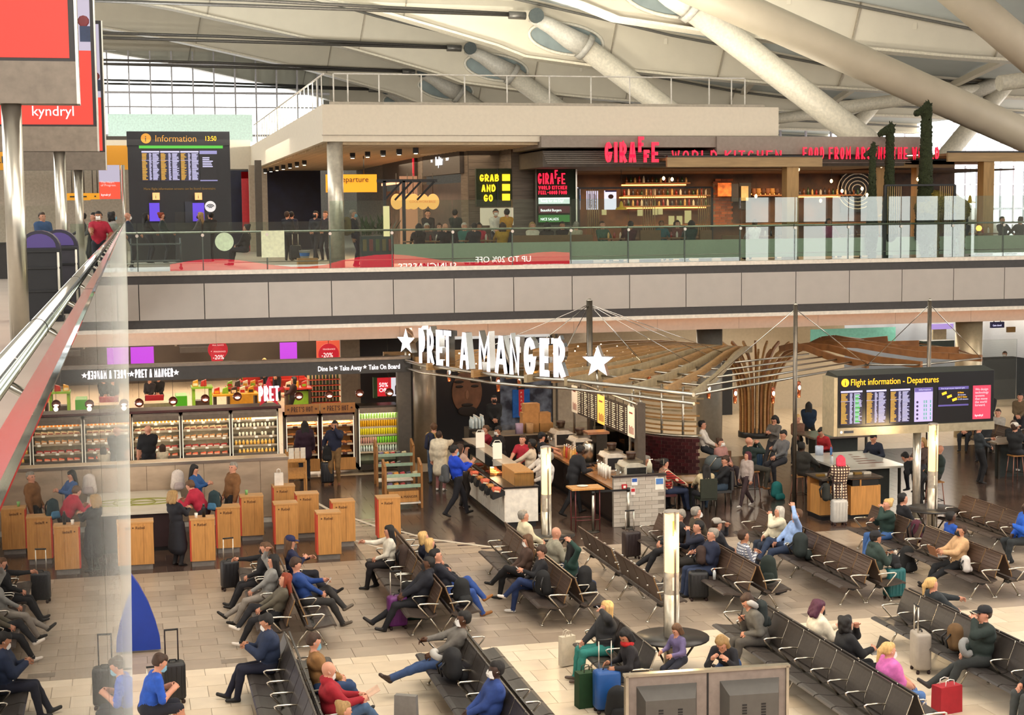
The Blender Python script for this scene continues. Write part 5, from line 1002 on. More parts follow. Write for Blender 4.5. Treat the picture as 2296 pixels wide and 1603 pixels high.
# backs of two monitors
t = thing('monitor_stand', 'back of a framed twin monitor stand at the bottom edge', 'monitor'); M0 = T(7.78, 20.4, 0, -.06)
def lb(*a): return MB().box(*a, M0)
lb(-1.2, 1.2, 0, .06, .3, 1.12).build('frame_panel', mt('8a7f78', .45, .2), t); lb(-1.22, 1.22, -.03, .08, 1.12, 1.16).build('top_rail', STEEL, t); lb(-.012, .012, -.012, 0, .3, 1.12).build('joint', BLACK, t)
for q in (-1.2, 1.16): lb(q, q+.04, -.03, .08, 0, 1.14).build('post', STEEL, t)
for q in (-.6, .62):
    m = MB(); o, i_, z0, z1 = .44, .36, .36, .98; V = [(q-o, 0, z0), (q+o, 0, z0), (q+o, 0, z1), (q-o, 0, z1), (q-i_, -.2, z0), (q+i_, -.2, z0), (q+i_, -.2, z1-.16), (q-i_, -.2, z1-.16)]
    m.add([M0 @ Vector(v) for v in V], [(0, 1, 5, 4), (1, 2, 6, 5), (2, 3, 7, 6), (3, 0, 4, 7), (4, 5, 6, 7)]); h_ = m.build('monitor_back', mt('55524e', .5, n=.06), t)
    for w_ in (-.14, .14):
        for k in range(7): lb(q+w_-.035, q+w_+.035, -.203, -.199, .42+.04*k, .445+.04*k).build('vent_slot', BLACK, h_)
# blue curved panel by the glass screen
pl = []
for i in range(15): pl.append((-1.2+1.58*math.sin(math.pi/2*i/14*1.0)**.9 if i else -1.2, 1.75-1.7*i/14))
pl = [(-1.4, 1.95), (-.6, 1.8), (-.2, 1.52), (.0, 1.2), (.15, .88), (.26, .55), (.33, .25), (.34, .04), (-1.4, .04)]
solo('blue_panel', MB().prism(pl, .16, T(0, 27.7, 0)), mt('173a9c', .4, n=.05), 'dark blue curved leaf-shaped panel by the glass screen', 'panel')
# luggage
def rbox(w, d, h, r=.04):
    m = MB(); n = 3; ring = []
    for cx_, cy_, a_ in ((w/2-r, d/2-r, 0), (-w/2+r, d/2-r, 90), (-w/2+r, -d/2+r, 180), (w/2-r, -d/2+r, 270)):
        for k in range(n+1): a = math.radians(a_+90*k/n); ring.append((cx_+r*math.cos(a), cy_+r*math.sin(a)))
    lv = [(r*.8, .0), (r*.2, r*.4), (0, r), (0, h-r), (r*.2, h-r*.4), (r*.8, h)]; V = []
    for ins, z in lv:
        for x, y in ring: V.append((x*(1-ins/(w/2)), y*(1-ins/(d/2)), z))
    k = len(ring); m.add(V, [(i*k+j, i*k+(j+1) % k, (i+1)*k+(j+1) % k, (i+1)*k+j) for i in range(5) for j in range(k)], True)
    m.f += [tuple(range(k))[::-1], tuple(5*k+j for j in range(k))]; m.m += [0, 0]; m.s += [False]*2; return m
def suitcase(label, x, y, rz=0., w=.38, d=.24, h=.52, col='1b1b1f', handle=.45, soft=False, rib=True, hcol='cfc8ba', z=0.):
    t = thing('suitcase', label, 'suitcase', (x, y, z), rz); b = rbox(w, d, h, .05); b.v = [(v[0], v[1], v[2]+.06) for v in b.v]; b.build('shell', mt(col, .45 if not soft else .85, n=.08), t)
    if rib:
        for k in range(4): bx(-w/2+.07+.08*k, -w/2+.09+.08*k, -d/2-.008, -d/2+.002, .12, h).build('rib', mt(col, .5, n=.02), t)
    for a in (-1, 1):
        for q in (-1, 1): MB().lathe([(.022, 0), (.03, .02), (.03, .04), (.022, .06)], 8, (a*w*.38, q*d*.35, 0)).build('wheel', RUB, t)
    if handle:
        for a in (-1, 1): MB().tube([(a*.1, d*.3, h), (a*.1, d*.3, h+handle)], .011, 6).build('handle_tube', mt(hcol, .3, .8), t)
        MB().tube([(-.11, d*.3, h+handle), (.11, d*.3, h+handle)], .016, 6).build('handle_grip', BLACK, t)
    MB().tube([(-.06, 0, h+.05), (-.05, 0, h+.09), (.05, 0, h+.09), (.06, 0, h+.05)], .012, 6).build('carry_handle', BLACK, t); return t
def rucksack(label, x, y, z, rz=0., w=.32, d=.2, h=.46, col='1d1e22', lean=0., col2=None):
    t = thing('rucksack', label, 'bag', (x, y, z), rz); t.rotation_euler = (lean, 0, rz)
    P = [((-w*.28, 0, h*.22), w*.24, (-w*.2, 0, h*.8), w*.2, 0), ((w*.28, 0, h*.22), w*.24, (w*.2, 0, h*.8), w*.2, 0), ((0, 0, h*.2), d*.5, (0, 0, h*.82), d*.5, 0)]
    V, Q, tg = sdf_mesh(P, .025, .05); V[:, 2] -= V[:, 2].min(); np_obj('pack_body', V, Q, tg, [mt(col, .85, n=.15, s=10, b=.2)], t)
    P = [((-w*.2, -d*.5, h*.2), d*.28, (w*.2, -d*.5, h*.2), d*.28, 0), ((-w*.18, -d*.48, h*.36), d*.22, (w*.18, -d*.48, h*.36), d*.22, 0)]; V, Q, tg = sdf_mesh(P, .025, .04); np_obj('front_pocket', V, Q, tg, [mt(col2 or col, .85, n=.1, s=12)], t)
    for a in (-1, 1): MB().tube([(a*.08, d*.4, h*.9), (a*.1, d*.75, h*.65), (a*.1, d*.6, h*.25)], .018, 6).build('strap', BLACK, t)
    MB().tube([(-.04, 0, h*.98), (0, 0, h*1.06), (.04, 0, h*.98)], .01, 5).build('top_loop', BLACK, t); return t
def g(px, py, z=0.): return G(px, py, z)
c = g(517, 1325); suitcase('black trolley case with raised handle in front of the person in black', c.x, c.y+.1, .2, .36, .24, .56, '1a191d', .5)
c = g(893, 1412); suitcase('purple hard suitcase beside the hooded person', c.x, c.y+.1, .1, .36, .24, .56, '5f1f66', .5)
c = g(930, 1395); solo('green_bag', rbox(.4, .25, .3, .05), mt('123a2c', .8), 'dark green bag behind the purple suitcase', 'bag', loc=(c.x, c.y+.25, 0))
c = g(390, 1580); suitcase('black suitcase with tall handle beside the person in blue', c.x, c.y+.12, .1, .38, .26, .6, '17181a', .55, hcol='2a2024')
c = g(358, 1640); suitcase('case with pale handle frame at the bottom left edge', c.x-.05, c.y, .1, .36, .24, .55, '3a1830', .42)
c = g(1570, 1348); suitcase('black trolley case in front of the nearer person eating', c.x, c.y+.1, -.2, .38, .26, .52, '191a1c', .0)
c = g(1430, 1255); suitcase('dark brown trolley case beside the person in the black suit', c.x-.1, c.y+.15, .1, .38, .26, .56, '2a1f20', .5)
c = g(2010, 1345); suitcase('turquoise suitcase with pink piping and a soft toy on top', c.x, c.y+.1, .15, .4, .26, .56, '1a5c5e', .4); rucksack('black pouch lying on the turquoise suitcase', c.x, c.y+.1, .63, .2, .24, .16, .16, '16171a')
t = thing('soft_toy', 'small pale soft toy on top of the turquoise suitcase', 'toy', (c.x+.02, c.y+.12, .79)); MB().ball((0, 0, .05), .055, 8).ball((0, -.01, .14), .04, 8).build('toy_body', mt('cfc3b4', .9), t); MB().ball((-.03, 0, .18), .014, 6).build('ear', BLACK, t); MB().ball((.03, 0, .18), .014, 6).build('ear', BLACK, t)
c = g(1885, 1178); suitcase('silver aluminium suitcase behind the person in the checked coat', c.x, c.y+.1, 0., .38, .24, .56, 'b9b6b0', .45)
c = g(735, 1087); suitcase('black suitcase held by the person in tan trousers', c.x, c.y+.05, 0., .36, .24, .6, '141417', .5); rucksack('black bag strapped on the black suitcase', c.x, c.y-.02, .68, 0, .3, .2, .4, '121214')
c = g(2080, 1515); suitcase('beige hard suitcase beside the person in the black cap', c.x, c.y+.25, 1.4, .4, .26, .62, 'a0968a', .5)
c = g(1695, 1058); suitcase('dark blue suitcase beside the person eating in dark green', c.x, c.y+.1, 0., .42, .28, .66, '16324a', .3)
c = g(1322, 1590); paper_bag('dark green carrier bag beside the blue suitcase', (c.x, c.y+.15, 0), .34, .2, .55, '103818', .1, '3a3a2a', 'carrier_bag')
c = g(1365, 1600); suitcase('bright blue printed suitcase next to the green carrier bag', c.x, c.y+.1, 0., .4, .26, .6, '1a4f92', .5, rib=False)
rucksack('black rucksack in front of the blue suitcase', c.x+.05, c.y-.3, 0, 0, .4, .25, .45, '131416')
c = g(2130, 1600); paper_bag('red carrier bag at the feet of the person in pink', (c.x, c.y+.1, 0), .42, .22, .42, '9c1824', .2, 'e8e0d8', 'carrier_bag')
c = g(1283, 1500); paper_bag('long white cloth bag hanging from the hand of the person in turquoise', (c.x-.03, c.y+.2, .02), .28, .12, .5, 'c9c0ae', .3, 'c9c0ae', 'cloth_bag')
SZ = .455
rucksack('dark green rucksack standing at the end of the middle bench', RE+.42, 27.7, SZ, -.4, .36, .24, .52, '17231e'); rucksack('black rucksack on the seat near the striped bag', RCc-.4, 27.9, SZ, 2.2, .36, .24, .44, '141416'); rucksack('black rucksack on the seat behind the person with raised hands', RCc+.45, 28.0, SZ, .9, .4, .26, .42, '121214')
rucksack('black holdall on the seats behind the person with outstretched legs', FB-.4, 23.2, SZ, 1.6, .55, .3, .34, '17171a'); rucksack('dark jacket bundle on the knees of the person in blue jeans', RB+.45, 27.8, SZ, .3, .34, .28, .34, '1a1c1e')
rucksack('dark navy coat heap beside the person in light blue', RF-.4, 29.6, SZ, 1.2, .55, .32, .36, '18211f'); rucksack('brown leather bag on the knees of the nearer person eating', RE-.5, 28.9, .62, 1.3, .4, .22, .28, '35241d'); rucksack('tan holdall beside the person in the black cap', FE-.4, 22.5, SZ, 1.4, .42, .26, .34, '5f4526')
rucksack('brown coat hung on the end of the bench by the person in white', RB-.12, 30.75, .5, 1.57, .5, .2, .45, '3f2f28'); rucksack('black cloth on the bench beside the hooded person', RB-.45, 28.5, SZ, 1.5, .3, .2, .2, '141414')
rucksack('grey rucksack hanging on the back of the person in blue', 7.6, 38.4, .85, -1.4, .34, .2, .46, '4a4c4e'); rucksack('dark blue rucksack on the back of the queuing person', 8.1, 43.05, 1.0, 3.3, .34, .2, .5, '23263c')
rucksack('dark rucksack on the back of the person with the neck pillow', FD-.34, 23.85, .7, 1.57, .34, .2, .46, '1c2424'); rucksack('dark teal rucksack on the back of the person in red', 1.72, 35.75, .95, -.6, .32, .2, .46, '1e3338', col2='3a6a8a'); rucksack('white patterned rucksack standing on the marble table', 1.0, 38.6, .97, .2, .36, .22, .5, 'c9bdb4', col2='a89a98')
rucksack('black handbag on the arm of the person in the checked coat', 16.35, 34.85, .55, 1.2, .36, .2, .42, '1c1e1a'); rucksack('turquoise bag on the floor beside the waste unit', g(1745, 1120).x, g(1745, 1120).y+.1, 0, .3, .36, .28, .32, '1a6a68'); rucksack('white tote bag on the seat beside the person in beige', RG-.42, 27.5, SZ, 1.3, .34, .16, .28, 'c9c2bc'); rucksack('black rucksack on the floor under the person eating', 15.75, 29.6, .0, .3, .4, .26, .5, '141414')
rucksack('maroon bag on the seat beside the person in green eating', RG-.05, 30.2, SZ, 1.6, .36, .22, .5, '4a1a2a')
def neck_pillow(label, loc, rot=(0, 0, 0), col='7f7f7d'):
    o = solo('neck_pillow', MB().tube([(.11*math.cos(a), .11*math.sin(a), 0) for a in np.linspace(.7, 5.6, 12)], [.03]+[.055]*10+[.03], 8), mt(col, .9, n=.1), label, 'pillow', loc=loc); o.rotation_euler = rot
neck_pillow('pale grey neck pillow on the holdall', (FB-.55, 23.45, .78), (.4, 0, 1), 'b5b3ae'); neck_pillow('grey neck pillow hanging on the chest of the person in the cap', (FE-.75, 21.55, .8), (1.2, 0, .5)); neck_pillow('grey neck pillow round the neck of the person', (FD-.55, 23.85, 1.12), (.3, -.5, 3.1), 'a9a7a3')
def bottle(label, x, y, z, col='cfd4d4', h=.22): t = thing('drink_bottle', label, 'bottle', (x, y, z)); MB().lathe([(.03, 0), (.033, h*.6), (.015, h*.85)], 10).build('bottle_body', mt(col, .2), t); MB().lathe([(.016, h*.85), (.016, h)], 8).build('cap', mt('a05a2a', .4), t)
bottle('water bottle on the seat beside the black trolley case', RE-.45, 28.3, SZ)
def phone_for(p, i, label, name='phone', col='101014', sz=(.075, .15)):
    h = hand_world(p, i); o = solo(name, bx(-.006, .006, -sz[0]/2, sz[0]/2, -sz[1]/2, sz[1]/2), mt(col, .25), label, name, loc=h); o.rotation_euler = (0, .7, p.rotation_euler.z); return o
phone_for(p_a1, 0, 'phone in the hands of the masked person in navy'); phone_for(p_A5, 0, 'pale phone in the hand of the person in the blue jumper', col='c8c4c0'); phone_for(p_b1, 1, 'phone held up by the person with outstretched legs'); phone_for(p_C2, 0, 'tablet in the hands of the person in the grey jacket', 'tablet', sz=(.16, .22)); phone_for(p_d1, 1, 'phone in the hand of the person with the neck pillow'); phone_for(p_C4, 0, 'white phone in the hand of the person in blue trousers', col='e8e6e2'); phone_for(p_c1, 0, 'white phone at the ear of the person in turquoise trousers', col='d8d4d0'); phone_for(p_f1, 0, 'phone at the mouth of the person in the black cap')
h = (hand_world(p_a3, 0)+hand_world(p_a3, 1))*.5; t = thing('open_book', 'open paperback in the hands of the person in the red hoodie', 'book', h+Vector((.02, 0, .03)))
for q in (-1, 1): MB().box(0, .19, 0, .14, 0, .012, Matrix.Rotation(-.5, 4, 'Y') @ Matrix.Diagonal((1, q, 1, 1))).build('page_block', mt('d8b8a0', .7), t)
for p, lb_, dz in ((p_d3, 'silver laptop on the knees of the person in black', .0), (p_G1, 'brown laptop used by the person in beige', .0)):
    h = (hand_world(p, 0) if p is p_G1 else hand_world(p, 1)); s = 1 if p is p_d3 else -1; t = thing('laptop', lb_, 'laptop', (h.x, h.y, h.z-.06)); bx(-.11, .11, -.16, .16, 0, .015).build('keyboard_base', mt('9a9a98', .4, .3), t); M = Matrix.Translation((s*.11, 0, .012)) @ Matrix.Rotation(s*.35, 4, 'Y'); MB().box(-.006, .006, -.16, .16, 0, .21, M).build('screen_lid', mt('16181c', .3) if p is p_d3 else mt('8a5a3a', .5), t)
# oak waste unit and white communal table
t = thing('waste_unit', 'oak waste and condiment unit in front of the white table', 'cabinet', (0, 0, 0)); 
for k, (a, b) in enumerate(((16.42, 17.05), (17.16, 17.96))):
    bx(a, b, 35.15+.2*(k == 0), 35.9, .1, .82).build('door', OAK, t); bx(a+.05, b-.05, 35.17+.2*(k == 0), 35.5, .82, .98).build('dark_opening', BLACK, t); bx(a, b, 35.16+.2*(k == 0), 35.9, .98, 1.0).build('lintel', OAK, t)
    bx(a+(b-a)*.3, a+(b-a)*.34, 35.14+.2*(k == 0), 35.3, .82, .98).build('divider', OAK, t)
bx(16.4, 17.98, 35.2, 36.0, 0, .1).build('kick', BLACK, t); bx(16.36, 18.0, 35.1, 36.1, 1.0, 1.04).build('worktop', mt('3a332c', .3), t); bx(16.4, 17.98, 35.9, 36.05, .1, 1.0).build('carcass', OAKD, t)
for k in range(6): tag(inst('sauce_tray', bx(-.1, .1, -.06, .06, 0, .05).mesh('sauce_tray', mt(('8a6a2a', 'd8d0c0')[k % 2], .5)), None, (16.55+.25*k, 35.6, 1.041)), 'small tray on top of the oak waste unit', 'tray', 'condiment trays')
def high_table(label, x0, x1, y0, y1, z=1.05, col='c9c6bb'):
    t = thing('high_table', label, 'table'); bx(x0, x1, y0, y1, z-.05, z).build('table_top', mt(col, .15, n=.06, s=1), t)
    for a in (x0+.15, x1-.15):
        for b in (y0+.15, y1-.15): bx(a-.03, a+.03, b-.03, b+.03, 0, z-.05).build('leg', DKSTEEL, t)
    bx(x0+.3, x1-.3, y0+.4, y1-.4, 0, z-.05).build('core', mt('2a2f2c', .5), t)
high_table('large white communal table with a faint map print', 17.5, 19.35, 36.4, 39.0); high_table('dark communal table beyond the slat screen', 19.3, 21.2, 42.0, 43.4, 1.0, '5a4a40'); high_table('high table at the right where two people sit', 23.6, 25.6, 39.2, 40.2, 1.05, '8a7a68'); high_table('low brown table of the person in the red plaid shirt', 13.6, 14.3, 37.3, 38.3, .76, '8a6a48')
m = MB()
for k in range(5): m.box(18.3+.1*k, 19.0-.05*k, 37.0+.35*k, 37.12+.35*k, 1.0505, 1.052)
m.build('map_print', mt('7a5a50', .5), bpy.data.objects['high_table'])
c = thing('paper_roll', 'pale blue paper roll standing on the white table', 'roll', (17.95, 38.7, 1.052)); MB().lathe([(.11, 0), (.11, .24)], 16).build('roll_body', mt('b8c4d8', .7), c); MB().lathe([(.03, .24), (.03, .242)], 10).build('core', mt('8a7a60', .7), c)
bottle('blue spray bottle on the white table', 18.25, 38.6, 1.052, '4a7ab8', .26); bottle('white bottle at the left of the white table', 17.62, 37.2, 1.052, 'd8dce0', .24)
def stool(label, x, y, h=.74):
    t = thing('bar_stool', label, 'stool', (x, y, 0)); bx(-.17, .17, -.17, .17, h-.03, h).build('seat', OAKD, t)
    for a in (-1, 1):
        for b in (-1, 1): MB().tube([(a*.13, b*.13, h-.03), (a*.19, b*.19, 0)], .014, 6).build('leg', mt('8a5a4a', .4, .3), t)
    MB().tube([(.17, .17, .25), (-.17, .17, .25), (-.17, -.17, .25), (.17, -.17, .25)], .01, 5, closed=True).build('foot_ring', DKSTEEL, t)
stool('bar stool under the person eating in dark green', 15.95, 38.6); stool('bar stool under the person in the black jacket', 16.85, 37.5); stool('bar stool behind the glowing lamp on the right', 19.75, 35.7); stool('bar stool under the person in the white cap', 24.0, 38.9); stool('bar stool with oak seat at the right high table', 24.9, 38.9)
def easy_chair(label, x, y, rz, col='4a1a1c'):
    t = thing('dining_chair', label, 'chair', (x, y, 0), rz); bx(-.22, .22, -.22, .22, .4, .46).build('seat', mt(col, .5), t); MB().box(-.22, .22, -.26, -.2, .46, .95).build('backrest', mt(col, .5), t)
    for a in (-1, 1):
        for b in (-1, 1): MB().tube([(a*.19, b*.19, .4), (a*.2, b*.2, 0)], .018, 6).build('leg', DKSTEEL, t)
easy_chair('maroon chair of the person in the red plaid shirt', 13.15, 37.5, -1.57); easy_chair('chair with a dark green coat over its back', 13.95, 36.75, 0, '23291c'); easy_chair('chair of the person in black', 14.7, 37.6, 1.57, '3a3a3a'); easy_chair('chair behind the pushchair', 15.9, 40.6, 2.6, '6a4a30')
# pushchair
t = thing('pushchair', 'grey pushchair with a hood beside the table', 'pushchair', (15.35, 39.9, 0), .3)
for a in (-1, 1):
    MB().tube([(a*.25, .45, .06), (a*.25, -.1, .6), (a*.22, -.45, 1.0)], .016, 6).build('frame_tube', ALU, t); MB().tube([(a*.25, -.4, .1), (a*.25, .1, .62)], .014, 6).build('frame_tube', ALU, t)
    for y in (.45, -.4): MB().tube([(a*.25-.02, y, .09), (a*.25+.02, y, .09)], .09, 12).build('wheel', BLACK, t)
MB().tube([(-.22, -.45, 1.0), (.22, -.45, 1.0)], .018, 6).build('push_bar', BLACK, t); MB().ball((0, -.05, .78), .28, 12, (.9, 1, .8)).build('hood', mt('5f686a', .8), t); bx(-.2, .2, -.15, .3, .42, .5).build('seat', mt('24343c', .8), t)
# ------------------------------------------------------------------ people at the tables and in the background downstairs
P_('person in a cream checked coat and pink headscarf at the waste unit', 16.75, 34.95, 80, 'stand', H=1.66, tmat=COAT_CHECK, bot='5a2a34', shoe='b07a6a', hair='e0405a', hs='bob', arms=('desk', 'reach'), coat=.5, bulk=.03, nod=20)
P_('small person in a burgundy hat and pale jacket walking between the tables', 15.3, 37.4, 200, 'walk', H=1.45, top='a89a92', bot='3a2a2c', shoe='d8d0c8', hair='4a1526', hs='bob', arms=('side', 'side'), bulk=.02)
k_ = dict(pose='sit', seat=.74)
P_('person in dark green eating at the communal table', 15.95, 38.6, 10, H=1.78, top='1d2b27', bot='3c382f', hs='bald', shoe='8a5a32', arms=('face', 'face'), legs=('hang', 'hang'), bulk=.02, **k_)
P_('person in grey opposite the person eating in dark green', 17.2, 39.5, 200, H=1.76, top='6a6a6c', bot='2a2a30', hair='k', arms=('lap', 'phone'), legs=('hang', 'hang'), nod=20, **k_)
P_('person in a black jacket at the white table by the mast', 16.9, 37.4, 30, H=1.74, top='2c2a26', bot='2a2522', skin='x', hair='k', arms=('desk', 'desk'), legs=('hang', 'hang'), nod=15, bulk=.03, **k_)
P_('person in a navy jacket leaning on the far side of the white table', 19.6, 38.6, 215, H=1.74, top='1a2030', bot='2a2522', hair='k', arms=('desk', 'desk'), legs=('hang', 'hang'), lean=-18, nod=30, **k_)
P_('person in red bending down behind the white table', 19.0, 40.4, 200, H=1.66, top='a02028', bot='2a2a2e', hair='k', lean=-25, nod=30, legs=('hang', 'hang'), **k_)
P_('person in brown reading at the right of the white table', 20.2, 37.3, 200, H=1.66, top='4a3a34', bot='2a2a30', hair='s', hs='bob', arms=('book', 'book'), legs=('hang', 'hang'), nod=22, **k_)
P_('person in dark green sitting behind the right lamp', 19.9, 35.9, 160, H=1.74, top='22302c', bot='26241f', hs='bald', legs=('hang', 'hang'), arms=('lap', 'lap'), bulk=.03, **k_)
P_('person in black bending behind the right lamp', 19.3, 35.6, 120, 'stand', H=1.66, top='17181a', bot='17181a', hair='k', lean=-50, nod=30)
k_ = dict(pose='sit', seat=.44)
P_('person in a red plaid shirt at the brown table', 13.2, 37.5, 0, H=1.8, tmat=RED_PLAID, bot='26304a', hair='k', arms=('desk', 'desk'), nod=18, bulk=.03, **k_)
P_('person in a cream patterned jacket with the back turned', 13.95, 36.8, 90, H=1.66, top='c2b08a', bot='2a2a30', hair='k', hs='long', arms=('desk', 'desk'), bulk=.02, **k_)
P_('person in black at the end of the brown table', 14.75, 37.6, 180, H=1.74, top='16181c', bot='2a3a4a', hair='b', arms=('desk', 'lap'), nod=20, **k_)
P_('person in navy behind the grey brick wall', 12.95, 38.2, 320, H=1.74, top='1c2030', bot='1c1c22', hair='g', nod=15, **k_)
P_('person in a white jumper at the end of the maroon wall', 16.3, 43.0, 330, H=1.78, top='d8cfc4', bot='22262c', hair='k', arms=('lap', 'lap'), seat=.6, pose='sit')
P_('person in a pink coat with a mask under the chin by the pushchair', 15.95, 40.7, 300, H=1.68, top='a87a74', bot='3a3034', hair='b', hs='bun', mask='w', arms=('lap', 'lap'), bulk=.03, **k_)
P_('person in grey leaning over a phone near the tree trunk', 18.3, 42.6, 220, H=1.7, top='5f5a55', bot='2a2a2e', hair='k', hs='bob', nod=30, arms=('phone', 'phone'), seat=.74, pose='sit')
P_('person in a brown jacket near the tree trunk', 19.6, 43.8, 240, H=1.62, top='6a4a3a', bot='2a2a2e', hair='y', hs='bun', seat=.6, pose='sit')
P_('person in a dark blue hood seen behind the tree', 21.2, 46.5, 60, H=1.72, top='10243a', bot='17181c', hair='k', hs='long', seat=.6, pose='sit', bulk=.04)
P_('person in dark green beyond the middle mast', 21.3, 45.0, 230, H=1.74, top='24302c', bot='24241f', hair='g', seat=.5, pose='sit', bulk=.04)
P_('person in a dark jacket standing by the right tables', 22.9, 38.9, 350, 'stand', H=1.68, top='2a3034', bot='121215', hair='n', hs='pony', arms=('phone', 'lap'))
P_('person in a white cap and black jacket at the right high table', 24.0, 38.9, 30, 'sit', seat=.74, H=1.8, top='1b1c1e', bot='1d1f24', shoe='d8d4cc', hair='b', cap='c9c2b6', arms=('face', 'desk'), legs=('hang', 'hang'), bulk=.02)
P_('person in black bending over food at the right high table', 25.0, 39.0, 70, 'sit', seat=.74, H=1.72, top='17181a', bot='1a1b1e', hair='k', lean=-20, legs=('hang', 'hang'))
P_('person in a beige coat cut by the right edge', 24.2, 36.6, 60, 'stand', H=1.7, top='b09a82', bot='2a2a2e', hair='n', bulk=.03, coat=.4)
# far crowd at the right
far = [(2180, 985, 46, 'person in a dark coat and mask standing at the far right', '22262a', 'stand', 'g', 'k'), (2215, 1010, 45.5, 'person in black with a mask standing at the far right', '18181c', 'stand', 'k', 'k'), (2250, 905, 58, 'traveller with a red backpack by the far gate desk', '2a2c34', 'stand', 'b', 'w'), (2165, 1015, 44.5, 'person in a fur-trimmed coat seated far right', '6a4a2a', 'sit', 'n', None), (2235, 1015, 44.0, 'person in a pale top seated far right', '9a938a', 'sit', 'b', None), (2285, 990, 44.5, 'person in an olive coat at the right edge', '5a4a34', 'stand', 'k', None), (2205, 1040, 42.5, 'person in dark clothes slumped on a far seat', '1d1f22', 'sit', 'k', None), (2270, 1045, 41.5, 'person in black on the farthest right seat', '16171a', 'sit', 'b', None)]
for px, py, Y, lb_, col, po, ha, mk in far:
    c = GY(px, py, Y); P_(lb_, c.x, Y, 230, po, H=1.74, top=col, bot='1f2126', hair=ha, mask=mk, bulk=.02)
for k in range(4): bench(26.2+1.6*k, -1, 41.0, 5, 'brown', 'far bench at the right edge, number %s of its block' % ('one', 'two', 'three', 'four')[k])
# ------------------------------------------------------------------ upper deck, fascia and balustrade
DZ, DY = 6.05, 45.13; X0p, PW = .2534, 1.8048
struct('floor_upper', MB().box(-40, 90, DY+.3, 150, 5.6, DZ).box(-40, -.35, -6, DY+.3, 5.6, DZ), mt('a3978a', .35, n=.1, s=.8))
FASC = mt('b3aaa0', .45, n=.04, s=2); DARKB = mt('3a3634', .5); KERB = mt('e3d8c8', .5)
fa = thing('deck_fascia', 'long deck edge clad in pale panels between dark bands', 'fascia', kind='structure')
bx(-.35, 90, DY-.02, DY+.3, 5.98, 6.1).build('kerb', KERB, fa); bx(-.35, 90, DY+.03, DY+.3, 5.74, 5.98).build('dark_band', DARKB, fa); bx(-.35, 90, DY+.03, DY+.3, 4.49, 4.73).build('dark_band', DARKB, fa); bx(-.35, 90, DY-.01, DY+.5, 4.38, 4.49).build('lip', KERB, fa); bx(-.35, 90, DY+.09, DY+.3, 4.6, 5.8).build('backing', BLACK, fa)
pmesh = bx(.012, PW-.012, 0, .06, 4.73, 5.74).mesh('fascia_panel', FASC)
for n in range(-1, 24): inst('fascia_panel', pmesh, fa, (X0p+n*PW, DY, 0))
SOF = mt('cdb9a6', .6, n=.04)
so = struct('trim_1', bx(-.35, 90, DY+.95, DY+1.05, 3.95, 4.55), SOF, None, 'beige bulkhead with a glowing cove under the deck edge'); so['kind'] = 'structure'
for n in range(14): bx(-.006, .006, -.004, 0, 3.95, 4.5).build('panel_joint', mt('a8988a', .6), so, (-.3+2.7*n, DY+.95, 0))
bx(-.35, 60, DY+.62, DY+.7, 4.42, 4.46).build('cove_light', lit('ffcfae', 5), so)
struct('ceiling_lower', bx(-40, 90, DY+.5, 110, 4.5, 4.56), mt('8f8374', .7)); struct('ceiling_inner', bx(-40, 90, DY+1.05, 110, 3.95, 4.0), mt('9a8d7c', .7))
BGL = glass('balustrade_glass', (.88, .95, .91), 1.75); bal = thing('balustrade', 'long glass balustrade with steel rail along the deck edge', 'balustrade', kind='structure')
for n in range(-1, 23):
    top = 7.46 if n < 3 else 8.04; a = X0p+n*PW
    bx(a+.012, a+PW-.012, DY+.1, DY+.115, 6.1, top).build('glass_pane', BGL, bal)
    bx(a-.02, a+.02, DY+.12, DY+.16, 6.1, 7.2).build('post', mt('5a625c', .35, .7), bal); MB().lathe([(.045, 0), (.045, .03)], 12).build('clamp_disc', STEEL, bal, (a, DY+.1, 7.1)).rotation_euler = (math.pi/2, 0, 0)
MB().tube([(-.3, DY+.28, 7.18), (42, DY+.28, 7.18)], .03, 10).build('handrail', mt('c9cbb8', .25, .7), bal); MB().tube([(-.3, DY+.2, 6.32), (42, DY+.2, 6.32)], .014, 6).build('low_rail', STEEL, bal)
x0, x1, z0, z1 = slot(482, 521, 524, 563, DY+.09); c = solo('round_sticker', MB().lathe([((x1-x0)/2, 0), ((x1-x0)/2, .006)], 28), mt('c8dcb8', .6), 'round pale green sticker on the glass balustrade', 'sticker', loc=((x0+x1)/2, DY+.095, (z0+z1)/2)); c.rotation_euler = (math.pi/2, 0, 0)
x0, x1, z0, z1 = slot(586, 517, 638, 577, DY+.09); solo('paper_poster', bx(x0, x1, DY+.085, DY+.095, z0, z1), mt('d8dcb8', .6), 'blank pale poster on the glass balustrade', 'poster')
# illuminated sale banner on the near side, seen mirrored in the balustrade glass
bn = thing('sale_banner', 'backlit red sunglasses sale banner opposite the deck', 'banner'); BNR = lit('d8283c', 7.0); WT = lit('ffe8e0', 12)
m = MB(); pts = [(2.3+(26-2.3)*i/24, 4.95+.28*math.sin(i*.62)+.1*(i > 9)) for i in range(25)]; m.prism(pts+[(26, 4.25), (2.3, 4.25)], .1, T(0, -1.2, 0)); m.build('banner_face', BNR, bn)
R180 = lambda x, z: Matrix.Translation((x, -1.09, z)) @ Matrix.Rotation(math.pi, 4, 'Z')
for s, x, z, sz in (('SUNGLASSES', 19.0, 4.35, .62), ('UP TO 20% OFF', 14.6+10.0, 4.6, .0), ('WORLD DUTY FREE', 25.6, 4.4, .28)):
    if sz: text(s, sz, R180(x, z), WT, bn, depth=.01)
text('UP TO 20% OFF', .5, R180(23.6, 4.75), WT, bn, depth=.01)
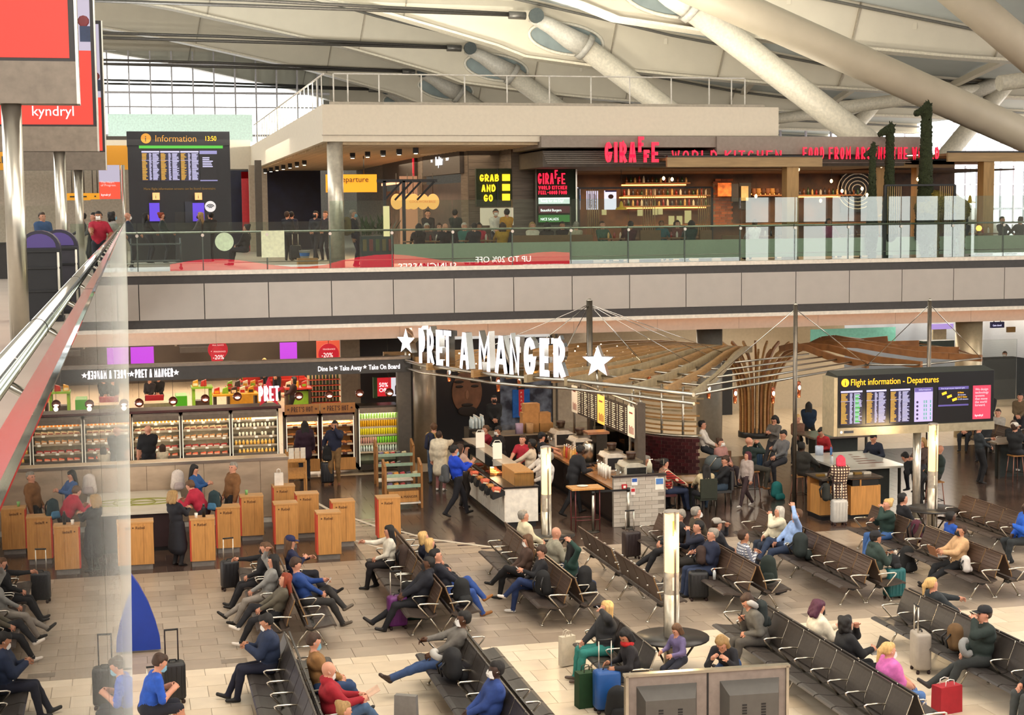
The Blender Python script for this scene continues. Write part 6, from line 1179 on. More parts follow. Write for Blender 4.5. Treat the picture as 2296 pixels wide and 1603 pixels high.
# near balustrade on the left, with rail and bolted brackets
NG = dusty(glass('near_glass', (.82, .88, .84), 1.6), .6, 75); nb = thing('near_balustrade', 'tall glass balustrade with round steel handrail close on the left', 'balustrade', kind='structure')
ys = [.12]+[2.0+1.95*k for k in range(22)]+[44.95]
for a, b in zip(ys, ys[1:]):
    bx(-.056, -.041, a+.006, b-.006, 5.55, 7.51).build('glass_pane', NG, nb); bx(-.0535, -.0435, a+.006, b-.006, 7.51, 7.514).build('edge_cap', mt('b9bdb6', .12, .85, n=0), nb)
for y in ys[1:-1]: bx(-.064, -.05, y-.03, y+.03, 7.015, 7.1).build('bracket_plate', mt('2b1a1c', .5), nb); MB().tube([(-.06, y, 7.06), (-.29, y, 7.2)], .012, 6).build('bracket_arm', STEEL, nb)
MB().tube([(-.29, .2, 7.25), (-.29, 20, 7.25), (-.29, 45.3, 7.25)], .033, 14).build('handrail', CHROME, nb)
for y in (3.1, 5.2, 9.0): MB().tube([(-.29, y, 7.25), (-.29, y+.015, 7.25)], .0345, 14).build('rail_joint', DKSTEEL, nb)
struct('wall_gallery', bx(-.38, -.36, -6, DY+.3, 4.2, 6.0), FASC)
# tall advertising boards on the left gallery
RED = lit('f04030', .95); PHO = lit('c9c0d4', .85)
for i, (Y, lab) in enumerate(((20.2, 'nearest red advertising board on a steel post'), (34.2, 'middle red advertising board with white company name'), (47.2, 'far red advertising board at the end of the gallery'))):
    t = thing('advert_board', lab, 'advertising board', (-1.33, Y, DZ)); w = .78
    MB().tube([(0, 0, 0), (0, 0, 3.0)], .12, 18).build('post', mt('c9c2b4', .28, .9, n=.04), t); bx(-1.9, w, -.16, .18, 2.95, 3.46).build('steel_skirt', mt('7a6f62', .45, .3), t); bx(-1.88, w, -.14, .18, 3.46, 7.2).build('housing', mt('1d1716', .4), t); bx(w, w+.035, -.16, .19, 2.95, 7.2).build('edge_trim', STEEL, t)
    bx(-1.8, w-.07, -.15, -.13, 3.5, 5.02).build('red_screen', RED, t); bx(-1.8, w-.07, -.15, -.13, 5.02, 7.1).build('photo_screen', PHO, t)
    if i: text('kyndryl', .29, T(-.52, -.155, 3.68), lit('ffffff', 1.4), t, depth=.004)
    m = MB(); m.ball((w-.2, -.15, 5.62), .12, 8, (1, .05, 1)); m.build('screen_hair', mt('6a1f24', .5), t); bx(w-.28, w-.07, -.156, -.151, 5.2, 5.52).build('screen_figure', mt('20304f', .5), t)
# dark kiosks and hand-luggage machines on the gallery
for px, py, Y, lab, cs in ((92, 740, 25, 'black tray rack kiosk by the nearest board', '16161a'), (135, 735, 27, 'grey kiosk with a purple rounded top', '34323a')):
    c = GY(px, 600, Y); t = thing('self_service_kiosk', lab, 'kiosk', (c.x, Y, DZ)); bx(-.3, .3, -.3, .3, .06, 1.1).build('cabinet', mt(cs, .5), t); m = MB().prism([(.3*math.cos(a), .28*math.sin(a)) for a in np.linspace(0, math.pi, 12)], .5, T(0, -.25, 1.1)); m.build('rounded_top', mt('241f33', .4), t)
    m = MB().prism([(.24*math.cos(a), .21*math.sin(a)) for a in np.linspace(0, math.pi, 12)], .02, T(0, -.262, 1.12)); m.build('label_face', mt('4a3a78', .5, e=.15, n=0), t)
    for a in (-.27, .27): MB().tube([(a, -.32, .1), (a, -.32, 1.05)], .018, 6).build('frame_tube', mt('d8d2c4', .4), t)
    for z in (.45, .8, 1.05): bx(-.29, .29, -.33, -.3, z, z+.03).build('shelf', BLACK, t)
    bx(-.32, .32, -.34, .32, 0, .06).build('base', BLACK, t)
# information kiosk
Yk = 58.; x0, x1, z0, z1 = slot(288, 295, 517, 505, Yk); t = thing('information_point', 'black information point with flight screens and yellow i sign', 'information board')
bx(x0, x1, Yk, Yk+1.2, DZ, z1-.45).build('kiosk_body', mt('15171c', .4), t); bx(x0-.02, x1, Yk-.08, Yk+1.2, z1-.5, z1).build('header', mt('15161a', .4), t); bx(x0+.4, x1-.25, Yk-.03, Yk-.01, z1-.6, z1-.5).build('green_light', lit('4aa83a', 1.6), t)
text('Information', .33, T(GY(347, 315, Yk).x, Yk-.09, z1-.36), mt('c08a3a', .5, e=.5, n=0), t, depth=.01, sx=.94); o = MB().lathe([(.18, 0), (.18, .02)], 20).build('info_disc', mt('c98a30', .5, e=.5, n=0), t, (GY(327, 309, Yk).x, Yk-.085, z1-.25)); o.rotation_euler = (math.pi/2, 0, 0); text('i', .3, T(GY(324, 309, Yk).x, Yk-.11, z1-.36), BLK, t, depth=.01); text('13:50', .24, T(GY(458, 310, Yk).x, Yk-.09, z1-.33), lit('ffb018', 3), t, depth=.01, sx=.8)
cutx = [318, 360, 405, 448, 489]
for i in range(4):
    a, b, c, d = slot(cutx[i], 338, cutx[i+1]-2, 406, Yk); s = bx(a, b, Yk-.03, Yk, c, d).build('screen', mt('16143a', .3, e=.06, n=0) if i < 3 else mt('17171d', .4), t)
    if i < 3: fids(s, T(a, Yk-.032, c), b-a, d-c)
    else: bx(a, b, Yk-.04, Yk-.03, d-.12, d).build('header_strip', lit('9a96c8', 1), s); bx(a, b, Yk-.04, Yk-.03, c, c+.04).build('footer_strip', lit('9a96c8', 1), s); m = MB(); rows(m, a+.1, b-.1, d-.6, d-.22, 6, Yk-.034, [(0, .9)]); tag(m.build('notes', SCRW, s), kind='stuff')
text('More flight information screens can be found downstairs', .12, T(GY(322, 423, Yk).x, Yk-.02, GY(322, 426, Yk).z), mt('8a6a2a', .5, e=.35, n=0), t, depth=.005, sx=.92)
for a_, b_, c_, d_, mm, nm in ((335, 455, 358, 496, lit('6a4ae0', 1.0), 'purple_screen'), (432, 455, 458, 496, lit('6a4ae0', 1.0), 'purple_screen'), (415, 452, 432, 500, mt('10182c', .3, e=.2, n=0), 'notice_screen')):
    a, b, c, d = slot(a_, b_, c_, d_, Yk-.1); bx(a, b, Yk-.13, Yk-.1, c, d).build(nm, mm, t)
for px in (350, 445):
    a, b, c, d = slot(px-8, 432, px+8, 448, Yk-.6); bx(a, b, Yk-.62, Yk-.58, c, d).build('amber_sign', lit('ffb070', 1.6), t); text('i', .2, T((a+b)/2-.03, Yk-.63, c+.05), BLK, t, depth=.005)
a, b, c, d = slot(459, 450, 484, 476, Yk); o = MB().lathe([((b-a)/2, 0), ((b-a)/2, .02)], 24).build('wireless_disc', mt('e8e8ec', .5, e=.5, n=0), t, ((a+b)/2, Yk-.03, (c+d)/2)); o.rotation_euler = (math.pi/2, 0, 0)
for r in (.06, .11, .16): MB().tube([((a+b)/2+r*math.cos(q), Yk-.06, (c+d)/2-.08+r*math.sin(q)) for q in np.linspace(.6, 2.54, 7)], .015, 5).build('wireless_arc', BLK, t)
a, b, c, d = slot(392, 470, 470, 512, Yk-2.2); solo('information_desk', bx(a, b, Yk-2.4, Yk-1.6, DZ, DZ+1.1), mt('24242a', .4), 'dark counter in front of the information point', 'counter'); solo('glass_guard', bx(a, b, Yk-2.42, Yk-2.4, DZ+1.1, DZ+1.75), GLS, 'clear guard screen on the information counter', 'screen')
# gate signs
def sign(label, px0, py0, px1, py1, Y, col, e, d=.12, hang=None, name='direction_sign', cat='sign'):
    a, b, c, dd = slot(px0, py0, px1, py1, Y); t = thing(name, label, cat); bx(a, b, Y, Y+d, c, dd).build('sign_panel', mt(col, .5, e=e, n=0), t)
    if hang:
        for q in (.25, .75): MB().tube([(a+(b-a)*q, Y+d/2, dd), (a+(b-a)*q, Y+d/2, hang)], .02, 6).build('hanger', DKSTEEL, t)
    return t, a, b, c, dd
t, a, b, c, d = sign('wide yellow departure gates sign behind the red boards', -60, 326, 291, 381, 70, 'd8941c', .12, hang=11.5); text('and departure gates', .62, T(b-5.55, 69.98, c+.3), BLK, t, depth=.01, sx=.92)
t, a, b, c, d = sign('yellow departure gates sign behind the silver column', 731, 391, 845, 431, 55, 'f0a01c', .45, hang=9.7); text('All departure\ngates', .27, T(b-1.75, 54.98, c+.36), mt('4a3010', .6), t, depth=.008, al='LEFT')
t, a, b, c, d = sign('small screen with red lower half beyond the boards', 222, 370, 269, 446, 52, 'e8452f', .9, name='advert_screen'); bx(a, b, 51.98, 52, c+(d-c)*.5, d).build('photo_half', PHO, t); text('The Heart\nof Progress.', .1, T(a+.05, 51.97, c+.5), lit('ffd8d0', 1), t, depth=.004); text('kyndryl', .1, T(a+.05, 51.97, c+.1), lit('ffffff', 1.2), t, depth=.004); MB().tube([(b+.1, 52.1, DZ), (b+.1, 52.1, d)], .06, 8).build('pole', STEEL, t)
# bulkhead, column, slatted ceiling
BH = mt('e0d4be', .6, n=.03); struct('wall_bulkhead', MB().box(5.75, 20.35, 47.1, 75, 9.82, 10.92), BH)
bx(5.72, 20.38, 47.07, 47.1, 10.0, 10.02).build('shadow_line', mt('a89c8a', .6), bpy.data.objects['wall_bulkhead'])
slm = bx(5.9, 20.2, -.05, .05, 0, .08).mesh('ceiling_slat', mt('d8bf98', .6, n=.1)); sl = struct('ceiling_slats', bx(5.8, 20.3, 47.3, 74.8, 9.83, 9.84), BLACK)
for k in range(60): inst('ceiling_slat', slm, sl, (0, 47.4+.45*k, 9.74))
struct('column_1', MB().lathe([(.24, DZ), (.24, 9.82)], 20, (6.14, 47.4, 0)), mt('cfc6b4', .3, .5)); struct('column_2', bx(4.9, 5.15, 62, 62.3, DZ, 9.8), DKSTEEL)
dl = MB().box(-.08, .08, -.08, .08, -.18, 0).mesh('spotlight', BLACK); dle = bx(-.05, .05, -.05, .05, -.19, -.18).mesh('lens', lit('ffe6c0', 14))
for r, (xa, ya, xb, yb, n) in enumerate(((7.1, 54, 8.9, 49, 6), (5.9, 72, 6.6, 60, 8))):
    for k in range(n): f = k/(n-1); o = inst('spotlight', dl, None, (xa+(xb-xa)*f, ya+(yb-ya)*f, 9.72)); tag(o, 'black ceiling spotlight in the %s row under the bulkhead' % ('near', 'far')[r], 'spotlight', 'spotlights of the %s row' % ('near', 'far')[r]); inst('lens', dle, o)
area('arcade_light', (9, 56, 9.6), 6, 12, 500, (1, .78, .52)); area('arcade_light', (3, 62, 10.4), 6, 10, 300, (1, .86, .7))
# roof-top rail on the bulkhead
rl = thing('roof_railing', 'thin white railing on top of the bulkhead', 'railing'); px_ = [748, 780, 850, 945, 1042, 1137, 1232, 1325, 1412, 1505, 1590, 1640, 1670]
for p in px_: c = GY(p, 210, 47.4); MB().tube([(c.x, 47.4, 10.92), (c.x, 47.4, 11.85)], .022, 6).build('post', WHITE, rl)
MB().tube([(GY(748, 180, 47.4).x, 47.4, 11.85), (GY(1670, 185, 47.4).x, 47.4, 11.85)], .022, 6).build('top_rail', WHITE, rl); bx(6, 20, 47.38, 47.42, 10.92, 11.02).build('toe_board', mt('b5aa98', .6), rl)
MB().tube([(5.85, 47.5, 11.85), (5.85, 74, 11.85)], .03, 6).build('top_rail', WHITE, rl)
for k in range(22): MB().tube([(5.85, 48+1.2*k, 10.92), (5.85, 48+1.2*k, 11.85)], .02, 5).build('post', WHITE, rl)
# walls behind
struct('wall_back_upper', bx(-40, 5.7, 78, 78.4, DZ, 9.9), mt('b3a797', .6)); struct('wall_shop_dark', bx(4.2, 9, 75, 75.3, DZ, 9.8), mt('141a30', .4, n=.3, s=2)); struct('wall_beam_left', bx(-40, 5.75, 75, 76, 9.85, 11.2), BH)
x0, x1, z0, z1 = slot(543, 385, 588, 500, 72); solo('red_portal', MB().box(x0, x0+.35, 72, 72.3, DZ, z1).box(x0, x1, 72, 72.3, z1-.3, z1), mt('b01c24', .4, e=.1), 'red shop portal beside the information point', 'portal'); x0, x1, z0, z1 = slot(575, 385, 590, 500, 71); struct('column_3', bx(x0-.3, x1+.2, 71, 71.4, DZ, 9.9), mt('a39480', .6))

# odds and ends behind the balustrade
t = thing('flat_trolley', 'grey two-tier trolley frame behind the balustrade', 'trolley', (GY(350, 570, 48).x, 48, DZ))
for z in (.25, .75): bx(-.75, .75, -.3, .3, z, z+.04).build('tray', mt('4a4f52', .5), t)
for a in (-.72, .72):
    for b in (-.27, .27): MB().tube([(a, b, .05), (a, b, .95)], .02, 6).build('upright', mt('5a5f62', .4, .5), t); MB().tube([(a, b-.02, .05), (a, b+.02, .05)], .05, 8).build('castor', BLACK, t)
c = GY(683, 570, 47.4); t = thing('tub', 'white and blue plastic tub standing on a cardboard box', 'tub', (c.x, 47.4, DZ+.31)); MB().lathe([(.13, 0), (.17, .22), (.18, .22)], 16).build('tub_body', mt('d8dce0', .5), t); MB().lathe([(.142, .05), (.16, .15)], 16, cap=False).build('blue_band', mt('2a6ab0', .5), t)
solo('card_box', bx(-.3, .3, -.2, .2, 0, .3), CARD, 'cardboard box under the plastic tub by the balustrade', 'box', loc=(c.x+.08, 47.4, DZ))
suitcase('black cabin case of the dark-clothed pair upstairs', GY(665, 560, 55).x, 55.3, 0., .36, .24, .5, '15161a', .45, z=DZ)
for px0, py0, px1, py1, lab in ((148, 433, 203, 449, 'yellow arrow sign behind the red boards'), (203, 433, 224, 447, 'small yellow arrow sign next to the red screen')):
    t, a, b, cc, d = sign(lab, px0, py0, px1, py1, 66, 'e09a1c', .3, hang=9.9); MB().bar((a+.15, 65.98, (cc+d)/2), (b-.15, 65.98, (cc+d)/2), .02, .05).build('arrow', BLACK, t)
for px, Y, lab in ((70, 43, 'clear guard screen on the gallery desk'),): c = GY(px, 470, Y); solo('guard_screen', bx(c.x-.9, c.x+.9, Y, Y+.02, DZ+.9, DZ+1.9), GLS, lab, 'screen'); solo('gallery_desk', bx(c.x-1, c.x+1, Y+.05, Y+.7, DZ, DZ+.95), mt('2a2624', .5), 'dark gallery desk behind the clear guard screen', 'counter')
# ------------------------------------------------------------------ restaurant on the upper deck
WOODG = mt('6b5f54', .6, n=.25, s=3, st=(.4, 1, 6)); WOODW = mt('8a5f38', .55, n=.2, s=4, st=(.5, 1, 5)); CONC = mt('93867a', .65, n=.08); LEAF = mt('1c2a16', .8, n=.5, s=40, b=.6)
NRED = lit('ff2040', 1.7); NEDGE = mt('5a0a14', .4, e=.6, ec='ff1030', n=0); NYEL = lit('ffc81a', 2.2)
def wall_px(name, px0, px1, Y0, Y1, z0, z1, m, th=.15):
    a = GY(px0, 450, Y0); b = GY(px1, 450, Y1); d = Vector((b.x-a.x, Y1-Y0, 0)); L = d.length; M = T(a.x, Y0, 0, math.atan2(d.y, d.x)); return struct(name, MB().box(0, L, 0, th, z0, z1, M), m)
def planks(w, M, L, z0, z1, n, m):
    for k in range(n): h = (z1-z0)/n; MB().box(.01, L-.01, -.012, 0, z0+h*k+.005, z0+h*(k+1)-.005, M).build('plank', m, w)
for i, (p0, p1, Y0, Y1, zt_) in enumerate(((1051, 1120, 52, 52, 9.84), (1120, 1148, 52, 50.6, 9.84), (1148, 1214, 50.6, 50.6, 9.9))):
    w = wall_px('wall_wood_%d' % (i+1), p0, p1, Y0, Y1, DZ, zt_, mt('4a4038', .7)); a = GY(p0, 450, Y0); b = GY(p1, 450, Y1); planks(w, T(a.x, Y0, 0, math.atan2(Y1-Y0, b.x-a.x)), math.hypot(b.x-a.x, Y1-Y0), DZ, zt_, 16, WOODG)
# receding shop fronts
def front(label, px0, px1, Y0, Y1, pyt, pyb, col, name='shop_sign', e=0.):
    a = GY(px0, 400, Y0); b = GY(px1, 400, Y1); d = Vector((b.x-a.x, Y1-Y0, 0)); M = T(a.x, Y0, 0, math.atan2(d.y, d.x)); z1 = GY(px1, pyt, Y1).z; z0 = GY(px1, pyb, Y1).z; t = thing(name, label, 'sign'); MB().box(0, d.length, 0, .3, z0, z1, M).build('sign_box', mt(col, .5, e=e), t); return t, M, d.length, z0, z1
t, M, L, z0, z1 = front('dark shop sign with jagged white lettering', 948, 1031, 57, 52.4, 325, 388, '39322f'); text('THE', .14, M @ Matrix.Translation((L*.3-.25, -.02, (z0+z1)/2)), lit('f0e8e0', 1.6), t, depth=.01); text('HarryPotter', .42, M @ Matrix.Translation((L*.38, -.02, (z0+z1)/2-.12)), lit('ffffff', 2), t, depth=.01, sx=.42, bold=.008); text('SHOP', .14, M @ Matrix.Translation((L*.66, -.02, (z0+z1)/2)), lit('f0e8e0', 1.6), t, depth=.01)
t, M, L, z0, z1 = front('dark wooden shop fascia with a red edge', 858, 930, 66, 58.5, 350, 402, '3d342e'); MB().box(L-.35, L-.1, -.03, .01, z0, z1, M).build('red_edge', lit('c8142a', 1.2), t); MB().box(0, L, -.06, 0, z0-.1, z0, M).build('strip_light', lit('ff9a70', 3), t)
for nm, p0, p1, Y0, Y1, z0, z1, m in (('wall_shop_1', 858, 935, 66.3, 58.8, DZ, 8.6, mt('7a5a44', .6, n=.4, s=3)), ('wall_shop_2', 935, 948, 58.8, 57.3, DZ, 9.8, WOODG), ('wall_shop_3', 948, 1034, 57.3, 52.7, DZ, 8.7, mt('2a1c1a', .5, n=.5, s=3)), ('wall_shop_4', 1034, 1051, 52.6, 52.2, DZ, 9.8, WOODG), ('wall_shop_5', 800, 860, 74, 66.3, DZ, 9.8, WOODG)): wall_px(nm, p0, p1, Y0, Y1, z0, z1, m)
area('shop_window_light', (9.2, 57, 8.4), 2, 4, 120, (1, .6, .35))
x0, x1, z0, z1 = slot(897, 395, 935, 490, 58); solo('lit_shop_doorway', bx(x0, x1, 57.9, 58.1, DZ, z1), lit('ffb88a', .35), 'bright shop doorway behind the diners', 'doorway')
# round menu lamps and pergola frame
dm = MB().lathe([(.32, -.1), (.34, 0), (.32, .1)], 22); dm.v = [(v[0], v[2], v[1]) for v in dm.v]; dm = dm.mesh('disc', lit('ffb860', 1.1))
for i, (px, w_) in enumerate(((890, ''), (915, ''), (928, 'COOL'), (949, 'WORKS'), (972, 'FREE'))):
    c = GY(px, 452, 52.2); t = thing('disc_lamp', 'round amber disc lamp, number %s from the silver column' % ('one', 'two', 'three', 'four', 'five')[i], 'lamp', c, group='round disc lamps'); inst('disc', dm, t, (0, i*.02, 0), None, (.62, .8, .78)); MB().tube([(0, .1, .25), (0, .1, .95)], .012, 5).build('hanger', DKSTEEL, t)
    if w_: text(w_, .11, T(-.17, -.1, -.04), mt('c86a2a', .5, e=.6, n=0), t, depth=.004)
t = thing('steel_frame', 'dark steel pergola frame over the planters', 'frame'); Yp = 50.5
for px in (862, 905): c = GY(px, 430, Yp); bx(c.x-.05, c.x+.05, Yp-.05, Yp+.05, DZ, 8.72).build('post', BLACK, t)
a = GY(845, 424, Yp); b = GY(980, 421, Yp); MB().bar((a.x, Yp, 8.72), (b.x, Yp, 8.72), .1, .1).build('top_beam', BLACK, t)
for px in (862, 885, 905, 935): c = GY(px, 430, Yp); MB().bar((c.x, Yp, 8.1), (c.x+.55, Yp-.2, 8.7), .05, .06).build('brace', BLACK, t)
# neon panels
def leaf_panel(name, label, px0, py0, px1, py1, Y, col=None):
    a, b, c, d = slot(px0, py0, px1, py1, Y); t = thing(name, label, 'sign'); bx(a, b, Y, Y+.2, c, d).build('leaf_backing', col or LEAF, t); return t, a, b, c, d
t, a, b, c, d = leaf_panel('neon_panel', 'dark panel with yellow neon letters on the wooden tower', 1068, 378, 1147, 463, 50.55)
for k, (s, px, py) in enumerate((('GRAB', 1076, 407), ('AND', 1080, 430), ('GO', 1085, 452))): q = GY(px, py, 50.5); word(s, .13, .23, .04, .04, T(q.x, 50.48, q.z), [NYEL, NYEL], t, .3)
for k in range(3): q = GY(1126, 407+22*k, 50.5); bx(q.x, q.x+.26, 50.47, 50.5, q.z+.02, q.z+.24).build('side_lettering', NYEL, t)
bx(b-.5, b-.47, 50.5, 50.55, c, d).build('panel_fold', BLACK, t)
x0, x1, z0, z1 = slot(1072, 466, 1145, 505, 50.9); solo('kiosk_window', bx(x0, x1, 50.5, 50.6, z0, z1), lit('f0d8b8', .7), 'lit kiosk window under the yellow neon', 'window')
t, a, b, c, d = leaf_panel('restaurant_panel', 'tall leafy sign panel with red neon restaurant name', 1203, 363, 1290, 505, 50); bx(b, b+.05, 49.95, 50.25, DZ, d).build('steel_edge', STEEL, t); bx(a-.05, a, 49.95, 50.2, DZ, d).build('steel_edge', DKSTEEL, t); bx(a, b, 50.02, 50.2, DZ, c).build('lower_panel', DKSTEEL, t)
def giraffe_word(M, w, h, tk, par, mats, tall=1.0):
    x = 0
    for i, ch in enumerate('GIRAFFE'):
        ww = tk if ch == 'I' else w*(.8 if ch in 'F' else 1); hh, zz = (h*.78, h*.5) if i == 4 else ((h*.62, 0) if i == 5 else (h, 0))
        if i == 5: x -= w*.35
        m = glyph(ch, ww, hh, tk, .05); m.v = [tuple(M @ (Vector(v)+Vector((x, 0, zz)))) for v in m.v]; m.build('letter', mats, par); x += ww+w*.3
    return x
q = GY(1207, 413, 49.9); giraffe_word(T(q.x, 49.93, q.z), .125, .36, .045, t, [NRED, NEDGE])
q = GY(1208, 425, 49.9); k = .97/word_w('WORLD KITCHEN', .058, .02, .3); word('WORLD KITCHEN', .058*k, .12, .022, .03, T(q.x, 49.93, q.z), [NRED, NEDGE], t, .3); q = GY(1208, 436, 49.9); k = .97/word_w('FEEL-GOOD FOOD', .058, .02, .3); word('FEEL-GOOD FOOD', .058*k, .12, .022, .03, T(q.x, 49.93, q.z), [NRED, NEDGE], t, .3)
for p0, p1, col, e, s in ((443, 457, 'dfe8e0', 1.2, 'Ready for the Day!'), (462, 478, '6a1f2c', .5, 'Beautiful Burgers'), (482, 498, '3f8a3a', .7, 'NICE SALADS')): a2, b2, c2, d2 = slot(1209, p0, 1278, p1, 49.9); s_ = bx(a2, b2, 49.93, 50, c2, d2).build('light_box', lit(col, e), t); text(s, .12, T(a2+.05, 49.92, c2+.06), lit('ffffff', 2), s_, depth=.004, sx=.86)
# roof fascia with big neon name
t = thing('restaurant_roof', 'flat concrete-grey restaurant roof edge with long red lettering', 'roof'); zt_, zb_ = GY(1500, 306, 46.9).z, GY(1500, 336, 46.9).z
a = GY(1214, 330, 46.9).x; b = GY(2060, 330, 46.9).x; b2_ = GY(1605, 330, 46.9).x
bx(a, b2_, 46.9, 58, zb_+.08, zt_).build('roof_edge', CONC, t); bx(b2_, b, 46.8, 58, zb_-.15, zt_).build('roof_edge', CONC, t); bx(a+.2, b-.2, 47.5, 58, zb_-.5, zb_).build('roof_underside', mt('5f564c', .7), t)
for k in range(6): bx(a+.2, b-.2, 47.4-.08*k, 47.48-.08*k, zb_-.12-.06*k, zb_-.09-.06*k).build('louvre', mt('6f655a', .6), t)
q = GY(1356, 364, 46.7); giraffe_word(T(q.x, 46.68, q.z), .235, .62, .1, t, [NRED, NEDGE])
for s, p0, p1, py, h, Y in (('WORLD KITCHEN', 1506, 1752, 362, .34, 46.6), ('FOOD FROM AROUND THE WORLD', 1800, 2105, 357, .38, 46.6)):
    q = GY(p0, py, Y); q2 = GY(p1, py-2, Y); k = (q2.x-q.x)/word_w(s, .2, .045, .5, .8); word(s, .2*k, h, .045, .05, T(q.x, Y-.02, q.z), [NRED, NEDGE], t, .5, space=.8)
MB().tube([(GY(1345, 352, 46.7).x, 46.75, GY(1345, 352, 46.7).z), (GY(1490, 350, 46.7).x, 46.75, GY(1490, 350, 46.7).z)], .02, 5).build('letter_rail', DKSTEEL, t)
# bar interior
wb = struct('wall_bar', bx(GY(1290, 430, 57).x, GY(2140, 430, 57).x, 57, 57.2, DZ, 9.6), mt('4e3220', .6, n=.6, s=1.6)); struct('ceiling_bar', bx(GY(1300, 430, 50).x, GY(2130, 430, 57).x, 52.3, 57, 9.05, 9.1), mt('4a3626', .7))
for x in (17.5, 20.5, 23.5, 26.5): area('bar_light', (x, 54.5, 8.95), 2.2, 2, 190, (1, .62, .32))
CLR = [mt(c, .2) for c in ('6a3a1a', '2f4a2a', 'c9a060', '8a1f1a', 'd8d0c0', '3a3a44')]; BMS = [bottle_mesh(.28, .045, c, BLACK) for c in CLR]
sf = [thing('bar_shelf', lab, 'shelf') for lab in ('top warm-lit bottle shelf above the bar', 'middle bottle shelf of the bar', 'lower bottle shelf of the bar', 'plant shelf on the right of the timber post')]
for i, (p0, p1, py) in enumerate(((1400, 1545, 410), (1395, 1590, 438), (1395, 1590, 462), (1770, 1930, 437))):
    a, b = GY(p0, py, 56.6), GY(p1, py, 56.6); bx(a.x, b.x, 56.45, 57, a.z-.05, a.z).build('shelf_board', WOODW, sf[i]); bx(a.x, b.x, 56.94, 56.97, a.z-.1, a.z-.06).build('strip_light', lit('ff9a4a', 8), sf[i]); n = int((b.x-a.x)/.17)
    for k in range(n): o = inst('bottle', BMS[(k*7+i*3) % 6], None, (a.x+.1+(b.x-a.x-.2)*k/max(1, n-1), 56.65, a.z+.001), None, (1, 1, random.uniform(.7, 1.1))); tag(o, ('bottle on the top bar shelf', 'bottle on the middle bar shelf', 'bottle on the lower bar shelf', 'jar on the plant shelf')[i], 'bottle', ('top shelf bottles', 'middle shelf bottles', 'lower shelf bottles', 'plant shelf jars')[i])
t, a, b, c, d = sign('white menu screen with a cake picture', 1357, 427, 1382, 470, 52, 'e8e4f4', 1.0, name='menu_screen'); MB().ball(((a+b)/2, 51.99, (c+d)/2+.12), .1, 10, (1, .05, .8)).build('cake_print', mt('6a3f30', .6), t); bx(a, b, 51.99, 52, d-.05, d).build('header', mt('4a3a88', .5), t)
t, a, b, c, d = sign('white menu screen covered in small text', 1317, 428, 1341, 470, 52, 'dcd4ec', .9, name='menu_screen'); m = MB(); rows(m, a+.04, b-.04, c+.05, d-.1, 12, 51.995, [(0, .4), (.55, .95)]); tag(m.build('menu_text', mt('5a4a78', .5), t), kind='stuff')
t, a, b, c, d = sign('narrow blue menu screen at the panel edge', 1291, 420, 1301, 470, 52, 'd0d4f0', .9, name='menu_screen'); bx(a, b, 51.98, 52, c+.3, c+.5).build('blue_field', lit('4a8ad0', 1), t)
wb2 = solo('mural', bx(GY(1885, 400, 56.9).x, GY(1990, 400, 56.9).x, 56.85, 56.95, DZ+1.5, 9.0), mt('2a2a30', .6), 'dark mural with white swirls behind the topiary', 'mural'); q = GY(1918, 425, 56.8)
for r in (.2, .34, .48, .62, .76): MB().tube([(q.x+.1+r*math.cos(a_)*1.1, 56.83, q.z+r*math.sin(a_)) for a_ in np.linspace(0, 6.28, 22)[:-1]], .018, 4, closed=True).build('swirl', mt('e8dcc4', .6, e=.1), wb2)
for r in (.12, .22): MB().tube([(q.x+1.1+r*math.cos(a_), 56.83, q.z+.15+r*math.sin(a_)) for a_ in np.linspace(0, 6.28, 16)[:-1]], .015, 4, closed=True).build('swirl', mt('6fa89a', .6), wb2)
x0, x1, z0, z1 = slot(1598, 410, 1640, 505, 56.9); bw = thing('brick_panel', 'bare brick panel behind the bar, right of the bottle shelves', 'panel'); bx(x0, x1, 56.88, 56.96, DZ, z1).build('mortar', mt('6a5a4c', .8), bw); bmx = [bx(-.115, .115, -.012, 0, -.045, .045).mesh('brick', mt(c, .8)) for c in ('8a4a2e', '9a5636', '74402a')]
for r in range(18):
    for k in range(3): inst('brick', bmx[random.randrange(3)], bw, (x0+.13+.245*k+(.08 if r % 2 else 0), 56.88, DZ+1.0+.105*r))
px4 = lambda a, b, c, d, Y, m, nm, lab, cat: (lambda q: solo(nm, bx(q[0], q[1], Y, Y+.06, q[2], q[3]), m, lab, cat))(slot(a, b, c, d, Y))
px4(1640, 412, 1656, 452, 56.4, mt('16161c', .5), 'chalk_board', 'black chalk menu right of the brick panel', 'menu board'); px4(1657, 410, 1684, 470, 56.5, BLACK, 'dark_doorway', 'black framed doorway behind the bar', 'doorway'); px4(1662, 417, 1678, 450, 56.4, mt('b9a878', .6), 'cream_notice', 'cream notice hanging in the black doorway', 'notice'); px4(1610, 410, 1640, 440, 56.3, mt('d87a3a', .6, n=.5, s=6), 'painted_mural', 'orange painted panel above the bricks', 'panel')
sf.append(thing('bar_shelf', 'wooden pot shelf between the doorway and the timber post', 'shelf')); a, b = GY(1686, 437, 56.6), GY(1755, 437, 56.6); bx(a.x, b.x, 56.45, 57, a.z-.05, a.z).build('shelf_board', WOODW, sf[4]); bx(a.x, b.x, 56.94, 56.97, a.z+.02, a.z+.05).build('strip_light', lit('ff9a4a', 5), sf[4])
for k in range(6): tag(inst('clay_pot', MB().lathe([(.06, 0), (.11, .12), (.09, .22), (.1, .25)], 12).mesh('clay_pot', mt(('8a5a3a', 'b88a4a', '5a3a2a')[k % 3], .6)), None, (a.x+.12+.19*k, 56.7, a.z+.001)), 'clay pot on the shelf between doorway and timber post', 'pot', 'clay pots')
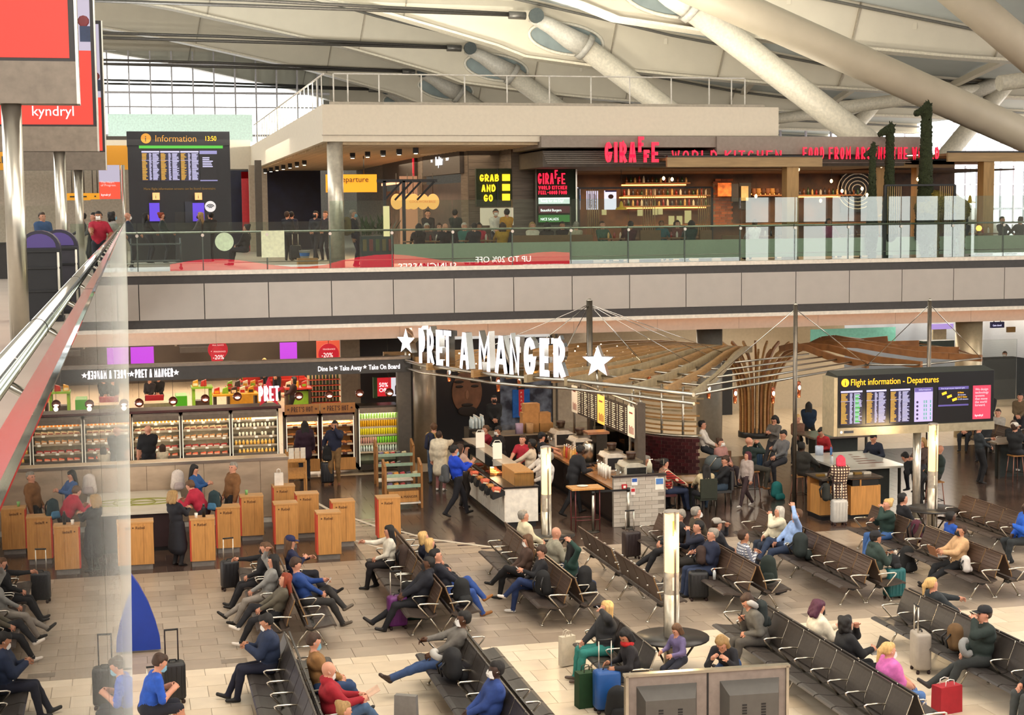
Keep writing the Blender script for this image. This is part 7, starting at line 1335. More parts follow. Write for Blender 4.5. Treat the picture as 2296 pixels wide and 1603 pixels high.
for k, (pa, pb, pc, pd) in enumerate(((1464, 468, 1474, 482), (1476, 467, 1486, 481), (1500, 484, 1512, 504), (1518, 484, 1530, 504), (1536, 472, 1550, 500), (1430, 470, 1442, 484), (1350, 470, 1360, 482))): px4(pa, pb, pc, pd, 55.8+.1*k, lit('e8dca0', .5), 'paper_card', 'cream lit card behind the bar, number %s from the leafy panel' % ('six', 'seven', 'eight', 'nine', 'ten', 'five', 'four')[k], 'card')
a = GY(1395, 495, 55.5).x; b = GY(1990, 495, 55.5).x; bc = thing('bar_counter', 'long dark bar counter with a wooden top', 'counter'); bx(a, b, 55.0, 55.6, DZ, DZ+1.05).build('counter_body', mt('3a2a1e', .6, n=.3, s=3), bc); bx(a-.05, b+.05, 54.9, 55.7, DZ+1.05, DZ+1.1).build('counter_top', WOODW, bc)
# timber canopies and posts
def canopy(label, px0, px1, pyt, pyb, Y, dep, posts):
    a, b, c, d = slot(px0, pyt, px1, pyb, Y); t = thing('timber_canopy', label, 'canopy'); bx(a, b, Y, Y+.12, c, d).build('front_beam', mt('a08258', .55, n=.15, s=3, st=(.5, 1, 4)), t); bx(a, b, Y+.12, Y+dep, d-.1, d-.02).build('deck', WOODW, t); bx(a, b, Y+dep, Y+dep+.12, c, d).build('rear_beam', WOODW, t); bx(a, b, Y-.05, Y+.1, d, d+.05).build('light_track', BLACK, t)
    for p in posts: q = GY(p, 420, Y+.3); bx(q.x-.2, q.x+.2, Y+.1, Y+.5, DZ, c+.05).build('post', mt('a8834e', .5, n=.15, s=4, st=(4, 4, .5)), t)
canopy('front timber canopy with one thick post', 1496, 1844, 352, 374, 46.3, 2.6, (1772,)); canopy('timber canopy at the right edge with a thick post', 2126, 2330, 342, 362, 48.0, 3, (2210,)); canopy('rear timber canopy behind the topiary', 1850, 2140, 360, 376, 51.0, 2, (1970, 2060))
def cage(label, px0, px1, pyt, Y, bars):
    a = GY(px0, 440, Y).x; b = GY(px1, 440, Y).x; zt = GY((px0+px1)/2, pyt, Y).z; t = thing('bar_screen', label, 'screen'); MB().bar((a, Y, zt), (b, Y, zt), .06, .06).build('top_rail', BLACK, t)
    for x in (a, b): bx(x-.04, x+.04, Y-.04, Y+.04, DZ, zt).build('post', BLACK, t)
    for p0, p1 in bars:
        n = max(3, int((p1-p0)/4))
        for k in range(n): q = GY(p0+(p1-p0)*k/(n-1), 440, Y).x; MB().tube([(q, Y, DZ+.8), (q, Y, zt)], .015, 5).build('rod', mt('b89a6a', .4, .3), t)
cage('black frame with brass rods before the bar', 1297, 1596, 421, 50.2, ((1318, 1342), (1442, 1468), (1566, 1594))); cage('black frame with brass rods around the topiary', 1984, 2140, 415, 45.75, ((1986, 2020), (2108, 2136)))
# topiary giraffes
MOSS = mt('2c3319', .95, n=.6, s=30, b=1.); MOSSY = mt('7a6a24', .95, n=.6, s=30, b=1.)
def topiary(label, px, pt, Y, body=False, hs=1., flip=-1, r=.15):
    c = GY(px, pt, Y); t = thing('topiary_giraffe', label, 'topiary', (c.x, Y, DZ)); h = c.z-DZ; P = [((0, 0, .8), r*1.9, (0, 0, h*.45), r*1.25, 0), ((0, 0, h*.45), r*1.25, (0, 0, h-.25), r*.85, 0), ((0, 0, h-.22), .15*hs, (flip*.34*hs, 0, h-.36), .1*hs, 0), ((0, .03, h-.12), .05, (.02, .05, h+.02), .035, 0), ((0, -.06, h-.12), .05, (.02, -.08, h+.02), .035, 0), ((.1, 0, h-.1), .04, (.2, 0, h-.06), .03, 0)]
    P += [((q*.06, 0, 0), .07, (q*.1, 0, .9), .09, 0) for q in (-1, 1)]
    V, Q, tg = sdf_mesh(P, .045, .07); V += RNG.normal(0, .016, V.shape); np_obj('neck_and_head', V, Q, tg, [MOSS], t)
    if body:
        P = [((.3, 0, 1.75), .42, (1.15, 0, 1.55), .4, 0), ((0, 0, 1.6), .34, (.3, 0, 1.75), .42, 0)]+[((x, y, 1.4), .13, (x, y, 0), .08, 0) for x in (.3, 1.2) for y in (-.2, .2)]; V, Q, tg = sdf_mesh(P, .05, .07); V += RNG.normal(0, .018, V.shape); np_obj('body', V, Q, tg, [MOSSY], t)
topiary('tallest moss giraffe with a yellow body', 2078, 228, 46.1, True, r=.18); topiary('middle moss giraffe looking to the side', 1996, 274, 46.3, r=.14); topiary('smallest moss giraffe facing forward', 1957, 322, 46.0, hs=.75, r=.11)
for px, py in ((1488, 400), (1507, 402), (1695, 440), (1782, 424), (1864, 406), (1840, 450), (1888, 428), (1933, 423), (1944, 437), (2058, 402), (1790, 380), (1976, 372)):
    c = GY(px, py, 50.0); t = thing('bare_bulb', 'bare glowing bulb hanging at %s' % ('the bar left end', 'the bar middle', 'the plant shelf left', 'the timber post', 'the mural top', 'the plant shelf end', 'the mural edge', 'the topiary foot', 'the topiary side', 'the tall topiary', 'the canopy end', 'the rear canopy')[[1488, 1507, 1695, 1782, 1864, 1840, 1888, 1933, 1944, 2058, 1790, 1976].index(px)], 'lamp', c); MB().ball((0, 0, 0), .05, 8, (1, 1, 1.3)).build('bulb', lit('ffd090', 14), t); MB().tube([(0, 0, .06), (0, 0, .5)], .006, 4).build('cord', BLACK, t)
for px, py, lb_ in ((1393, 462, 'before the cake screen'), (2175, 448, 'at the right canopy'), (1982, 478, 'below the small topiary')): c = GY(px, py, 49.4); t = thing('yellow_pendant', 'yellow metal pendant lamp '+lb_, 'lamp', c); MB().lathe([(.2, -.12), (.17, -.06), (.07, -.02), (.05, .1), (.02, .16)], 16).build('shade', mt('d8b030', .4, e=.15), t); MB().tube([(0, 0, .16), (0, 0, 1.2)], .008, 4).build('cord', BLACK, t)
# booths along the glass
BOOTH = mt('7a5a3a', .6, n=.1); BACK = mt('8f9a86', .7, n=.05)
for k, (p0, p1, py, lab) in enumerate(((1150, 1330, 527, 'tan leather booth back before the leafy panel'), (1436, 1482, 516, 'brown chair back in the middle of the terrace'), (1570, 1596, 516, 'brown chair back beside the teal diner'), (1620, 1660, 528, 'pale chair back at the bright glass'))): c = GY((p0+p1)/2, py, 47.2); a = GY(p0, py, 47.2).x; b = GY(p1, py, 47.2).x; t = thing('booth_seat', lab, 'seat', ((a+b)/2, 47.2, DZ)); w = (b-a)/2; bx(-w, w, 0, .14, 0, c.z-DZ).build('backrest', BOOTH, t); bx(-w, w, .14, .6, .2, .46).build('seat', BOOTH, t)
sc_ = solo('low_screen', bx(GY(884, 560, 46.2).x, GY(2330, 560, 46.2).x, 46.2, 46.28, DZ+.12, DZ+.7), mt('b4bfa8', .55, n=.04), 'long pale green screen along the terrace behind the glass', 'screen')
pl_ = thing('planter', 'dark planter box with leafy plants by the silver column', 'planter', (0, 0, DZ)); a = GY(808, 540, 46.8).x; b = GY(880, 540, 46.8).x; bx(a, b, 46.6, 47, 0, .95).build('box', mt('2e3a3c', .5), pl_)
for k in range(5): bx(a+.04+(b-a)*k/5, a+(b-a)*(k+1)/5-.04, 46.57, 46.6, .5, .85).build('glass_jar', mt(('6a5a2a', '7a2a2a', '4a5a2a')[k % 3], .3), pl_)
lf = MB()
for k in range(60):
    x = a+random.random()*(b-a); d_ = Vector((random.uniform(-.4, .4), random.uniform(-.3, .3), random.uniform(.3, .7))); p = Vector((x, 46.8, .95)); s_ = Vector((d_.y, -d_.x, 0)).normalized()*.04; lf.add([p-s_, p+d_*.6-s_*1.4, p+d_, p+d_*.6+s_*1.4], [(0, 1, 2, 3)])
tag(lf.build('leaves', mt('2f4a24', .6, n=.3), pl_), kind='stuff')
x0, x1, z0, z1 = slot(860, 462, 873, 530, 46.5); solo('tall_menu_light', bx(x0, x1, 46.45, 46.55, z0, z1), lit('ffe6a8', 1.0), 'tall thin lit menu board by the planter', 'menu board')
# tables with small bottles on the terrace
for k, (px, lab) in enumerate(((950, 'left of the neon tower'), (1075, 'under the yellow neon'), (1390, 'before the bar'), (1530, 'beside the teal diner'), (1740, 'behind the bright glass'), (1930, 'under the mural'), (2190, 'with the amber candle'))):
    c = GY(px, 520, 47.9); t = thing('terrace_table', 'terrace table '+lab, 'table', (c.x, 47.9, DZ)); bx(-.6, .6, -.35, .35, .72, .76).build('table_top', WOODW, t); MB().tube([(0, 0, 0), (0, 0, .72)], .04, 8).build('leg', BLACK, t); MB().lathe([(.25, 0), (.25, .02)], 14).build('foot', BLACK, t)
    for j in range(5): o = inst('table_bottle', BMS[(j+k) % 6], None, (c.x-.4+.2*j, 47.85, DZ+.761), None, (.8, .8, .75)); tag(o, 'bottle on the terrace table '+lab, 'bottle', 'bottles on terrace tables')
for px, py in ((1405, 520), (2195, 510)): c = GY(px, py, 47.6); t = thing('table_lamp', 'glowing amber table lamp %s' % ('before the bar' if px < 1500 else 'at the right end of the terrace'), 'lamp', (c.x, 47.6, DZ+.765)); MB().ball((0, 0, .16), .1, 10).build('globe', lit('ffb050', 3), t); MB().lathe([(.06, 0), (.03, .08)], 10).build('base', BLACK, t)
# ------------------------------------------------------------------ people on the upper deck
def up(label, px, py, Y, pose='stand', head=200, top='23262e', **k):
    c = GY(px, py, Y); H = k.pop('H', 1.74)
    return person(label, c.x, Y, head, pose, z=DZ, H=H, top=top, **k)
up('person with a khaki rucksack standing beside the silver column', 797, 500, 47.9, head=330, top='1b1f2c', bot='1a2238', hair='g', mask='b', arms=('side', 'side')); c = GY(778, 515, 47.75); rucksack('khaki rucksack on the back of the person by the silver column', c.x, 47.75, DZ+.95, 1.9, .38, .26, .52, '6a5f3c')
up('person in dark clothes by a trolley near the far dark shop', 646, 500, 56, head=60, top='1a1d28', hair='b', hs='short', bot='16181f'); up('second dark-clothed person near the far dark shop', 655, 500, 57, head=70, top='1a2136', hair='k'); up('person in a dark suit and mask walking to the shops', 706, 500, 54, head=240, top='1c1f2a', hair='k', mask='k', pose='walk'); up('person behind the person in the dark suit', 728, 500, 55, head=240, top='22222c', hair='n')
up('person in dark clothes sitting on luggage behind the round sticker', 548, 505, 51, head=150, top='17181d', hair='k', hs='bun', pose='sit'); up('person in grey with a dark mask at the information counter', 445, 500, 56.6, head=160, top='5a5054', hair='s', hs='long', mask='k'); up('person in dark green at the information point', 368, 500, 55, head=0, top='1d2a2a', hair='r', mask='k', hs='bun'); up('person in a black coat nearest the left purple screen', 332, 500, 55.5, head=20, top='131318', hair='k', hs='long'); up('person in black beside the wireless sign', 470, 500, 56.2, head=120, top='121216', hair='k', bulk=.03)
up('person in navy behind the near rail end', 292, 495, 50, head=0, top='1d2538', hs='bald', mask='w'); up('person in a red polo shirt with a white mask at the gallery end', 220, 490, 40.5, head=265, top='9c1a30', skin='t', hair='k', mask='w', arms=('rest', 'reach'), sleeve=0, bulk=.02); up('person in a grey T-shirt and blue mask upstairs', 257, 490, 47, head=20, top='9a948c', skin='m', hair='k', hs='afro', mask='b', sleeve=0); up('person in blue behind the clear screens', 98, 500, 44, head=300, top='2a4a74', hair='b', bulk=.03); up('person in dark grey between the red boards', 205, 490, 50, head=200, top='3a3a40', hair='k'); up('person in dark grey at the far gallery desk', 180, 490, 52, head=180, top='2c2a33', hair='k', mask='k')
dn = [(985, 'diner in dark grey', '3a3438', 'b', 'bob'), (938, 'diner in dark plum', '2a2428', 'k', 'long'), (958, 'diner in brown', '4a3f3a', 'w', 'short'), (982+15, 'diner in black', '1c1a1e', 'g', 'bald'), (1042, 'diner in teal with a pale cap', '2a6a60', 'w', 'short'), (1062, 'diner in navy', '22242c', 'k', 'short'), (1075, 'person in red behind the table', 'a82438', 'k', 'bob'), (1125, 'diner in a mustard top', 'b08420', 'b', 'bob'), (1195, 'person in a white furry coat', 'cfc8b4', 's', 'long'), (1225, 'diner in a black hat', '2a2622', 'k', 'bob'), (1262, 'dark-clothed diner by the leafy panel', '1d1a1c', 'k', 'short'), (1290, 'diner in a beige jumper', 'b0a48c', 'g', 'short'), (1352, 'diner in a green jacket', '3a5a4a', 'b', 'short'), (1412, 'diner in maroon', '4a2028', 'k', 'short'), (1485, 'standing diner in a teal coat', '2a5a60', 'n', 'short'), (1548, 'diner in a dark green coat', '1a3a34', 'k', 'bob'), (1520, 'diner with a red face mask', '6a3a34', 'b', 'bob'), (1690, 'diner in a white T-shirt', 'd8d4cc', 'n', 'short'), (1860, 'diner in pink', '9a4a6a', 'b', 'bob'), (2160, 'diner in dark brown', '3a3434', 'k', 'afro'), (2250, 'dark diner at the right end', '2a2c30', 'k', 'short'), (2285, 'diner at the right frame edge', '34302c', 'b', 'short')]
for i, (px, lab, col, ha, hs_) in enumerate(dn): up(lab+' on the terrace', px, 500, 47.5 if i % 2 else 48.6, 'sit', 90 if i % 2 else 270, col, hair=ha, hs=hs_, arms=('desk', 'lap'), skin=random.choice('llmt'), H=1.7)
up('person in a white shirt behind the kiosk window', 1112, 480, 50.2, head=260, top='d8d4cc', hair='k', mask='w'); up('person in yellow in front of the kiosk window', 1135, 480, 49.8, head=90, top='c08a2a', hair='k'); up('person in dark green standing by the neon tower', 1022, 480, 50.5, head=60, top='24302c', hair='k'); up('dark-clothed waiter before the bar', 960, 480, 52, head=270, top='1c1a1c', hair='k')
# ------------------------------------------------------------------ shops under the deck
def px_box(label, px0, py0, px1, py1, Y, mat_, name, cat, d=.1, floor_=False):
    a, b, c, dd = slot(px0, py0, px1, py1, Y); return solo(name, bx(a, b, Y, Y+d, 0 if floor_ else c, dd), mat_, label, cat)
struct('wall_shop_back', bx(-12, 9.2, 74, 74.3, 0, 3.95), mt('4a4038', .6, n=.2, s=.6)); struct('wall_mid', MB().box(9.3, 9.5, 50.8, 74, 0, 3.95).box(13.9, 15.0, 50.5, 50.8, 0, 3.95), mt('a59a8b', .5))
PURP = lit('c03ce0', .9)
px_box('purple lit poster next to the glass screen', 293, 778, 345, 822, 70, PURP, 'poster', 'poster'); px_box('purple lit poster behind the two people', 628, 768, 666, 812, 68, PURP, 'poster', 'poster'); px_box('orange sale poster behind the red disc', 710, 764, 762, 808, 60, lit('e85a3c', .8), 'poster', 'poster')
def disc(label, px0, py0, px1, py1, Y, s):
    a, b, c, d = slot(px0, py0, px1, py1, Y); t = thing('sale_disc', label, 'sign', ((a+b)/2, Y, (c+d)/2)); m = MB().lathe([(.5, 0), (.5, .04)], 24); m.v = [(v[0]*(b-a), v[2], v[1]*(d-c)) for v in m.v]; m.build('disc', lit('c8102a', .8), t)
    text(s, (d-c)*.3, T(-(b-a)*.36, -.02, -(d-c)*.14), lit('ffe8e0', 1.3), t, depth=.01, sx=.9); text('FRAGRANCE', (d-c)*.1, T(-(b-a)*.28, -.02, (d-c)*.2), lit('ffd0c8', 1), t, depth=.01); MB().tube([(0, .05, (d-c)*.45), (0, .05, 3.97-(c+d)/2)], .01, 4).build('hanger', DKSTEEL, t)
disc('large red discount disc behind the smaller one', 466, 762, 511, 806, 62, '-20%'); disc('oval red discount disc above the dark beam', 473, 776, 501, 822, 58, '-20%'); disc('round red discount disc on the orange poster', 714, 770, 760, 818, 58, '-20%')
# escalator seen between the posters
t = thing('escalator', 'dark escalator rising behind the shop', 'escalator', (GY(437, 800, 72).x, 71, 0))
for k in range(9): bx(-.7, .7, .3*k, .3*k+.32, 1.6+.24*k, 1.84+.24*k).build('step', mt('3a3634', .5, .3), t)
for a in (-.85, .75): MB().bar((a, 0, 2.2), (a, 2.8, 4.4), .1, .8).build('side_panel', mt('8a8680', .3, .5), t)
# counters and shelves with goods
sh_ = [mt(c, .5) for c in ('c98f20', 'b02a20', '7aa82a', '3a2a22', 'd8c8a8')]
for i, (px0, py0, px1, py1, Y, c, lab) in enumerate(((430, 868, 478, 915, 58, 2, 'green framed shop table with black boxes'), (478, 884, 580, 912, 56, 0, 'yellow-topped shop table behind the pendant lamps'), (508, 868, 600, 884, 62, 1, 'red-topped shop counter behind the yellow table'), (540, 852, 690, 866, 66, 1, 'long red shelf edge at the back of the shop'), (640, 870, 700, 884, 60, 1, 'red shelf near the bottle wall'))):
    a, b, c0, d = slot(px0, py0, px1, py1, Y); t = thing('shop_table', lab, 'table'); bx(a, b, Y, Y+.9, d-.06, d).build('table_top', sh_[c], t)
    for q in (a+.08, b-.08): bx(q-.05, q+.05, Y+.1, Y+.8, 0, d-.06).build('leg', sh_[3] if i else sh_[2], t)
    for k in range(int((b-a)/.3)): o = inst('gift_box', pack_mesh(.22, .2, .24, sh_[(k+i) % 5], sh_[(k*2+i+4) % 5]), None, (a+.15+.3*k, Y+.4, d+.001)); tag(o, 'small boxed item on the '+lab, 'box', 'goods on shop tables')
    bx(a+.1, b-.1, Y+.2, Y+.7, .2, .9).build('drawer_block', sh_[(i+3) % 5], t)
a, b, c0, d = slot(692, 838, 764, 902, 61); t = thing('bottle_wall', 'tall lit shelf wall of green bottles behind the hot cabinets', 'shelf'); bx(a, b, 61.4, 61.5, 0, d).build('back_panel', mt('c9a878', .6, e=.3), t)
for k in range(5):
    z = c0+(d-c0)*k/5; bx(a, b, 61, 61.4, z-.03, z).build('shelf_board', mt('b0402a', .5), t)
    for j in range(9): tag(inst('wine_bottle', BMS[(1, 5)[(j+k) % 2]], None, (a+.1+(b-a-.2)*j/8, 61.15, z+.001)), 'wine bottle on the lit bottle wall', 'bottle', 'bottles of the bottle wall')
px_box('lime green display counter behind the pendants', 395, 888, 420, 916, 52, lit('6ad020', .5), 'display_counter', 'counter', 1., True); px_box('red counter sign with a car outline', 326, 886, 367, 906, 54, mt('a01420', .5, e=.3), 'counter_sign', 'sign'); px_box('beige service counter behind the chillers', 322, 904, 388, 925, 53, mt('b09a7c', .5), 'service_desk', 'counter', .8, True)
P_('pair of legs of a shopper behind the sign beam', GY(335, 870, 60).x, 60, 250, 'stand', H=1.7, top='2a2426', bot='3a342c', hair='b'); P_('second shopper behind the sign beam', GY(356, 870, 60.3).x, 60.3, 260, 'stand', H=1.72, top='1f1d20', bot='1d1c1f', hair='k'); P_('masked person in black in the perfume shop', GY(592, 800, 66).x, 66, 260, 'stand', H=1.7, top='24262a', hair='y', hs='long', mask='k', z=.0); P_('person with a pale mask beside the purple poster', GY(620, 800, 65).x, 65, 250, 'stand', H=1.7, top='4a2a24', hair='k', hs='bob', mask='w'); P_('shop assistant in maroon between the red shelves', GY(655, 880, 58).x, 58, 180, 'stand', H=1.7, top='2f1416', bot='1c1416', hair='k', hs='bob')
for x, y, p in ((2, 55, 300), (6, 58, 300), (1, 66, 400), (7, 66, 400), (3, 71, 400)): area('shop_light', (x, y, 3.85), 3, 4, p, (1, .78, .55))
# whisky screen and dark portal right of the shop
struct('wall_dark_portal', MB().box(GY(768, 850, 50).x, GY(930, 850, 50).x, 50.2, 50.4, 0, 3.95), BLACK); struct('wall_portal_post', bx(GY(765, 850, 50).x, GY(808, 850, 50).x, 50, 50.2, 0, 3.95), mt('8a7a66', .5))
t, a, b, c, d = sign('red and white half price drinks screen', 846, 847, 896, 888, 48.5, 'c01a26', .8, name='price_screen'); text('50%', .19, T(a+.05, 48.48, c+.3), lit('ffffff', 1.5), t, depth=.006, sx=.9); text('Off', .17, T(a+.05, 48.48, c+.14), lit('ffffff', 1.5), t, depth=.006); bx(a+(b-a)*.62, b, 48.485, 48.5, c, d).build('white_field', lit('e8e4ea', .9), t); MB().lathe([(.06, 0), (.06, .25), (.02, .32), (.02, .42)], 8, (b-.1, 48.44, c+.05)).build('bottle_print', mt('3a1c10', .4), t)
bx(a-.12, a, 48.5, 48.7, c-.05, d+.02).build('green_edge', mt('2a4a1a', .5), t); MB().tube([((a+b)/2, 48.55, d), ((a+b)/2, 48.55, 3.97)], .01, 4).build('hanger', DKSTEEL, t)
# clad columns
struct('column_4', MB().lathe([(.36, 0), (.36, 3.95)], 24, (8.75, 47.3, 0)), mt('8f8373', .35, .5, n=.08)); struct('column_5', MB().lathe([(.42, 0), (.42, 3.95)], 24, (18.2, 47.6, 0)), mt('8f8a80', .35, .4, n=.08)); struct('column_6', MB().lathe([(.44, 0), (.44, 4.4)], 24, (GY(2172, 770, 47).x, 47, 0)), mt('b9aa8c', .35, .4, n=.08))
# big dark posters
pw = thing('poster_wall', 'huge dark perfume advertisement with a face and a bottle', 'poster'); a, b = 9.72, 13.72; bx(a, b, 50.5, 50.6, .0, 3.5).build('dark_field', mt('0d0f18', .35), pw)
M, nt, P = nodes_mat('stormy_sea'); tc = nt.nodes.new('ShaderNodeTexCoord'); nz = nt.nodes.new('ShaderNodeTexNoise'); nz.inputs['Scale'].default_value = 2.2; nz.inputs['Detail'].default_value = 8; cr = nt.nodes.new('ShaderNodeValToRGB'); cr.color_ramp.elements[0].position = .42; cr.color_ramp.elements[0].color = (.008, .012, .03, 1); cr.color_ramp.elements[1].position = .72; cr.color_ramp.elements[1].color = (.22, .27, .38, 1); nt.links.new(tc.outputs['Object'], nz.inputs['Vector']); nt.links.new(nz.outputs['Fac'], cr.inputs['Fac']); nt.links.new(cr.outputs['Color'], P.inputs['Base Color'])
bx(11.9, b-.05, 50.48, 50.5, .05, 3.45).build('sea_print', M, pw)
q = GY(1048, 880, 50.4); FM = mt('6a4632', .6, n=.3, s=4)
m = MB(); m.ball((q.x, 50.47, q.z), .72, 20, (.72, .03, 1)); m.build('face_print', FM, pw); DKP = mt('1a0f0c', .7)
for s in (-1, 1): MB().ball((q.x+s*.26, 50.44, q.z+.2), .13, 10, (1, .06, .35)).build('eye_print', DKP, pw); MB().ball((q.x+s*.27, 50.44, q.z+.36), .17, 10, (1, .06, .3)).build('brow_print', DKP, pw)
MB().ball((q.x, 50.44, q.z-.08), .1, 10, (.7, .1, 1.6)).build('nose_print', mt('7a543e', .6), pw); MB().ball((q.x, 50.44, q.z-.42), .2, 10, (1, .06, .3)).build('mouth_print', DKP, pw); MB().ball((q.x, 50.45, q.z-.62), .34, 10, (1, .05, .5)).build('beard_print', DKP, pw)
a2, b2, c2, d2 = slot(1149, 873, 1187, 912, 50.45); bx(a2, b2, 50.4, 50.47, c2-.35, d2).build('bottle_print', mt('0e4a8a', .3, e=.25, n=.3), pw); bx((a2+b2)/2-.09, (a2+b2)/2+.09, 50.38, 50.4, c2-.3, d2).build('red_band', mt('b02028', .5, e=.2), pw); bx((a2+b2)/2-.13, (a2+b2)/2+.13, 50.4, 50.47, d2, d2+.35).build('cap_print', BLACK, pw)
for i, ch in enumerate('PRADA'): text(ch, .1, T((a2+b2)/2-.035, 50.37, d2-.14-.13*i), WHITE, pw, depth=.004)
P_('security guard in black with a mask before the dark poster', GY(1108, 900, 48.5).x, 48.5, 260, 'stand', H=1.84, top='101014', bot='101014', hair='k', mask='k', bulk=.02)
BTLW = bottle_mesh(.32, .045, mt('c8d4d4', .1, .1), WHITE)
for i in range(16): o = inst('bottle', BTLW, None, (9.75+.1*(i % 4), 44.9+.12*(i//4), 1.3+.0), None, (1, 1, 1+.2*(i % 2))); tag(o, 'clear water bottle on the shelf beside the dark poster', 'bottle', 'water bottles by the poster')
solo('bottle_shelf', MB().box(9.6, 10.3, 44.82, 45.5, 1.26, 1.3).box(9.6, 9.64, 44.82, 45.5, 0, 1.26).box(10.26, 10.3, 44.82, 45.5, 0, 1.26), DKSTEEL, 'dark stand with water bottles beside the poster', 'stand')
# right-hand background
struct('wall_cream', bx(15.2, 27, 56, 56.3, 0, 3.95), mt('b9ab94', .6, n=.05)); struct('wall_portal_black', bx(GY(1600, 850, 55).x, GY(1640, 850, 55).x, 54.9, 55, 0, 2.6), BLACK); px_box('teal glass screen under the deck at the right', 1818, 736, 2008, 772, 54, mt('6fb0a4', .2, e=.12), 'glass_screen', 'screen', .05)
px_box('lilac screen beside the round pillar', 2090, 726, 2138, 738, 52, lit('b89ae0', .9), 'gate_screen', 'screen'); px_box('pale round pillar wrap under the lilac screen', 2092, 738, 2122, 764, 53, mt('b0a486', .5), 'pillar_wrap', 'panel'); px_box('dark ledge behind the mast at the right', 2070, 764, 2140, 782, 52, mt('1d2a26', .5), 'ledge', 'ledge', .5)
t, a, b, c, d = sign('small dark gate status screen at the far right', 2223, 722, 2252, 735, 56, '1a1440', .25, name='gate_sign', hang=3.95); text('Gate closed', .1, T(a+.05, 55.98, c+.07), lit('e8e4ff', 1.3), t, depth=.004, sx=.8)
px_box('yellow-brown notice near the gate screen', 2259, 733, 2277, 745, 57, mt('a8803a', .5), 'notice', 'sign'); px_box('dark gate desk at the far right', 2205, 805, 2300, 860, 56, mt('23282a', .5), 'gate_desk', 'counter', 1., True); solo('glass_partition', bx(GY(2200, 800, 54).x, GY(2280, 800, 54).x, 54, 54.03, 0, 2.6), GLS, 'clear glass partition in front of the gate desk', 'screen')
for x, y, p in ((17, 50, 120), (21.5, 53, 160), (26, 50, 200), (30, 54, 260), (11.5, 48, 60)): area('deck_downlight', (x, y, 3.9), 4, 2, p, (1, .86, .68))

px_box('pale green glass parapet high up before the far window', 242, 256, 566, 318, 100, mt('b9d2c2', .3, e=.25, n=.15), 'glass_parapet', 'parapet', .05)
c = GY(908, 1585, 20.2); solo('grey_monitor', MB().prism([(-.17, 0), (.17, 0), (.15, .75), (-.15, .75)], .1, T(0, 0, 0)), mt('77736e', .45, .3), 'grey monitor top at the bottom edge, between the front benches', 'monitor', loc=(c.x, 20.2, max(0, c.z-.6)), rz=-.5)
# ------------------------------------------------------------------ big roof: arched girders, deck, tie rods and struts
RW = mt('d9ceb8', .55, n=.03, s=1); RD = mt('d0d6d4', .6, n=.05, s=.4); RDB = mt('9aa8ae', .6, n=.05, s=.4)
BOT = [(-14, 22.2), (-4, 21.0), (3, 19.9), (10.3, 18.4), (12.4, 18.0), (15.1, 17.3), (18.8, 16.3), (20.3, 15.75), (24.9, 15.2), (28.3, 14.9), (35.6, 14.4), (42.3, 14.1), (47.6, 13.9), (60, 13.6)]
TOP = [(-14, 24.4), (-4, 23.4), (3, 22.4), (10.3, 21.0), (12.4, 20.6), (15.1, 19.9), (18.8, 19.1), (20.9, 18.7), (24.9, 17.9), (28.3, 17.2), (38.2, 15.6), (42.9, 15.1), (47.6, 14.8), (60, 14.3)]
rf = MB(); n = len(TOP); V = []
for x, z in TOP: V += [(x, -8, z), (x, 170, z), (x, -8, z+.3), (x, 170, z+.3)]
F = []
for i in range(n-1): a, b = 4*i, 4*i+4; F += [(a, b, b+1, a+1), (a+2, a+3, b+3, b+2)]
rf.add(V, F); struct('roof', rf, RD)
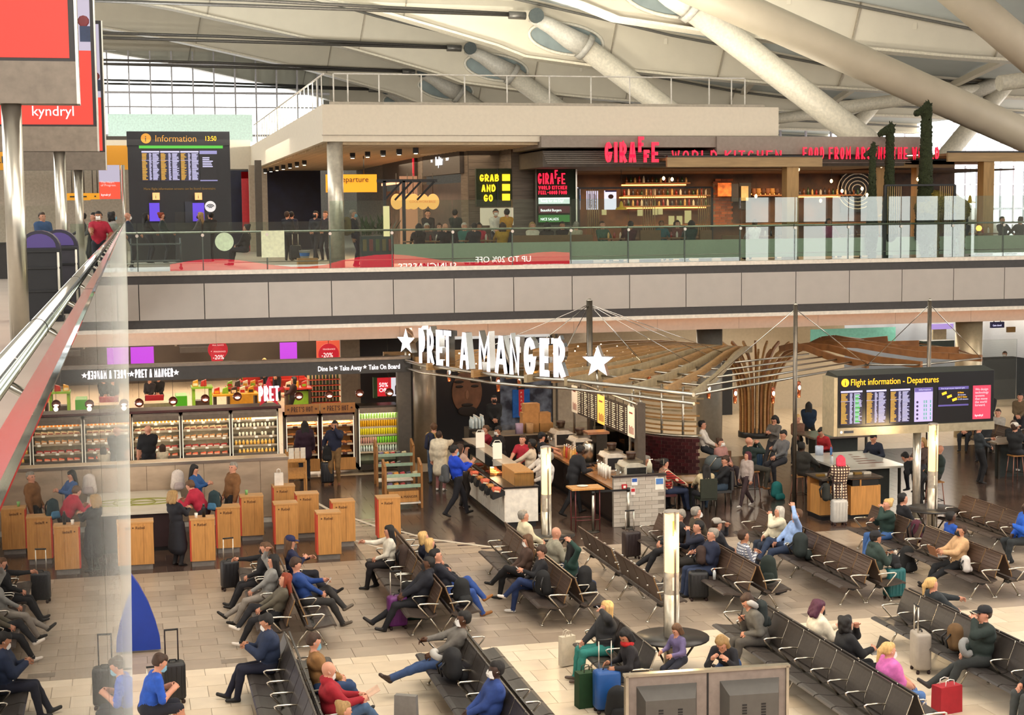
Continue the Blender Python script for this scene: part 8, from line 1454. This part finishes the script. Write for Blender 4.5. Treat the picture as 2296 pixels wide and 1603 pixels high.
for gi, Y in enumerate((64, 80, 96, 112, 128)):
    t = thing('roof_girder', 'arched white roof girder, number %s counted from the nearest' % ('one', 'two', 'three', 'four', 'five')[gi], 'girder', kind='structure', group='roof girders')
    web = MB(); web.prism(BOT+TOP[::-1], .25, T(0, Y, 0)); web.build('web', RW, t)
    fl = MB()
    for a, b in zip(BOT, BOT[1:]): fl.bar((a[0], Y+.12, a[1]), (b[0], Y+.12, b[1]), 1.1, .12)
    fl.build('bottom_flange', mt('d8cdb6', .5), t)
    for x in (5, 14, 24.9, 31, 38): zb_ = float(np.interp(x, *zip(*BOT))); zt_ = float(np.interp(x, *zip(*TOP))); MB().bar((x, Y+.02, zb_), (x+.5, Y+.02, zt_), .25, .06, (1, 0, 0)).build('web_joint', mt('a89c88', .6), t)
    cdt = MB().tube([(x, Y-.3, z-.25) for x, z in TOP], .07, 6); cdt.build('conduit', mt('6a665e', .5), t)
    # cast node with oval opening and tubular leg
    c = Vector((22.6, Y-.05, 16.7)); el = [(c.x+2.0*math.cos(a)+.15*math.sin(a), c.y, c.z+.78*math.sin(a)-.28*math.cos(a)) for a in np.linspace(0, 6.28, 29)[:-1]]
    MB().tube(el, .09, 6, closed=True).build('oval_rim', mt('e0d8c6', .4), t); pm_ = MB(); pm_.add([(p[0], p[1]+.02, p[2]) for p in el], [tuple(range(len(el)))]); pm_.build('oval_recess', mt('8f9a98', .7, n=.3, s=.6), t)
    MB().tube([(20.6, Y-.5, 17.75), (21.6, Y-.5, 17.3), (22.6, Y-.5, 16.7), (23.4, Y-.5, 16.3)], [.3, .42, .55, .6], 12).build('cast_arm', mt('cfc8ba', .45), t)
    MB().tube([(23.35, Y-.5, 16.33), (23.6, Y-.5, 16.16)], .72, 14).build('collar', mt('b8b2a6', .45), t)
    MB().tube([(23.5, Y-.5, 16.2), (31, Y-.5, 11.0), (38, Y-.5, 6.2)], .58, 16).build('leg_tube', mt('d2c8b4', .5), t)
    for dz in (0, .28): MB().tube([(-14, Y-.9, 18.2+dz), (6, Y-.9, 17.95+dz), (20.2, Y-.9, 17.75+dz*.2)], .085, 8).build('tie_rod', mt('55504a', .45, .5), t)
    MB().tube([(19.3, Y-.9, 17.76), (20.2, Y-.9, 17.74)], .2, 8).build('rod_socket', mt('6f6b64', .4, .5), t); o = MB().lathe([(.38, 0), (.38, .3)], 14).build('pin', mt('4f5654', .5), t, (20.75, Y-.8, 17.76)); o.rotation_euler = (math.pi/2, 0, 0)
    # right-hand node
    MB().tube([(45.5, Y-.5, 13.9), (48.2, Y-.5, 14.9)], [.3, .6], 10).build('cast_arm', mt('cfc8ba', .45), t); o = MB().lathe([(.45, 0), (.45, .3)], 14).build('pin', mt('4f5654', .5), t, (48.0, Y-.9, 14.8)); o.rotation_euler = (math.pi/2, 0, 0)
    MB().tube([(48, Y-.5, 14.6), (44, Y-.5, 10.2), (40, Y-.5, 6.1)], .5, 12).build('leg_tube', mt('d2c8b4', .5), t); MB().tube([(38, Y-.5, 13.2), (47.5, Y-.5, 14.4)], .35, 12).build('brace_tube', mt('d2c8b4', .5), t)
for i, Y in enumerate((72, 88, 104, 120)):
    for x in (30, 36, 42): z = float(np.interp(x, *zip(*TOP)))-.25; MB().bar((x-2, Y-8, z), (x+3, Y+8, z-.4), .35, .3).build('purlin_brace', RW, bpy.data.objects['roof'])
# two big near tubes
for (a, b), Y, r, lab in ((((1560, -25), (2330, 318)), 54, .62, 'huge tubular roof strut crossing the upper right'), (((2130, -30), (2330, 140)), 50, .62, 'second tubular roof strut in the top right corner')):
    p, q = GY(*a, Y), GY(*b, Y); p = p+(p-q)*.3; solo('roof_strut', MB().tube([p, q+(q-p)*.4], r, 24), mt('cdbfa6', .55, n=.05, s=1), lab, 'strut', kind='structure')
# glazed end walls with mullions
def glazed(name, X0, X1, z0, z1, Y, dx, dz, m, ht=None):
    t = thing(name, None, None, kind='structure'); x = X0; k = 0
    while x <= X1: bx(x-.055, x+.055, Y, Y+.25, z0, z1 if ht is None else ht(x)).build('mullion', m, t); x += dx*(1); k += 1
    z = z0; k = 0
    while z <= z1: bx(X0, X1, Y-.02, Y+.1, z-(.09 if k % 2 else .05), z+(.09 if k % 2 else .05)).build('transom', m, t); z += dz*(1 if k % 2 else .5); k += 1
    gl_ = bx(X0, X1, Y+.3, Y+.32, z0, z1); gl_.build('pane', glass('window_glass', (.97, .99, 1.), 1.2), t); return t
MUL = mt('c9c4c6', .5); glazed('window_1', -6, 16, 12.9, 20.5, 126, 1.62, 2.2, MUL)
MULD = mt('cfc6cc', .5); glazed('window_2', 38, 80, DZ, 17, 118, 2.2, 3.2, MULD); glazed('window_3', 38, 80, DZ-6, 13, 116, 2.2, 3.2, MULD)
struct('wall_far', MB().box(-40, 18, 125, 125.5, 5, 12.8).box(-40, -6, 125, 125.5, 5, 26).box(16, 38, 130, 130.5, 5, 26), mt('8f8a82', .7))
struct('wall_west', bx(-40.5, -40, -8, 170, 0, 26), mt('8f8a82', .7)); struct('wall_east', bx(90, 90.5, -8, 110, 0, 5), mt('8f8a82', .7))
# building side behind the viewer with its own window band
wv = struct('wall_south', MB().box(-40, 40, -8.5, -8, 4.6, 25).box(57.5, 90, -8.5, -8, 4.6, 25).box(40, 57.5, -8.5, -8, 8.6, 25).box(-40, 90, -8.5, -8, -.3, 4.3), mt('6f675e', .7))
for k in range(9): bx(40+2.1*k, 40.35+2.1*k, -8.6, -8.3, 4.3, 8.6).build('mullion', mt('3a3632', .6), wv)
bx(40, 57.5, -8.6, -8.3, 6.6, 6.9).build('transom', mt('3a3632', .6), wv)
# added fill lights with made-up housings that brighten the roof from below
def fill_light(label, x, y, z, w, p, tilt=140, col=(1, .95, .84)):
    t = thing('added_roof_fill', label, 'lamp', (x, y, z)); bx(-w/2, w/2, -.25, .25, 0, .2).build('housing', DKSTEEL, t); area('added_uplight', (x, y, z+.3), w, .5, p, col, (math.radians(tilt), 0, 0))
fill_light('added roof fill light on the bulkhead left part', 8.5, 50, 10.93, 4, 2000); fill_light('added roof fill light on the bulkhead middle part', 12.5, 50, 10.93, 4, 1900); fill_light('added roof fill light on the bulkhead right part', 17, 62, 10.93, 4, 1300); fill_light('added roof fill light on the far end of the bulkhead', 12, 70, 10.93, 6, 2400, 150); fill_light('added roof fill light on the restaurant roof', 24, 56.5, 9.9, 3, 900); fill_light('added roof fill light on the left cross beam', 0, 76, 11.21, 6, 2400, 150, (.9, .97, 1))
